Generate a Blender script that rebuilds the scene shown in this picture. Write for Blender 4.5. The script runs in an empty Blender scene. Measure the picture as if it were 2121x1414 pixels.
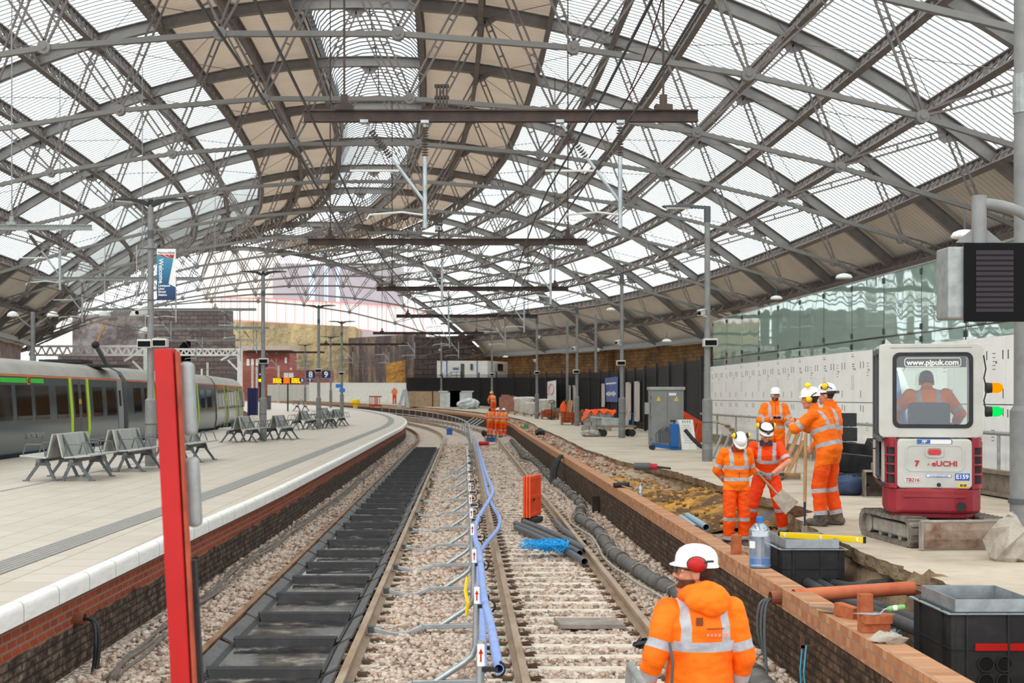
import bpy, bmesh, math, random
import numpy as np
from mathutils import Vector, Matrix, Euler
random.seed(7)
rng = np.random.default_rng(7)
C = bpy.context.scene.collection
PI = math.pi
F = 2946.0; HX = 960.0; HY = 820.0; CZ = 1.65
def V(*a): return Vector(a if len(a) > 1 else a[0])
def atz(px, py, z):          # point of the photo lying at height z
    Y = F*(CZ-z)/(py-HY); return V((px-HX)*Y/F, Y, z)
def aty(px, py, Y):          # point of the photo lying at distance Y
    return V((px-HX)*Y/F, Y, CZ-(py-HY)*Y/F)
def cg(Y):                   # sideways bend of tracks and platforms
    return 0.0 if Y < 79 else -(Y-79)**2/310.0
def gz(Y):                   # the line climbs out of the station
    return max(0.0, (Y-75)/80.0)
def atg(px, py, dz=0.0):     # point of the photo on the (rising) platform level
    Y = 60.0
    for _ in range(40): Y = .5*Y+.5*F*(CZ-gz(Y)-dz)/(py-HY)
    return V((px-HX)*Y/F, Y, gz(Y)+dz)
def cl(Y):                   # bend of the train's platform edge
    return 0.0 if Y < 62 else -(Y-62)**2/480.0
_ry = [70, 86, 98, 110, 122, 134, 146, 158, 170, 182]
_rx = [0, -.35, -.95, -2.1, -4, -6.5, -10.3, -15.5, -22.5, -31]
def cr(Y): return float(np.interp(Y, _ry, _rx))

# ---------------------------------------------------------------- objects
def prop(o, label=None, cat=None, group=None, kind=None):
    if label: o['label'] = label
    if cat: o['category'] = cat
    if group: o['group'] = group
    if kind: o['kind'] = kind
    return o
def thing(name, label, cat, loc=(0, 0, 0), rz=0, group=None, kind=None):
    o = bpy.data.objects.new(name, None); C.objects.link(o)
    o.empty_display_size = .1
    o.location = loc; o.rotation_euler = (0, 0, rz)
    return prop(o, label, cat, group, kind)
def origin(p):
    v = Vector((0, 0, 0))
    while p is not None:
        v += p.location; p = p.parent
    return v
def kids(o):
    return [c for c in C.objects if c.parent == o]
_kidcache = {}
def dup(root, loc, rz=None, label=None, group=None):
    ks = _kidcache.get(root.name)
    if ks is None:
        ks = [(c, kids(c)) for c in kids(root)]; _kidcache[root.name] = ks
    r = root.copy(); C.objects.link(r); r.location = loc
    if rz is not None: r.rotation_euler = (r.rotation_euler[0], r.rotation_euler[1], rz)
    if label: r['label'] = label
    if group: r['group'] = group
    for c, gs in ks:
        d = c.copy(); C.objects.link(d); d.parent = r
        for g in gs:
            e = g.copy(); C.objects.link(e); e.parent = d
    return r

class MB:
    def __init__(s): s.v = []; s.f = []
    def add(s, vs, fs):
        n = len(s.v); s.v += [tuple(v) for v in vs]; s.f += [tuple(i+n for i in f) for f in fs]; return s
    def box(s, c, d, rot=None):
        c = Vector(c); hx, hy, hz = d[0]/2, d[1]/2, d[2]/2
        vs = [Vector((x, y, z)) for x in (-hx, hx) for y in (-hy, hy) for z in (-hz, hz)]
        if rot is not None:
            if not isinstance(rot, Matrix): rot = Euler(rot).to_matrix()
            vs = [rot @ v for v in vs]
        return s.add([v+c for v in vs], [(0, 1, 3, 2), (4, 6, 7, 5), (0, 4, 5, 1), (2, 3, 7, 6), (0, 2, 6, 4), (1, 5, 7, 3)])
    def bar(s, p, q, w, h, up=(0, 0, 1)):
        p = Vector(p); q = Vector(q); d = (q-p)
        if d.length < 1e-6: return s
        d.normalize(); u = Vector(up); x = d.cross(u)
        if x.length < 1e-4: x = d.cross(Vector((1, 0, 0)))
        x.normalize(); u = x.cross(d)
        x *= w/2; u *= h/2
        vs = [p-x-u, p+x-u, p+x+u, p-x+u, q-x-u, q+x-u, q+x+u, q-x+u]
        return s.add(vs, [(3, 2, 1, 0), (4, 5, 6, 7), (0, 1, 5, 4), (1, 2, 6, 5), (2, 3, 7, 6), (3, 0, 4, 7)])
    def tube(s, pts, r, n=8, cap=True, rs=None):
        pts = [Vector(p) for p in pts]; m = len(pts)
        N = None; rings = []
        for i, p in enumerate(pts):
            t = (pts[min(i+1, m-1)]-pts[max(i-1, 0)])
            if t.length < 1e-9: t = Vector((0, 0, 1))
            t.normalize()
            if N is None:
                a = Vector((0, 0, 1)) if abs(t.z) < .9 else Vector((1, 0, 0))
                N = t.cross(a).normalized()
            else:
                N = (N - t*N.dot(t))
                if N.length < 1e-6: N = t.orthogonal()
                N.normalize()
            B = t.cross(N); rr = rs[i] if rs else r
            rings.append([p+(N*math.cos(2*PI*k/n)+B*math.sin(2*PI*k/n))*rr for k in range(n)])
        vs = [v for g in rings for v in g]; fs = []
        for i in range(m-1):
            for k in range(n):
                k2 = (k+1) % n
                fs.append((i*n+k, i*n+k2, (i+1)*n+k2, (i+1)*n+k))
        if cap:
            fs.append(tuple(range(n-1, -1, -1))); fs.append(tuple((m-1)*n+k for k in range(n)))
        return s.add(vs, fs)
    def cyl(s, p, q, r, n=16, r2=None):
        return s.tube([p, q], r, n, rs=[r, r if r2 is None else r2])
    def pipe(s, pts, r, t, n=14):          # open ended tube with a wall thickness
        a = MB().tube(pts, r, n, cap=False); b = MB().tube(pts, r-t, n, cap=False)
        m = len(pts); k0 = len(a.v)
        s_v = a.v+b.v; fs = list(a.f)+[tuple(reversed([i+k0 for i in f])) for f in b.f]
        for k in range(n):
            k2 = (k+1) % n
            fs.append((k2, k, k0+k, k0+k2)); e = (m-1)*n
            fs.append((e+k, e+k2, k0+e+k2, k0+e+k))
        return s.add(s_v, fs)
    def lathe(s, prof, c=(0, 0, 0), n=20, sx=1, sy=1, rot=None):
        c = Vector(c); vs = []; m = len(prof)
        for (r, z) in prof:
            for k in range(n):
                v = Vector((r*math.cos(2*PI*k/n)*sx, r*math.sin(2*PI*k/n)*sy, z))
                if rot is not None: v = rot @ v
                vs.append(v+c)
        fs = []
        for i in range(m-1):
            for k in range(n):
                k2 = (k+1) % n; fs.append((i*n+k, i*n+k2, (i+1)*n+k2, (i+1)*n+k))
        if prof[0][0] > 1e-6: fs.append(tuple(range(n-1, -1, -1)))
        if prof[-1][0] > 1e-6: fs.append(tuple((m-1)*n+k for k in range(n)))
        return s.add(vs, fs)
    def ball(s, c, r, n=12, m=8, sx=1, sy=1, sz=1, rot=None):
        prof = [(r*math.sin(PI*i/m), -r*math.cos(PI*i/m)*sz) for i in range(m+1)]
        prof[0] = (r*.02, prof[0][1]); prof[-1] = (r*.02, prof[-1][1])
        return s.lathe(prof, c, n, sx, sy, rot)
    def prism(s, poly, a, b, axis='z'):     # polygon extruded along an axis from a to b
        def P(u, w, t):
            return (u, w, t) if axis == 'z' else ((u, t, w) if axis == 'y' else (t, u, w))
        n = len(poly)
        vs = [P(u, w, a) for u, w in poly]+[P(u, w, b) for u, w in poly]
        fs = [tuple(range(n-1, -1, -1)), tuple(range(n, 2*n))]
        fs += [(k, (k+1) % n, n+(k+1) % n, n+k) for k in range(n)]
        return s.add(vs, fs)
    def sweep(s, prof, ys, fn, closed=False, cap=False):  # profile (x,z) swept along y, bent sideways by fn
        n = len(prof); vs = []; fs = []
        for y in ys:
            d = fn(y); l = 0 if fn is cr else gz(y); vs += [(x+d, y, z+l) for x, z in prof]
        for i in range(len(ys)-1):
            for k in range(n if closed else n-1):
                k2 = (k+1) % n; fs.append((i*n+k, i*n+k2, (i+1)*n+k2, (i+1)*n+k))
        if cap and closed:
            fs.append(tuple(range(n))); e = (len(ys)-1)*n; fs.append(tuple(e+k for k in range(n-1, -1, -1)))
        return s.add(vs, fs)
    def rough(s, a):
        s.v = [(x+random.uniform(-a, a), y+random.uniform(-a, a), z+random.uniform(-a, a)) for x, y, z in s.v]; return s
    def move(s, M):
        s.v = [tuple(M @ Vector(v)) for v in s.v]; return s
    def build(s, name, mat, parent=None, world=False, smooth=False, bevel=0, loc=None, seg=2, sub=0):
        me = bpy.data.meshes.new(name)
        v = s.v
        if world and parent is not None:
            o0 = origin(parent); v = [(a[0]-o0.x, a[1]-o0.y, a[2]-o0.z) for a in v]
        me.from_pydata(v, [], s.f); me.update()
        bm = bmesh.new(); bm.from_mesh(me); bmesh.ops.recalc_face_normals(bm, faces=bm.faces); bm.to_mesh(me); bm.free()
        o = bpy.data.objects.new(name, me); C.objects.link(o)
        for m in (mat if isinstance(mat, (list, tuple)) else [mat]): me.materials.append(m)
        if parent is not None: o.parent = parent
        if loc is not None: o.location = loc
        if smooth:
            for p in me.polygons: p.use_smooth = True
            try: me.set_sharp_from_angle(angle=math.radians(38 if smooth is True else smooth))
            except Exception: pass
        if bevel:
            b = o.modifiers.new('b', 'BEVEL'); b.width = bevel; b.segments = seg; b.limit_method = 'ANGLE'; b.angle_limit = math.radians(40); b.harden_normals = False
        if sub:
            b = o.modifiers.new('s', 'SUBSURF'); b.levels = sub; b.render_levels = sub
        return o
def single(mb, name, mat, label, cat, group=None, kind=None, base=None, **kw):
    """one mesh that is a whole thing; its origin is put at base"""
    if base is not None:
        b = Vector(base); mb.v = [(x-b.x, y-b.y, z-b.z) for x, y, z in mb.v]; kw['loc'] = b
    return prop(mb.build(name, mat, **kw), label, cat, group, kind)
def spl(pts, n=6):
    pts = [Vector(p) for p in pts]; out = []
    for i in range(len(pts)-1):
        a, b, c, d = pts[max(i-1, 0)], pts[i], pts[i+1], pts[min(i+2, len(pts)-1)]
        for k in range(n):
            t = k/n; out.append(.5*((2*b)+(c-a)*t+(2*a-5*b+4*c-d)*t*t+(3*b-a-3*c+d)*t**3))
    return out+[pts[-1]]
def struct(mb, name, mat, **kw):
    return prop(mb.build(name, mat, **kw), kind='structure')

def text(name, body, mat, parent, loc, rot, size, ext=.002, align='CENTER', bold=0, sx=1, shear=0):
    cu = bpy.data.curves.new(name, 'FONT'); cu.body = body; cu.size = size; cu.extrude = ext
    cu.align_x = align; cu.align_y = 'CENTER'; cu.offset = bold; cu.shear = shear
    cu.resolution_u = 3
    f = bpy.data.objects.new(name+'_curve', cu); me = bpy.data.meshes.new_from_object(f); me.name = name
    bpy.data.objects.remove(f); bpy.data.curves.remove(cu)
    me.materials.clear(); me.materials.append(mat)
    o = bpy.data.objects.new(name, me); C.objects.link(o); o.parent = parent
    o.location = loc; o.rotation_euler = rot; o.scale = (sx, 1, 1)
    return o

# ---------------------------------------------------------------- materials
def lin(c):
    if isinstance(c, str):
        c = [int(c[i:i+2], 16)/255 for i in (0, 2, 4)]
    return tuple((x/12.92 if x <= .04045 else ((x+.055)/1.055)**2.4) for x in c)+(1,)
class NT:
    def __init__(s, name):
        s.m = bpy.data.materials.new(name); s.m.use_nodes = True; s.t = s.m.node_tree; s.t.nodes.clear()
        s.out = s.t.nodes.new('ShaderNodeOutputMaterial')
    def n(s, typ, **kw):
        o = s.t.nodes.new('ShaderNode'+typ)
        for k, v in kw.items():
            if k in o.inputs: 
                if hasattr(v, 'is_output'): s.t.links.new(v, o.inputs[k])
                else: o.inputs[k].default_value = v
            else: setattr(o, k, v)
        return o
    def L(s, a, b): s.t.links.new(a, b)
    def ramp(s, fac, stops):
        r = s.n('ValToRGB'); s.L(fac, r.inputs[0]); e = r.color_ramp.elements
        while len(e) < len(stops): e.new(.5)
        for i, (p, c) in enumerate(stops):
            e[i].position = p; e[i].color = c if len(c) == 4 else tuple(c)+(1,)
        return r.outputs[0]
    def math(s, op, a, b=None, clamp=False):
        m = s.n('Math', operation=op, use_clamp=clamp)
        for i, x in enumerate((a, b)):
            if x is None: continue
            if hasattr(x, 'is_output'): s.L(x, m.inputs[i])
            else: m.inputs[i].default_value = x
        return m.outputs[0]
    def mix(s, fac, a, b):
        m = s.n('Mix', data_type='RGBA')
        for i, x in ((0, fac), (6, a), (7, b)):
            if hasattr(x, 'is_output'): s.L(x, m.inputs[i])
            else: m.inputs[i].default_value = x
        return m.outputs[2]
    def coord(s, kind='obj', scale=(1, 1, 1)):
        if kind == 'pos': o = s.n('NewGeometry').outputs['Position']
        else: o = s.n('TexCoord').outputs['Object']
        if scale != (1, 1, 1):
            mp = s.n('Mapping'); s.L(o, mp.inputs[0]); mp.inputs['Scale'].default_value = scale; o = mp.outputs[0]
        return o
    def noise(s, co, scale, detail=4, rough=.6):
        n = s.n('TexNoise', Scale=scale, Detail=detail, Roughness=rough); s.L(co, n.inputs['Vector']); return n.outputs['Fac']
    def bump(s, h, strength=.3, dist=.02):
        b = s.n('Bump', Strength=strength, Distance=dist); s.L(h, b.inputs['Height']); return b.outputs[0]
    def pbr(s, color, rough=.6, metal=0, normal=None, spec=.5, **kw):
        p = s.n('BsdfPrincipled')
        for k, v in (('Base Color', color), ('Roughness', rough), ('Metallic', metal), ('Specular IOR Level', spec)):
            if hasattr(v, 'is_output'): s.L(v, p.inputs[k])
            else: p.inputs[k].default_value = v
        if normal is not None: s.L(normal, p.inputs['Normal'])
        for k, v in kw.items(): p.inputs[k].default_value = v
        s.L(p.outputs[0], s.out.inputs[0]); return s.m
_mc = {}
def pm(name, c1, c2=None, scale=6, rough=.6, metal=0, bump=.15, co='obj', dist=.01, spec=.4, lo=.35, hi=.7, stretch=(1, 1, 1)):
    """painted / worn surface: two colours mixed by noise with a little bump"""
    if name in _mc: return _mc[name]
    t = NT(name); c = t.coord(co, stretch); n = t.noise(c, scale, 5)
    a = lin(c1); b = lin(c2) if c2 else tuple(x*.8 for x in a[:3])+(1,)
    col = t.ramp(n, [(lo, a), (hi, b)])
    nb = t.bump(t.noise(c, scale*5, 3), bump, dist) if bump else None
    _mc[name] = t.pbr(col, rough, metal, nb, spec); return _mc[name]
def flat(name, c, rough=.5, metal=0, spec=.4, **kw):
    if name in _mc: return _mc[name]
    t = NT(name); _mc[name] = t.pbr(lin(c), rough, metal, None, spec, **kw); return _mc[name]
def emit(name, c, s):
    if name in _mc: return _mc[name]
    t = NT(name); e = t.n('Emission', Color=lin(c), Strength=s); t.L(e.outputs[0], t.out.inputs[0]); _mc[name] = t.m; return t.m
def glassy(name, tint, trans=.8, rough=.05, white=None, wamt=.0, wav=0):
    """thin pane: transparent + gloss, optionally a milky part"""
    if name in _mc: return _mc[name]
    t = NT(name)
    tr = t.n('BsdfTransparent', Color=lin(tint)); gl = t.n('BsdfGlossy', Roughness=rough, Color=(1, 1, 1, 1))
    if wav:
        b = t.bump(t.noise(t.coord('pos'), wav, 2), .35, .08); t.L(b, gl.inputs['Normal'])
    m = t.n('MixShader'); 
    if wamt:
        d = t.n('BsdfDiffuse', Color=lin(white)); tl = t.n('BsdfTranslucent', Color=lin(white))
        m1 = t.n('MixShader', Fac=.5); t.L(d.outputs[0], m1.inputs[1]); t.L(tl.outputs[0], m1.inputs[2])
        m2 = t.n('MixShader', Fac=wamt); t.L(tr.outputs[0], m2.inputs[1]); t.L(m1.outputs[0], m2.inputs[2]); base = m2.outputs[0]
    else: base = tr.outputs[0]
    fr = t.n('Fresnel', IOR=1.5)
    fac = t.math('ADD', t.math('MULTIPLY', fr.outputs[0], .9), 1-trans, True) if trans < 1 else fr.outputs[0]
    t.L(fac, m.inputs[0]); t.L(base, m.inputs[1]); t.L(gl.outputs[0], m.inputs[2]); t.L(m.outputs[0], t.out.inputs[0])
    _mc[name] = t.m; return t.m
def brick(name, c1, c2, mortar, bw=.225, bh=.075, axis='yz', dirt=None, dz=None, msize=.012, bias=0, bump=.5):
    """brick or block courses on a wall; dirt = (colours) below height dz with a ragged edge"""
    if name in _mc: return _mc[name]
    t = NT(name); g = t.n('NewGeometry'); sp = t.n('SeparateXYZ'); t.L(g.outputs['Position'], sp.inputs[0])
    cb = t.n('CombineXYZ'); i = {'x': 0, 'y': 1, 'z': 2}
    t.L(sp.outputs[i[axis[0]]], cb.inputs[0]); t.L(sp.outputs[i[axis[1]]], cb.inputs[1])
    b = t.n('TexBrick', Scale=1.0); t.L(cb.outputs[0], b.inputs['Vector'])
    b.inputs['Brick Width'].default_value = bw; b.inputs['Row Height'].default_value = bh
    b.inputs['Mortar Size'].default_value = msize; b.inputs['Bias'].default_value = bias
    b.inputs['Color1'].default_value = lin(c1); b.inputs['Color2'].default_value = lin(c2); b.inputs['Mortar'].default_value = lin(mortar)
    n1 = t.noise(g.outputs['Position'], 9, 5); col = t.mix(t.math('MULTIPLY', n1, .45), b.outputs[0], lin(c2))
    nb = t.bump(t.math('ADD', t.math('MULTIPLY', b.outputs['Fac'], -1), t.math('MULTIPLY', n1, .8)), bump, .015)
    rough = .85
    if dirt:
        nd = t.noise(t.coord('pos', (1, .6, 1)), 9.0, 9, .75)
        dc = t.ramp(nd, [(.3, lin(dirt[0])), (.45, lin(dirt[1])), (.58, lin(dirt[2])), (.72, lin(dirt[3]))])
        dc = t.mix(t.math('MULTIPLY', b.outputs['Fac'], .7), dc, lin(dirt[0]))
        zz = t.math('ADD', sp.outputs[2], t.math('MULTIPLY', t.noise(g.outputs['Position'], 1.1, 6), .22))
        if dz is None: fac = t.math('MULTIPLY', t.math('SUBTRACT', t.noise(g.outputs['Position'], .5, 7), .42), 4.0, True)
        else: fac = t.math('MULTIPLY', t.math('SUBTRACT', dz+.11, zz), 40, True)
        col = t.mix(fac, col, dc)
    _mc[name] = t.pbr(col, rough, 0, nb, .25); return _mc[name]

M = {}
M['iron'] = pm('iron', '6d6866', '7f7a76', 3, .55, .0, .12)
M['iron_dark'] = pm('iron_dark', '70696a', '857b75', 2.5, .6, 0, .12)
M['tie'] = pm('tie', '85817e', '6f7a74', 1.2, .5, 0, .1, lo=.5, hi=.8)
M['rust_beam'] = pm('rust_beam', '3f3735', '57463e', 3, .8, 0, .2)
M['galv'] = pm('galv', 'b9bfc2', '989fa3', 8, .38, .6, .05)
M['galv_dull'] = pm('galv_dull', 'a8aba9', '8d918f', 10, .5, .35, .06)
M['post'] = pm('post', '8d8d8c', '7b7b7a', 4, .5, .1, .06)
M['post_dark'] = flat('post_dark', '55585b', .5)
M['black'] = pm('black', '1c1c1f', '2a2a2d', 8, .45, 0, .08)
M['blackrub'] = pm('blackrub', '232325', '37363a', 10, .7, 0, .15)
M['white'] = pm('white', 'f2f1ee', 'e2e0db', 3, .5, 0, .03)
M['offwhite'] = pm('offwhite', 'd8d7d2', 'c9c7c1', 4, .45, 0, .04)
M['red'] = pm('red', 'c00a05', 'a80804', 3, .45, 0, .04)
M['orange'] = flat('orange', 'ff5a10', .6)
M['yellow'] = flat('yellow', 'f7cf10', .4)
M['blue'] = flat('blue', '1d5fa8', .45)
M['navy'] = flat('navy', '1a1f4e', .45)
M['green'] = flat('green', '0f9a50', .45)
M['timber'] = pm('timber', 'c49a6c', '9a7148', 5, .7, 0, .2, stretch=(1, 1, .2))
M['timber_dirty'] = pm('timber_dirty', 'a08a72', '77634f', 5, .8, 0, .2)
M['cement'] = pm('cement', 'b5aca0', '968c80', 9, .9, 0, .4)
M['screen'] = flat('screen', '0b0a0c', .5, 0, .12)
M['glass_dark'] = flat('glass_dark', '1a1513', .06, 0, .6)
# ================================================================ setting: ground, platforms, tracks
def pe(Y): return float(np.interp(Y, [0, 11, 16, 25, 40, 300], [-3.56, -3.53, -3.46, -3.28, -3.25, -3.25]))+cg(Y)
YS = [4, 8, 11, 14, 17, 20, 23, 26, 30, 35, 40, 46, 52, 58, 64, 70, 75]+list(range(79, 181, 3))
def tiles(name, c1, c2, mortar, bw, bh, msize):
    t = NT(name); g = t.n('NewGeometry'); sp = t.n('SeparateXYZ'); t.L(g.outputs['Position'], sp.inputs[0])
    cb = t.n('CombineXYZ'); t.L(sp.outputs[1], cb.inputs[0]); t.L(sp.outputs[0], cb.inputs[1])
    b = t.n('TexBrick', Scale=1.0); t.L(cb.outputs[0], b.inputs['Vector'])
    for k, v in (('Brick Width', bw), ('Row Height', bh), ('Mortar Size', msize)): b.inputs[k].default_value = v
    b.inputs['Color1'].default_value = lin(c1); b.inputs['Color2'].default_value = lin(c2); b.inputs['Mortar'].default_value = lin(mortar)
    n = t.noise(g.outputs['Position'], .7, 6, .65)
    col = t.mix(t.math('MULTIPLY', t.math('SUBTRACT', n, .45, True), 1.1, True), b.outputs[0], lin('b3a596'))
    return t.pbr(col, .42, 0, t.bump(t.noise(g.outputs['Position'], 30, 3), .08, .005), .35)
mt_tile = tiles('platform_tile', 'c9bdb0', 'c0b4a6', 'a2968a', .6, .45, .012)
struct(MB().sweep([(-8.75, -1.1), (-8.75, 0)], [4, 20, 40, 55, 62]+list(range(66, 181, 6)), lambda y: -3.25+cl(y)), 'wall_platform_edge',
       brick('bk_low', '9a6a55', '7c5648', '8c8078', axis='yz'))
m = MB(); vs = []; fs = []
for y in YS:
    a = -12+cl(y); b = pe(y)-.1
    vs += [(a+(b-a)*k/6, y, gz(y)) for k in range(7)]
for i in range(len(YS)-1):
    for k in range(6): fs.append((i*7+k, i*7+k+1, (i+1)*7+k+1, (i+1)*7+k))
m.add(vs, fs); struct(m, 'floor_platform', mt_tile)
# white bullnosed coping along the edge, joints every 0.95 m
t = NT('coping_white'); g = t.n('NewGeometry'); sp = t.n('SeparateXYZ'); t.L(g.outputs['Position'], sp.inputs[0])
fr = t.math('FRACT', t.math('DIVIDE', sp.outputs[1], .95)); jt = t.math('LESS_THAN', fr, .013)
n = t.noise(t.coord('pos', (1, 1, 5)), 5, 5)
col = t.mix(jt, t.ramp(n, [(.4, lin('f3f1ed')), (.8, lin('e2ddd6'))]), lin('6e645a'))
t.pbr(col, .5)
prof = [(-.10, .004), (-.05, .004), (-.02, -.006), (-.004, -.025), (0, -.055), (0, -.165), (-.09, -.165)]
struct(MB().sweep(prof, YS, pe), 'trim_1', t.m, smooth=60)
struct(MB().sweep([(-1.15, .004), (-.78, .004)], YS, pe), 'trim_2', pm('tactile', 'a5a29e', '97938f', 8, .7, 0, .1, co='pos'))
m = MB()
for k in range(6): m.sweep([(-1.12+.062*k, .005), (-1.12+.062*k+.018, .011), (-1.12+.062*k+.036, .005)], YS, pe)
struct(m, 'trim_3', pm('tactile_rib', '8f8c88', '827f7b', 8, .7, 0, 0, co='pos'))
struct(MB().sweep([(-4.75, .003), (-4.69, .003)], YS, pe), 'trim_4', flat('slot_drain', '8c857e', .7))
mb_wall = brick('bk_left', 'a34b2d', '7f3721', '857264', dirt=('191411', '3a2b22', '6a594c', '93857a'), dz=-.43, axis='yz')
struct(MB().sweep([(-.085, -.16), (-.085, -.42), (-.075, -.42), (-.075, -1.15)], YS, pe), 'wall_left', mb_wall)

# ballast bed
def hb(x):
    return float(np.interp(x, [-3.6, -3.3, -2.95, -2.6, -1.0, -.75, .1, .45, 2.1, 2.3, 2.75, 3.0], [-.86, -.88, -.96, -1.035, -1.035, -1.0, -1.0, -1.035, -1.035, -1.0, -.87, -.85]))
xs = [-3.7, -3.3, -2.95, -2.6, -1.8, -1.0, -.75, -.3, .1, .45, 1.2, 2.1, 2.3, 2.75, 3.05]
t = NT('ballast_bed'); co = t.coord('pos'); vo = t.n('TexVoronoi', Scale=17.0); t.L(co, vo.inputs['Vector'])
col = t.ramp(vo.outputs['Color'], [(.1, lin('b5a294')), (.5, lin('d6c6b7')), (.9, lin('e6dace'))])
col = t.mix(t.math('MULTIPLY', t.math('GREATER_THAN', vo.outputs['Distance'], .62), .6), col, lin('6a5a4e'))
col = t.mix(t.math('MULTIPLY', t.math('SUBTRACT', t.noise(co, .5, 5), .5, True), 1.6, True), col, lin('9a836f'))
t.pbr(col, .9, 0, t.bump(vo.outputs['Distance'], 1.0, .05), .2)
m = MB().sweep([(x, hb(x)) for x in xs], YS, cg)
prop(m.build('ballast_gravel', t.m), 'pale pinkish stone ballast bed under and between the two tracks', 'ballast', kind='stuff')
struct(MB().add([(-120, -5, -1.12), (130, -5, -1.12), (130, 420, -1.12), (-120, 420, -1.12)], [(0, 1, 2, 3)]), 'ground', pm('ground_dirt', '8d8076', '6f645b', .3, .95, 0, .2, co='pos'))

# loose stones of the ballast near the camera, one object
def stones(name, label, cat, pts, sizes, mat, flatz=.75, sink=.0):
    n = len(pts); base = np.array([(x, y, z) for x in (-1, 1) for y in (-1, 1) for z in (-1, 1)], float)
    P = base[None]*rng.uniform(.45, 1, (n, 8, 3)); P[:, :, 2] *= flatz
    P *= (sizes[:, None, None]/2)*rng.uniform(.75, 1.35, (n, 1, 3))
    a = rng.uniform(0, 6.283, n); b = rng.uniform(-.7, .7, n); ca, sa, cb_, sb = np.cos(a), np.sin(a), np.cos(b), np.sin(b)
    x = P[:, :, 0].copy(); z = P[:, :, 2].copy()
    P[:, :, 0] = x*cb_[:, None]+z*sb[:, None]; P[:, :, 2] = -x*sb[:, None]+z*cb_[:, None]
    x = P[:, :, 0].copy(); y = P[:, :, 1].copy()
    P[:, :, 0] = x*ca[:, None]-y*sa[:, None]; P[:, :, 1] = x*sa[:, None]+y*ca[:, None]
    P += pts[:, None, :]
    quad = np.array([(0, 1, 3, 2), (4, 6, 7, 5), (0, 4, 5, 1), (2, 3, 7, 6), (0, 2, 6, 4), (1, 5, 7, 3)])
    Q = (quad[None]+8*np.arange(n)[:, None, None]).reshape(-1)
    me = bpy.data.meshes.new(name); me.vertices.add(n*8); me.vertices.foreach_set('co', P.reshape(-1))
    me.loops.add(len(Q)); me.loops.foreach_set('vertex_index', Q.astype(np.int32))
    me.polygons.add(n*6); me.polygons.foreach_set('loop_start', (np.arange(n*6)*4).astype(np.int32))
    try: me.polygons.foreach_set('loop_total', np.full(n*6, 4, np.int32))
    except Exception: pass
    at = me.attributes.new('tone', 'FLOAT', 'POINT'); at.data.foreach_set('value', np.repeat(rng.uniform(0, 1, n), 8).astype(np.float32))
    me.update(calc_edges=True); me.validate(); me.materials.append(mat)
    o = bpy.data.objects.new(name, me); C.objects.link(o)
    return prop(o, label, cat, kind='stuff')
def tone_mat(name, stops, bump=.3):
    t = NT(name); a = t.n('Attribute', attribute_name='tone'); col = t.ramp(a.outputs['Fac'], [(p, lin(c)) for p, c in stops])
    nz = t.noise(t.coord('pos'), 28, 4); col = t.mix(t.math('MULTIPLY', nz, .25), col, lin('a08c7c'))
    return t.pbr(col, .85, 0, t.bump(nz, bump, .01), .25)
mt_stone = tone_mat('ballast_stone', [(0, '786459'), (.15, 'a08a7b'), (.4, 'c6b3a4'), (.75, 'd9cabd'), (.95, 'bf9f8b')])
SL = 13.3
def on_sleeper(x, y):
    k = (y-SL)/.63; return abs(k-round(k))*.63 < .125
P = []; S = []
for (y0, y1, dens, sz) in ((9, 20, 390, .058), (20, 33, 250, .066), (33, 52, 110, .085), (52, 80, 45, .10)):
    cnt = int((y1-y0)*6.4*dens)
    for x, y, r, q in zip(rng.uniform(-3.4, 2.88, cnt), rng.uniform(y0, y1, cnt), rng.uniform(.6, 1.35, cnt), rng.uniform(0, 1, cnt)):
        if -2.48 < x < -1.25 : continue
        if any(abs(x-a) < .09 for a in (-2.58, -1.09, .55, 2.03)): continue
        tr = (.2 < x < 2.4) or (-2.95 < x < -.72)
        if tr and on_sleeper(x, y):
            if q > .035: continue
        if x > 2.45 and q > .75: continue
        P.append((x+cg(y), y, hb(x)+(.008 if tr else .012)+rng.uniform(-.012, .012))); S.append(sz*r)
stones('ballast_stones', 'loose pale pink and grey ballast stones scattered around the rails', 'ballast', np.array(P), np.array(S), mt_stone)

# rails
RP = [(-.035, .159), (-.035, .122), (-.009, .108), (-.009, .03), (-.07, .013), (-.07, 0), (.07, 0), (.07, .013), (.009, .03), (.009, .108), (.035, .122), (.035, .159)]
RP = [(x, z-1.009) for x, z in RP]
YR = [6, 15, 25, 40, 60, 75]+list(range(80, 181, 4))
mt_rail = pm('rail_steel', 'b09a86', '8f7156', 4, .5, .25, .1, co='pos', stretch=(1, .3, 1))
mt_rail2 = pm('rail_rusty', '9a7a5e', '6e4a32', 5, .6, .2, .15, co='pos', stretch=(1, .3, 1))
for x, nm, mt in ((-2.58, 'rusty brown steel rail beside the white platform edge', mt_rail2), (-1.09, 'steel rail between the black drip trays and the galvanised barrier', mt_rail),
                  (.55, 'steel rail close beside the blue plastic pipes', mt_rail), (2.03, 'steel rail beside the wrapped grey cable duct', mt_rail)):
    m = MB().sweep([(a+x, b) for a, b in RP], YR, cg, closed=True, cap=True)
    single(m, 'running_rail', mt, nm, 'rail', base=(x, 6, -1.0))
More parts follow.
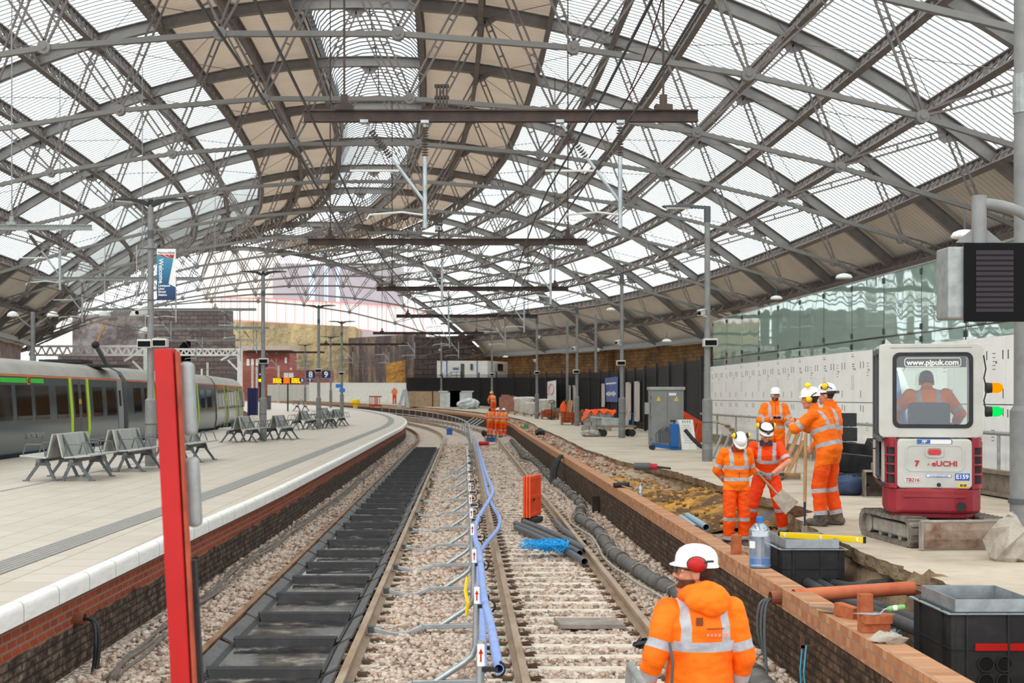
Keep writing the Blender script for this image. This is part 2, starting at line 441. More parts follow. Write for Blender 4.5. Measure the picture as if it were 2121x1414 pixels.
# sleepers with rail clips
mt_slp = pm('sleeper_concrete', 'ddd2c4', 'bfb0a0', 4, .85, 0, .25, co='pos')
mt_clip = pm('clip_rust', '7a4a2c', '3d3128', 18, .6, .2, 0)
def sleeper(x0, label, group):
    t_ = thing('concrete_sleeper', label, 'sleeper', (x0, 0, -1.01), 0, group)
    MB().box((0, 0, -.06), (2.42, .2, .12)).build('beam', mt_slp, t_, bevel=.015)
    for s in (-1, 1):
        for q in (-1, 1):
            cx = s*.745+q*.115
            m = MB()
            m.tube([(cx-q*.035, -.03, .02), (cx+q*.05, -.03, .035), (cx+q*.085, .0, .03), (cx+q*.05, .03, .035), (cx-q*.035, .03, .02)], .009, 5)
            c_ = m.build('rail_clip', mt_clip, t_)
            MB().box((cx+q*.02, 0, .006), (.09, .07, .012)).build('insulator', flat('insul_green', '34503a', .6) if (q+s) else flat('insul_brown', '4a3524', .6), c_)
    return t_
s0 = sleeper(1.29, 'pale concrete sleeper under the open track with the grey pipes', 'sleepers of the open track')
plain = None
for k in range(-6, 90):
    y = SL+.63*k
    if k == -6: s0.location = (1.29+cg(y), y, -1.01)
    elif y < 36: dup(s0, (1.29+cg(y), y, -1.01))
    else:
        if plain is None:
            plain = single(MB().box((0, 0, -.06), (2.42, .2, .12)), 'concrete_sleeper', mt_slp, s0['label'], 'sleeper', s0['group'], loc=None); plain.location = (1.29+cg(y), y, -1.01)
        else:
            o = plain.copy(); C.objects.link(o); o.location = (1.29+cg(y), y, -1.01+gz(y))
s1 = sleeper(-1.835, 'pale concrete sleeper carrying the black drip trays', 'sleepers under the drip trays')
for k in range(-6, 50):
    y = SL+.2+.63*k
    if k == -6: s1.location = (-1.835+cg(y), y, -1.01)
    else: dup(s1, (-1.835+cg(y), y, -1.01))

# black drip trays between the rails
t = NT('oily_plastic'); co = t.coord('pos'); n = t.noise(co, 2.2, 7, .65)
col = t.ramp(n, [(.36, lin('131113')), (.47, lin('2f2c2e')), (.56, lin('4b4845')), (.68, lin('8a8378'))])
rg = t.ramp(n, [(.4, (.04,)*3), (.54, (.12,)*3), (.68, (.6,)*3)])
t.pbr(col, rg, 0, t.bump(n, .15, .01), .6); mt_oil = t.m
mt_tray = pm('tray_plastic', '1b1a1c', '38363a', 5, .5, 0, .12, co='pos', lo=.5, hi=.85)
mt_flap = pm('tray_flap', '4b4a4b', '5f5d5b', 5, .6, 0, .12, co='pos')
def tray(label, group):
    t_ = thing('drip_tray', label, 'drip tray', (0, 0, 0), 0, group)
    L = 1.62; m = MB()
    # basin: sunken floor with sloping sides and raised end lips
    zf = -.03; zt = .04
    m.add([(-.5, .06, zf), (.5, .06, zf), (.5, L-.04, zf), (-.5, L-.04, zf)], [(0, 1, 2, 3)])
    m.build('tray_floor', mt_oil, t_)
    m = MB()
    m.add([(-.5, .06, zf), (.5, .06, zf), (.52, .045, zt), (-.52, .045, zt), (.52, 0, zt), (-.52, 0, zt), (.52, 0, zt-.05), (-.52, 0, zt-.05)], [(0, 1, 2, 3), (3, 2, 4, 5), (5, 4, 6, 7)])
    m.add([(-.5, L-.05, zf), (.5, L-.05, zf), (.52, L-.03, zt), (-.52, L-.03, zt), (.52, L-.01, zt), (-.52, L-.01, zt), (.52, L-.01, zt-.06), (-.52, L-.01, zt-.06)], [(0, 1, 2, 3), (3, 2, 4, 5), (5, 4, 6, 7)])
    m.tube([(-.53, .02, zt), (.53, .02, zt)], .02, 6); m.tube([(-.53, L-.012, zt), (.53, L-.012, zt)], .02, 6)
    for s in (-1, 1): m.add([(s*.5, .1, zf), (s*.5, L-.12, zf), (s*.55, L-.06, .0), (s*.55, .04, .0)], [(0, 1, 2, 3)])
    m.build('tray_rim', mt_tray, t_)
    for s in (-1, 1):
        m = MB(); 
        m.add([(s*.525, .03, -.03), (s*.525, L-.05, -.03), (s*.665, L-.09, .045), (s*.665, .05, .045), (s*.525, .03, -.05), (s*.525, L-.05, -.05), (s*.675, L-.09, .025), (s*.675, .05, .025)],
              [(0, 1, 2, 3), (7, 6, 5, 4), (0, 4, 5, 1), (1, 5, 6, 2), (2, 6, 7, 3), (3, 7, 4, 0)])
        m.build('side_flap', mt_flap, t_)
    return t_
t0 = tray('black plastic drip tray with oily puddles between the rails', 'drip trays along the track by the white platform')
for k in range(36):
    y = 9.75+1.655*k
    o = t0 if k == 0 else dup(t0, (0, 0, 0))
    o.location = (-1.835+cg(y+.8), y, -.89); o.rotation_euler[2] = random.uniform(-.012, .012)+(0 if y < 79 else (y-79)/155.)

# ---- right side: brick wall, trench, slab
YW = [5, 8, 10, 12, 14, 17, 20, 24, 28, 32, 36, 42, 50, 58, 66, 75]+list(range(79, 181, 3))
mb_new = brick('bk_new', 'a35436', 'c68f63', '8f7767', bw=.11, bh=.085, axis='yz', msize=.010)
mb_top = brick('bk_top', 'a06646', 'c1916d', '957e6b', bw=.11, bh=.225, axis='yx', msize=.008)
mb_old = brick('bk_old', '63412f', '4a3328', '6f6459', dirt=('1d1713', '3f2e22', '664c38', '94826b'), dz=9, axis='yz')
xw = lambda y: 2.9+cg(y)
struct(MB().sweep([(.0, -.285), (.0, -.1)], YW, xw), 'wall_right', mb_new)
struct(MB().sweep([(.0, -.1), (.225, -.1)], YW, xw), 'trim_5', mb_top)
struct(MB().sweep([(.025, -1.1), (.025, -.285), (.0, -.285)], YW, xw), 'wall_right_old', mb_old)
struct(MB().sweep([(.225, -.1), (.225, -.9)], YW, xw), 'wall_right_back', mb_old)
def edge(y): return float(np.interp(y, [5, 11.95, 12.35, 14.5, 17, 19.2, 20.4, 22.4, 24, 31, 36, 45, 60, 300], [4.6, 4.55, 4.24, 4.22, 4.26, 4.5, 5.02, 5.02, 4.74, 4.65, 4.0, 3.8, 3.95, 3.95]))+cg(y)
t = NT('slab_concrete'); co = t.coord('pos'); n = t.noise(co, .8, 8, .65); n2 = t.noise(co, 6, 6, .7)
col = t.ramp(n, [(.3, lin('a39380')), (.5, lin('c2b3a1')), (.7, lin('cdc0b0'))]); col = t.mix(t.math('MULTIPLY', t.math('SUBTRACT', n2, .5, True), 1.5, True), col, lin('a8947f'))
mt_slab = t.pbr(col, .85, 0, t.bump(n2, .25, .02), .25)
mt_earth = pm('trench_earth', '9b8468', '5f4b38', 2.2, .95, 0, .9, co='pos', dist=.06)
mt_clay = pm('trench_clay', 'c8923c', '5f4329', .9, .95, 0, 1.0, co='pos', dist=.08, lo=.42, hi=.56)
YE = list(np.arange(5, 40, .22))+list(np.arange(40, 100, 1.5))+list(range(100, 181, 5))
rr = random.Random(3); vs = []; fs = []; ex = []
for y in YE: ex.append(edge(y)+rr.uniform(-.05, .05)*(1 if y < 45 else .6))
m = MB(); me_ = MB()
for i, y in enumerate(YE):
    x1 = (9.9 if y < 52 else 26)+(cg(y) if y < 52 else min(cg(y), cr(y)))
    x1 = 9.9 if y < 52 else 26.5+cr(y)
    l = gz(y); m.v += [(ex[i], y, l), (ex[i]+.5, y, l), (max(x1, ex[i]+.8), y, l)]
    d = rr.uniform(-.04, .04)
    me_.v += [(ex[i], y, l), (ex[i]+.03+d*.4, y, l-.14+d*.4), (ex[i]+.10+d, y, l-.2), (ex[i]-.02+d, y, l-.42), (ex[i]-.1+d, y, l-.75)]
for i in range(len(YE)-1):
    for k in range(2): m.f.append((i*3+k, i*3+k+1, i*3+4+k, i*3+3+k))
    for k in range(4): me_.f.append((i*5+k, i*5+k+1, i*5+6+k, i*5+5+k))
struct(m, 'floor_slab', mt_slab); struct(me_, 'wall_trench', mt_earth)
# trench floor (rises towards the far end)
def tz(y): return float(np.interp(y, [5, 10, 13, 18, 21, 24, 30, 34, 40, 300], [-.8, -.78, -.7, -.6, -.53, -.5, -.42, -.2, -.14, -.14]))
vs = []; fs = []; nx = 8; YT = list(np.arange(5, 40, .35))+list(np.arange(40, 181, 3))
for y in YT:
    for k in range(nx):
        x = 3.1+cg(y)+(edge(y)+.12-3.1-cg(y))*k/(nx-1)
        vs.append((x, y, tz(y)+gz(y)+rr.uniform(-.035, .035)*(1 if y < 60 else .5)+(.06*((k/(nx-1))**2))))
for i in range(len(YT)-1):
    for k in range(nx-1): fs.append((i*nx+k, i*nx+k+1, (i+1)*nx+k+1, (i+1)*nx+k))
struct(MB().add(vs, fs), 'ground_trench', pm('trench_floor', 'b09a82', '8a735c', 2.5, .95, 0, .6, co='pos', dist=.04), smooth=False)
# yellow clay dug up in the trench
m = MB(); vs = []; fs = []
nu, nv = 30, 9
for i in range(nu):
    y = 22.5+10.5*i/(nu-1)
    for k in range(nv):
        f = k/(nv-1); x = 3.22+(edge(y)+.0-3.22)*f
        h = .36*math.sin(PI*min(1, (i/(nu-1))*1.3+.05))*(.15+.85*f)
        vs.append((x, y, tz(y)+.01+max(0, h)+rr.uniform(-.05, .05)))
for i in range(nu-1):
    for k in range(nv-1): fs.append((i*nv+k, i*nv+k+1, (i+1)*nv+k+1, (i+1)*nv+k))
prop(MB().add(vs, fs).build('clay_mound', mt_clay), 'heap of yellow clay dug up in the platform trench', 'clay', kind='stuff')
# rubble along the top of the wall
P = []; S = []
for _ in range(1500):
    y = rr.uniform(27, 95); x = rr.uniform(3.13, edge(y)-cg(y)+.05)
    P.append((x+cg(y), y, tz(y)+gz(y)+.04)); S.append(rr.uniform(.03, .105)*(1 if y < 50 else 1.3))
for _ in range(260):
    y = rr.uniform(10, 27); x = rr.uniform(3.15, edge(y)-.02); P.append((x, y, tz(y)+.04)); S.append(rr.uniform(.03, .11))
stones('brick_rubble', 'broken brick and concrete rubble strewn along the top of the trackside wall', 'rubble', np.array(P), np.array(S),
       tone_mat('rubble', [(0, '8f7c6b'), (.3, 'a9522f'), (.45, 'b9694a'), (.55, 'a9998a'), (.8, 'd2c6b8'), (1, '9b8a72')]))
P = []; S = []
for _ in range(330):
    y = rr.uniform(22.5, 33); f = rr.random(); P.append((3.3+(edge(y)-3.3)*f, y, tz(y)+.02+.36*(.15+.85*f)*max(0, math.sin(PI*min(1, (y-22.5)/10.5*1.3+.05))))); S.append(rr.uniform(.03, .10))
stones('clay_clods', 'loose clods of yellow clay on the dug heap', 'clay', np.array(P), np.array(S), tone_mat('clay_clod', [(0, '5a3f26'), (.4, '8f6630'), (.75, 'c8923c'), (1, 'b5915c')]))
# ================================================================ train shed roof
HP = 11.3; UX = -4.825; RR = 40.7; ZC = 19.29-40.7
def arc(u, dr=0.0):                     # point on the roof arc (x, z) at sideways distance u from the ridge
    a = math.asin(u/RR); return (UX+(RR+dr)*math.sin(a), ZC+(RR+dr)*math.cos(a))
TY = [34.6, 44.4, 54.1, 63.8, 75, 86.5, 98.5, 110, 122, 134, 146, 158, 170]
PIN = [(2.78, 12.95), (8.25, 12.51), (13.7, 11.67), (19.13, 10.35), (24.48, 8.69)]
NODE = [0, 5.83, 11.64, 17.5, 23.4, 28.6]
US = 29.72
def sweep_arc(prof, u0, u1, n):         # profile (r, y) swept along the arc
    m = MB(); k = len(prof); vs = []; fs = []
    for i in range(n+1):
        u = u0+(u1-u0)*i/n
        for r, y in prof:
            x, z = arc(u, r); vs.append((x, y, z))
    for i in range(n):
        for j in range(k):
            j2 = (j+1) % k; fs.append((i*k+j, i*k+j2, (i+1)*k+j2, (i+1)*k+j))
    fs.append(tuple(range(k))); fs.append(tuple(n*k+j for j in range(k-1, -1, -1)))
    return m.add(vs, fs)
_ORD = ['nearest', 'second', 'third', 'fourth', 'fifth', 'sixth', 'seventh', 'eighth', 'ninth', 'tenth', 'eleventh', 'twelfth', 'thirteenth']
# riveted plate girder look for the ribs
t = NT('rib_iron'); co = t.coord(); n = t.noise(co, 1.2, 6); col = t.ramp(n, [(.35, lin('7d7a79')), (.6, lin('8b8785')), (.8, lin('6a625d'))])
mt_rib = t.pbr(col, .5, 0, t.bump(t.noise(co, 30, 2), .1, .01))
root = thing('roof_truss', 'curved iron roof truss', 'roof truss', (0, 0, 0), 0, 'curved trusses of the train shed')
IP = [(-.27, -.17), (-.23, -.17), (-.23, -.03), (.23, -.03), (.23, -.17), (.27, -.17), (.27, .17), (.23, .17), (.23, .03), (-.23, .03), (-.23, .17), (-.27, .17)]
sweep_arc(IP, -US, US, 56).build('rib', mt_rib, root)
pts = [(-US, 6.4)]+[(-a, b) for a, b in reversed(PIN)]+PIN+[(US, 6.4)]
m = MB()
for i, ((a, b), (c, d)) in enumerate(zip(pts, pts[1:])):
    for s in (-.07, .07): m.bar((UX+a, s, b), (UX+c, s, d), .05, .17)
m.build('tie_bar', M['tie'], root)
for a, b in pts[1:-1]:
    m = MB(); m.cyl((UX+a, -.15, b), (UX+a, .15, b), .21, 16); m.cyl((UX+a, -.2, b), (UX+a, .2, b), .085, 10)
    m.build('pin', mt_rib, root)
def ladder(p, q, w, th, step):
    m = MB(); p = V(p); q = V(q); d = (q-p); L = d.length; d.normalize(); nrm = d.cross(V(0, 1, 0)).normalized()
    for s in (-1, 1):
        m.bar(p+nrm*s*.05, p+d*.9+nrm*s*w/2, th, th, nrm); m.bar(p+d*.9+nrm*s*w/2, q-d*.5+nrm*s*w/2, th, th, nrm); m.bar(q-d*.5+nrm*s*w/2, q+nrm*s*.06, th, th, nrm)
    k = int((L-1.5)/step)
    for i in range(k+1):
        c = p+d*(.95+i*(L-1.6)/max(k, 1)); m.bar(c-nrm*w*.62, c+nrm*w*.62, .09, .05, d)
    return m
for s in (-1, 1):
    for i, (a, b) in enumerate(PIN):
        for nd in (NODE[i], NODE[i+1]):
            x, z = arc(s*nd, -.27); ladder((UX+s*a, 0, b+.1), (x, 0, z), .24, .075, 1.05).build('lattice_strut', M['iron_dark'], root)
for i in range(-4, 5):                   # gusset plates under the rib
    x, z = arc(math.copysign(NODE[abs(i)], i) if i else 0, -.27)
    a = math.asin((x-UX)/RR); R_ = Matrix.Rotation(a, 3, 'Y')
    m = MB().prism([(-.55, 0), (.55, 0), (.12, -.42), (-.12, -.42)], -.02, .02, 'y')
    m.v = [tuple(R_ @ V(v)+V(x, 0, z)) for v in m.v]; m.build('gusset_plate', mt_rib, root)
for i, y in enumerate(TY):
    lab = f'curved iron roof truss with ladder struts, {_ORD[i]} from the camera'
    if i == 0: root.location = (cr(y), y, 0); root['label'] = lab
    else: dup(root, (cr(y), y, 0), 0, lab)

# longitudinal lattice purlins
def purlin(u, top=.26, bot=-.58):
    m = MB(); st = .66; y = 25.0; k = 0
    a = math.asin(u/RR); nrm = V(math.sin(a), 0, math.cos(a))
    def P(y, r):
        x, z = arc(u, r); return V(x+cr(y), y, z)
    ys = [y for y in list(np.arange(25, 170, 4.84))+[170]]
    for y0, y1 in zip(ys, ys[1:]):
        m.bar(P(y0, top), P(y1, top), .24, .09, nrm); m.bar(P(y0, bot), P(y1, bot), .24, .09, nrm)
    y = 25.0
    while y < 168:
        d = st if y < 90 else st*1.6
        m.bar(P(y, bot+.02), P(y+d, top-.02), .07, .075, nrm); m.bar(P(y, top-.02), P(y+d, bot+.02), .07, .075, nrm)
        if k % 2 == 0: m.bar(P(y, bot), P(y, top), .1, .05, V(0, 1, 0))
        y += d; k += 1
    return m
UU = [.25, .5, .77, 1.02, 1.26, 1.52, 1.75, 1.98, 2.21, 2.43]
for s, side in ((1, 'hoarding'), (-1, 'parked train')):
    for i, f in enumerate(UU):
        m = purlin(s*f*HP)
        x, z = arc(s*f*HP)
        single(m, 'lattice_purlin', M['iron_dark'], f'iron lattice purlin, {_ORD[i].replace("nearest","first")} from the ridge on the {side} side', 'purlin', 'lattice purlins of the train shed', base=(x, 25, z))
# edge girders at the wall heads
for s, side in ((1, 'stone wall'), (-1, 'far platforms')):
    m = MB(); x, z = arc(s*29.5)
    for y0, y1 in zip(TY, TY[1:]): m.bar((x+cr(y0), y0, z-.1), (x+cr(y1), y1, z-.1), .35, .4)
    single(m, 'eaves_girder', M['galv_dull'], f'grey gutter girder along the eaves above the {side}', 'gutter', base=(x, TY[0], z))

# corrugated lining: ridge strips brightened by added translucency, eaves strips greyer and opaque
t = NT('roof_lining'); g = t.n('NewGeometry'); sp = t.n('SeparateXYZ'); t.L(g.outputs['Position'], sp.inputs[0])
w = t.math('SINE', t.math('MULTIPLY', sp.outputs[1], 22.0)); n = t.noise(g.outputs['Position'], .5, 5)
jl = t.math('LESS_THAN', t.math('FRACT', t.math('DIVIDE', sp.outputs[1], .42)), .10)
t.pbr(t.mix(jl, t.ramp(n, [(.3, lin('f0e4d7')), (.75, lin('dfd0c0'))]), lin('b0a092')), .7, 0, t.bump(w, .6, .04), .2); mt_lin = t.m
p_ = t.out.inputs[0].links[0].from_node; tl = t.n('BsdfTranslucent', Color=lin('f0d9bf')); mx = t.n('MixShader', Fac=.12); t.L(p_.outputs[0], mx.inputs[1]); t.L(tl.outputs[0], mx.inputs[2]); t.L(mx.outputs[0], t.out.inputs[0])
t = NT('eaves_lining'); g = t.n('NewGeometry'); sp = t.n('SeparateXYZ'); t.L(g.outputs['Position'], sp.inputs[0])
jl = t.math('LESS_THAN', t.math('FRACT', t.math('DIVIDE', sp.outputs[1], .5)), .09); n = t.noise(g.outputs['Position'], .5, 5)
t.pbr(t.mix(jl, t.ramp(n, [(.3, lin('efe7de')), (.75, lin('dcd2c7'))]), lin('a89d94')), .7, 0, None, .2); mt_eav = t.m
YC = [-22, -4, 15]+TY
def skin(u0, u1, n, ys, dr=.45):
    m = MB(); pr = [arc(u0+(u1-u0)*i/n, dr) for i in range(n+1)]
    return m.sweep(pr, ys, cr)
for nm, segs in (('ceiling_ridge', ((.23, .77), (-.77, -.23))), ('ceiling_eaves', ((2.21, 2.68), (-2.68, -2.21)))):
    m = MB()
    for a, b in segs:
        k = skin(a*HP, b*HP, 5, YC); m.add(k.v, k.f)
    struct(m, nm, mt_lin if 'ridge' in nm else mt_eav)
# glazing by bay, with fine bars
t = NT('roof_glass'); tr = t.n('BsdfTransparent', Color=lin('f6fcf8')); tl = t.n('BsdfTranslucent', Color=lin('f4fbf7')); mx = t.n('MixShader', Fac=.05)
t.L(tr.outputs[0], mx.inputs[1]); t.L(tl.outputs[0], mx.inputs[2]); t.L(mx.outputs[0], t.out.inputs[0]); mt_glz = t.m
mt_bar = flat('glazing_bar', '8f918f', .5); mt_hoop = flat('lantern_hoop', '4a4b4d', .5)
wn = 0
for i in range(len(YC)-1):
    y0, y1 = YC[i], YC[i+1]
    for s in (1, -1):
        wn += 1
        a, b = s*.77*HP, s*2.21*HP
        o = struct(skin(a, b, 10, [y0, y1]), f'window_{wn}', mt_glz)
        if i > 1:
            m = MB(); nb = max(1, int((y1-y0)/.46)); nn = 9
            for k in range(nb):
                y = y0+(k+.5)*(y1-y0)/nb
                P_ = [arc(a+(b-a)*j/nn, .36) for j in range(nn+1)]
                for p, q in zip(P_, P_[1:]): m.bar((p[0]+cr(y), y, p[1]), (q[0]+cr(y), y, q[1]), .045, .04, (0, 0, 1))
            m.build('glazing_bar_frame', mt_bar, o)
    # lantern along the ridge
    wn += 1; hw = .23*HP; z0 = arc(hw, .45)[1]
    pr = [(UX-hw, z0+.7)]+[(UX+hw*math.sin(-PI/2+PI*j/10), z0+.7+1.5*math.cos(-PI/2+PI*j/10)) for j in range(1, 10)]+[(UX+hw, z0+.7)]
    o = struct(MB().sweep(pr, [y0, y1], cr), f'window_{wn}', mt_glz)
    if i > 1:
        m = MB(); nb = int((y1-y0)/.85)
        for k in range(nb):
            y = y0+(k+.5)*(y1-y0)/nb; c = cr(y)
            for p, q in zip(pr, pr[1:]): m.bar((p[0]+c, y, p[1]-.04), (q[0]+c, y, q[1]-.04), .07, .07)
            for s in (-1, 1): m.bar((UX+s*hw+c, y, z0), (UX+s*hw+c, y, z0+.7), .06, .06)
        for s in (-1, 1):
            for zz in (.0, .25, .5, .72): m.bar((UX+s*hw+cr(y0), y0, z0+zz), (UX+s*hw+cr(y1), y1, z0+zz), .08, .09)
        m.bar((UX+cr(y0), y0, z0+2.15), (UX+cr(y1), y1, z0+2.15), .08, .1)
        m.build('glazing_bar_frame', mt_hoop, o)
# thin wind-bracing rods crossing each bay just under the purlins
for i in range(1, 8):
    y0, y1 = TY[i], TY[i+1]
    for s in (1, -1):
        m = MB()
        for (a, b) in ((5.83, 11.64), (11.64, 17.5), (17.5, 23.4)):
            for ya, yb in ((y0, y1), (y1, y0)):
                p = arc(s*a, -.3); q = arc(s*b, -.3); m.tube([(p[0]+cr(ya), ya, p[1]), (q[0]+cr(yb), yb, q[1])], .018, 4)
        single(m, 'wind_bracing', M['iron_dark'], f'thin crossed iron rods bracing the {_ORD[i].replace("nearest","first")} roof bay on the {"hoarding" if s > 0 else "parked train"} side', 'bracing rods', 'bracing rods between trusses', base=(0, y0, 12))

# ---------------------------------------------------------------- overhead line equipment
mt_ins = flat('insulator_brown', '6b625e', .35); mt_tube = M['galv']
def insul(m, p, q, n=11, r=.07):
    p = V(p); q = V(q); d = q-p
    for k in range(n):
        a = p+d*(k/n); b = p+d*((k+.5)/n); m.cyl(a, b, r, 10, r*.45)
    return m
def gantry(y, x0, x1, z, drops, label, group, mat, h=.18, hang=()):
    t_ = thing('overhead_line_beam', label, 'overhead line beam', ((x0+x1)/2, y, z), 0, group)
    m = MB(); 
    for a in (-1, 1): m.box(((x0+x1)/2, y, z+a*h/2), (x1-x0, .16, .025))
    m.box(((x0+x1)/2, y, z), (x1-x0, .03, h)); m.build('beam', mat, t_, world=True)
    for hx in hang:
        m = MB(); m.cyl((hx, y, z+h/2), (hx, y, z+9.5), .022, 6); m.box((hx, y, z+h/2+.05), (.3, .22, .1)); m.box((hx, y, z+h/2+.18), (.12, .12, .2))
        m.build('hanger_rod', mat, t_, world=True)
    for d in drops:
        m = MB(); x = d; m.cyl((x, y, z-.7), (x, y, z-1.95), .04, 10); m.box((x, y, z-h/2-.02), (.14, .2, .05)); m.cyl((x, y, z-.1), (x, y, z-.2), .03, 8)
        dt = m.build('drop_tube', mt_tube, t_, world=True)
        insul(MB(), (x, y, z-.2), (x, y, z-.72)).build('insulator', mt_ins, dt, world=True)
        m = MB(); a = V(x-1.05, y, z-.1); b = V(x, y, z-1.5); e = a+(b-a)*.45
        m.cyl(e, b, .03, 8); m.cyl(a, a+(b-a)*.12, .025, 8); m.box(a, (.14, .2, .05)); br = m.build('brace_tube', mt_tube, t_, world=True)
        insul(MB(), a+(b-a)*.12, e).build('insulator', mt_ins, br, world=True)
        m = MB(); m.tube([(x, y, z-1.72), (x-.4, y-.1, z-1.68), (x-.95, y-.2, z-1.74), (x-1.0, y-.2, z-1.82)], .02, 6); m.cyl((x-.45, y, z-.95), (x-1.3, y, z-.95), .022, 6)
        m.build('registration_arm', M['offwhite'], t_, world=True)
    return t_
GY = [(24.7, 5.0), (44.4, 4.95), (63.8, 4.95), (86.5, 5.0), (110, 5.0), (134, 5.0), (158, 5.0)]
for i, (y, dz) in enumerate(GY):
    z = CZ+dz-.14; c = cg(y)
    x0, x1 = ((-2.77, 4.07), (-4.86, 3.86), (-3.9, 4.7))[min(i, 2)]
    gantry(y, x0+c, x1+c, z, (-.67+c, 2.72+c), f'rusty steel beam hung over the open tracks, {_ORD[i]} from the camera', 'rusty overhead line beams', M['rust_beam'], .18, (x0+.7+c, x1-.6+c))
for i, (y, x0, x1) in enumerate(((44.4, -19, -11.6), (63.8, -19.3, -11.9), (86.5, -23, -12.6), (110, -26, -15), (134, -30, -20))):
    gantry(y, x0, x1, CZ+5.26, (x1-1.0, x1-5.2), f'pale grey beam hung over the parked train, {_ORD[i]} from the camera', 'pale overhead line beams', M['galv_dull'], .14, (x0+1.2,  x1-2.5))
def wire(pts, label, r=.014, mat=None, group=None, name='overhead_wire'):
    b = pts[0]; single(MB().tube(pts, r, 5), name, mat or M['black'], label, 'cable', group, base=b)
for xb, nm in ((-1.9, 'track with the drip trays'), (1.5, 'open track with the grey pipes')):
    for dz, kind, sg in ((2.66, 'contact wire', 0), (3.5, 'messenger wire', .12)):
        pts = []; ys = list(np.arange(4, 180, 4))
        for j, y in enumerate(ys):
            sag = sg*abs(math.sin((y-24.7)/20*PI)); pts.append((xb+cg(y)+.12*math.sin(y/20*PI), y, CZ+dz-sag))
        wire(pts, f'thin dark {kind} strung over the {nm}', .013 if kind[0] == 'c' else .017, group='overhead wires')
for dx, z in ((-13.4, 2.7), (-13.4, 3.5)):
    pts = [(dx+cl(y)*.9, y, CZ+z) for y in np.arange(20, 150, 5)]
    wire(pts, 'thin dark overhead wire strung above the roof of the train' if z < 3 else 'upper dark overhead wire above the roof of the train', .014, group='overhead wires')
# dark red cables looping up to the roof
for px0, py0, px1, py1, nm in ((1372, -6, 1305, 185, 'dark red cable looping down from the roof by the near beam'), (1420, -5, 1180, 385, 'dark red cable slanting across the glazed roof')):
    a = aty(px0, py0, 26); b = aty(px1, py1, 30); mid = (a+b)/2+V(0, 0, -.25)
    pts = [a*(1-s)**2+mid*2*s*(1-s)+b*s*s for s in [k/10 for k in range(11)]]
    wire(pts, nm, .016, flat('cable_red', '4a1420', .5), name='roof_cable')
# dark boxes on top of the beams
for i, (px, py, y) in enumerate(((915, 202, 24.7), (909, 465, 44.4), (909, 578, 63.8))):
    p = aty(px, py, y); m = MB()
    for k in range(4): m.box((p.x-.085+.057*k, p.y, p.z), (.035, .14, .4))
    for zz in (-.2, 0, .2): m.box((p.x, p.y, p.z+zz), (.25, .12, .04))
    zb = CZ+GY[i][1]-.14+.1; m.box((p.x, p.y, (p.z-.2+zb)/2), (.06, .06, p.z-.2-zb+.05))
    single(m, 'counterweight', M['rust_beam'], f'dark ribbed weight standing on the {_ORD[i]} rusty beam', 'weight', 'weights on the rusty beams', base=(p.x, p.y, zb))
# ================================================================ far-side walls, hoarding, glass screen, fence
mt_stone_w = brick('sandstone', 'a9804f', '7c5a3a', '4b3a2d', bw=.62, bh=.32, msize=.02, axis='yz', dirt=('2c2420', '4b3a2c', '8a6843', 'b08a58'), dz=None, bump=.8)
yw = [40, 60, 75]+list(range(84, 176, 6))
struct(MB().sweep([(25.6, -1), (25.6, 7.6), (26.6, 7.6)], yw, cr), 'wall_stone', mt_stone_w)
for i, y in enumerate([54.1, 75, 98.5, 122, 146]):           # piers
    m = MB().box((25.35+cr(y), y, 3.1), (.6, 1.3, 6.4)); m.box((25.3+cr(y), y, 6.45), (.8, 1.5, .3)); struct(m, f'column_{i+1}', mt_stone_w)
def hx(y): return 9.42-(y-22)*.0195
hang_ = math.atan(.0195)
mt_board = pm('hoarding_board', 'fdfcfa', 'f4f2ee', 1.5, .55, 0, .03, co='pos')
mt_ink = flat('print_black', '222222', .6); mt_print = flat('print_grey', '8b8a88', .6)
y = 20.6; k = 0; rr2 = random.Random(11)
HG = 'white printed hoarding boards'
while y < 51.4:
    w = (1.49, .95)[k % 2]; k += 1
    for row, (z0, z1) in enumerate(((.32, 1.495), (1.505, 2.70))):
        yc = y+w/2; x = hx(yc)
        t_ = thing('hoarding_board', 'white printed board in the %s row of the hoarding by the platform' % ('lower' if row == 0 else 'upper'), 'hoarding board', (x, yc, z0), hang_, HG+(' lower row' if row == 0 else ' upper row'))
        h = z1-z0
        MB().box((0, 0, h/2), (.03, w-.022, h-.008)).build('board', mt_board, t_)
        m = MB(); q = MB()
        def mk(mm, yy, zz, wy, hz): mm.box((-.0165, yy, zz), (.003, wy, hz))
        if row:
            mk(m, -w/2+.13, h-.33, .035, .16); mk(m, w/2-.1, h-.33, .035, .16)
            for zz in (.1, .18): mk(m, -w/2+.12, zz+.05, .03, .09)
            if w > 1:
                for j in range(3): mk(m, -.05, h-.30-.055*j, .16-.03*j, .018)
                mk(m, -.18, h-.42, .05, .05)
                for j in range(7): mk(q, -.05, h-.58-.05*j, .05, .022); mk(q, .08, h-.60-.05*j, .04, .02)
                mk(q, 0, h-.12, .22, .02); mk(q, .02, h-.07, .12, .015)
            else:
                for j in range(5): mk(q, .05, h-.3-.07*j, .14-.02*(j % 3), .016)
                mk(m, -.05, h-.46, .05, .04)
        else:
            mk(m, -w/2+.12, h-.12, .03, .14); mk(m, w/2-.08, h-.14, .03, .14)
            for j in range(4): mk(q, .1, h-.45-.06*j, .16-.02*j, .016)
        m.build('printed_marks', mt_ink, t_); q.build('printed_text', mt_print, t_)
    y += w
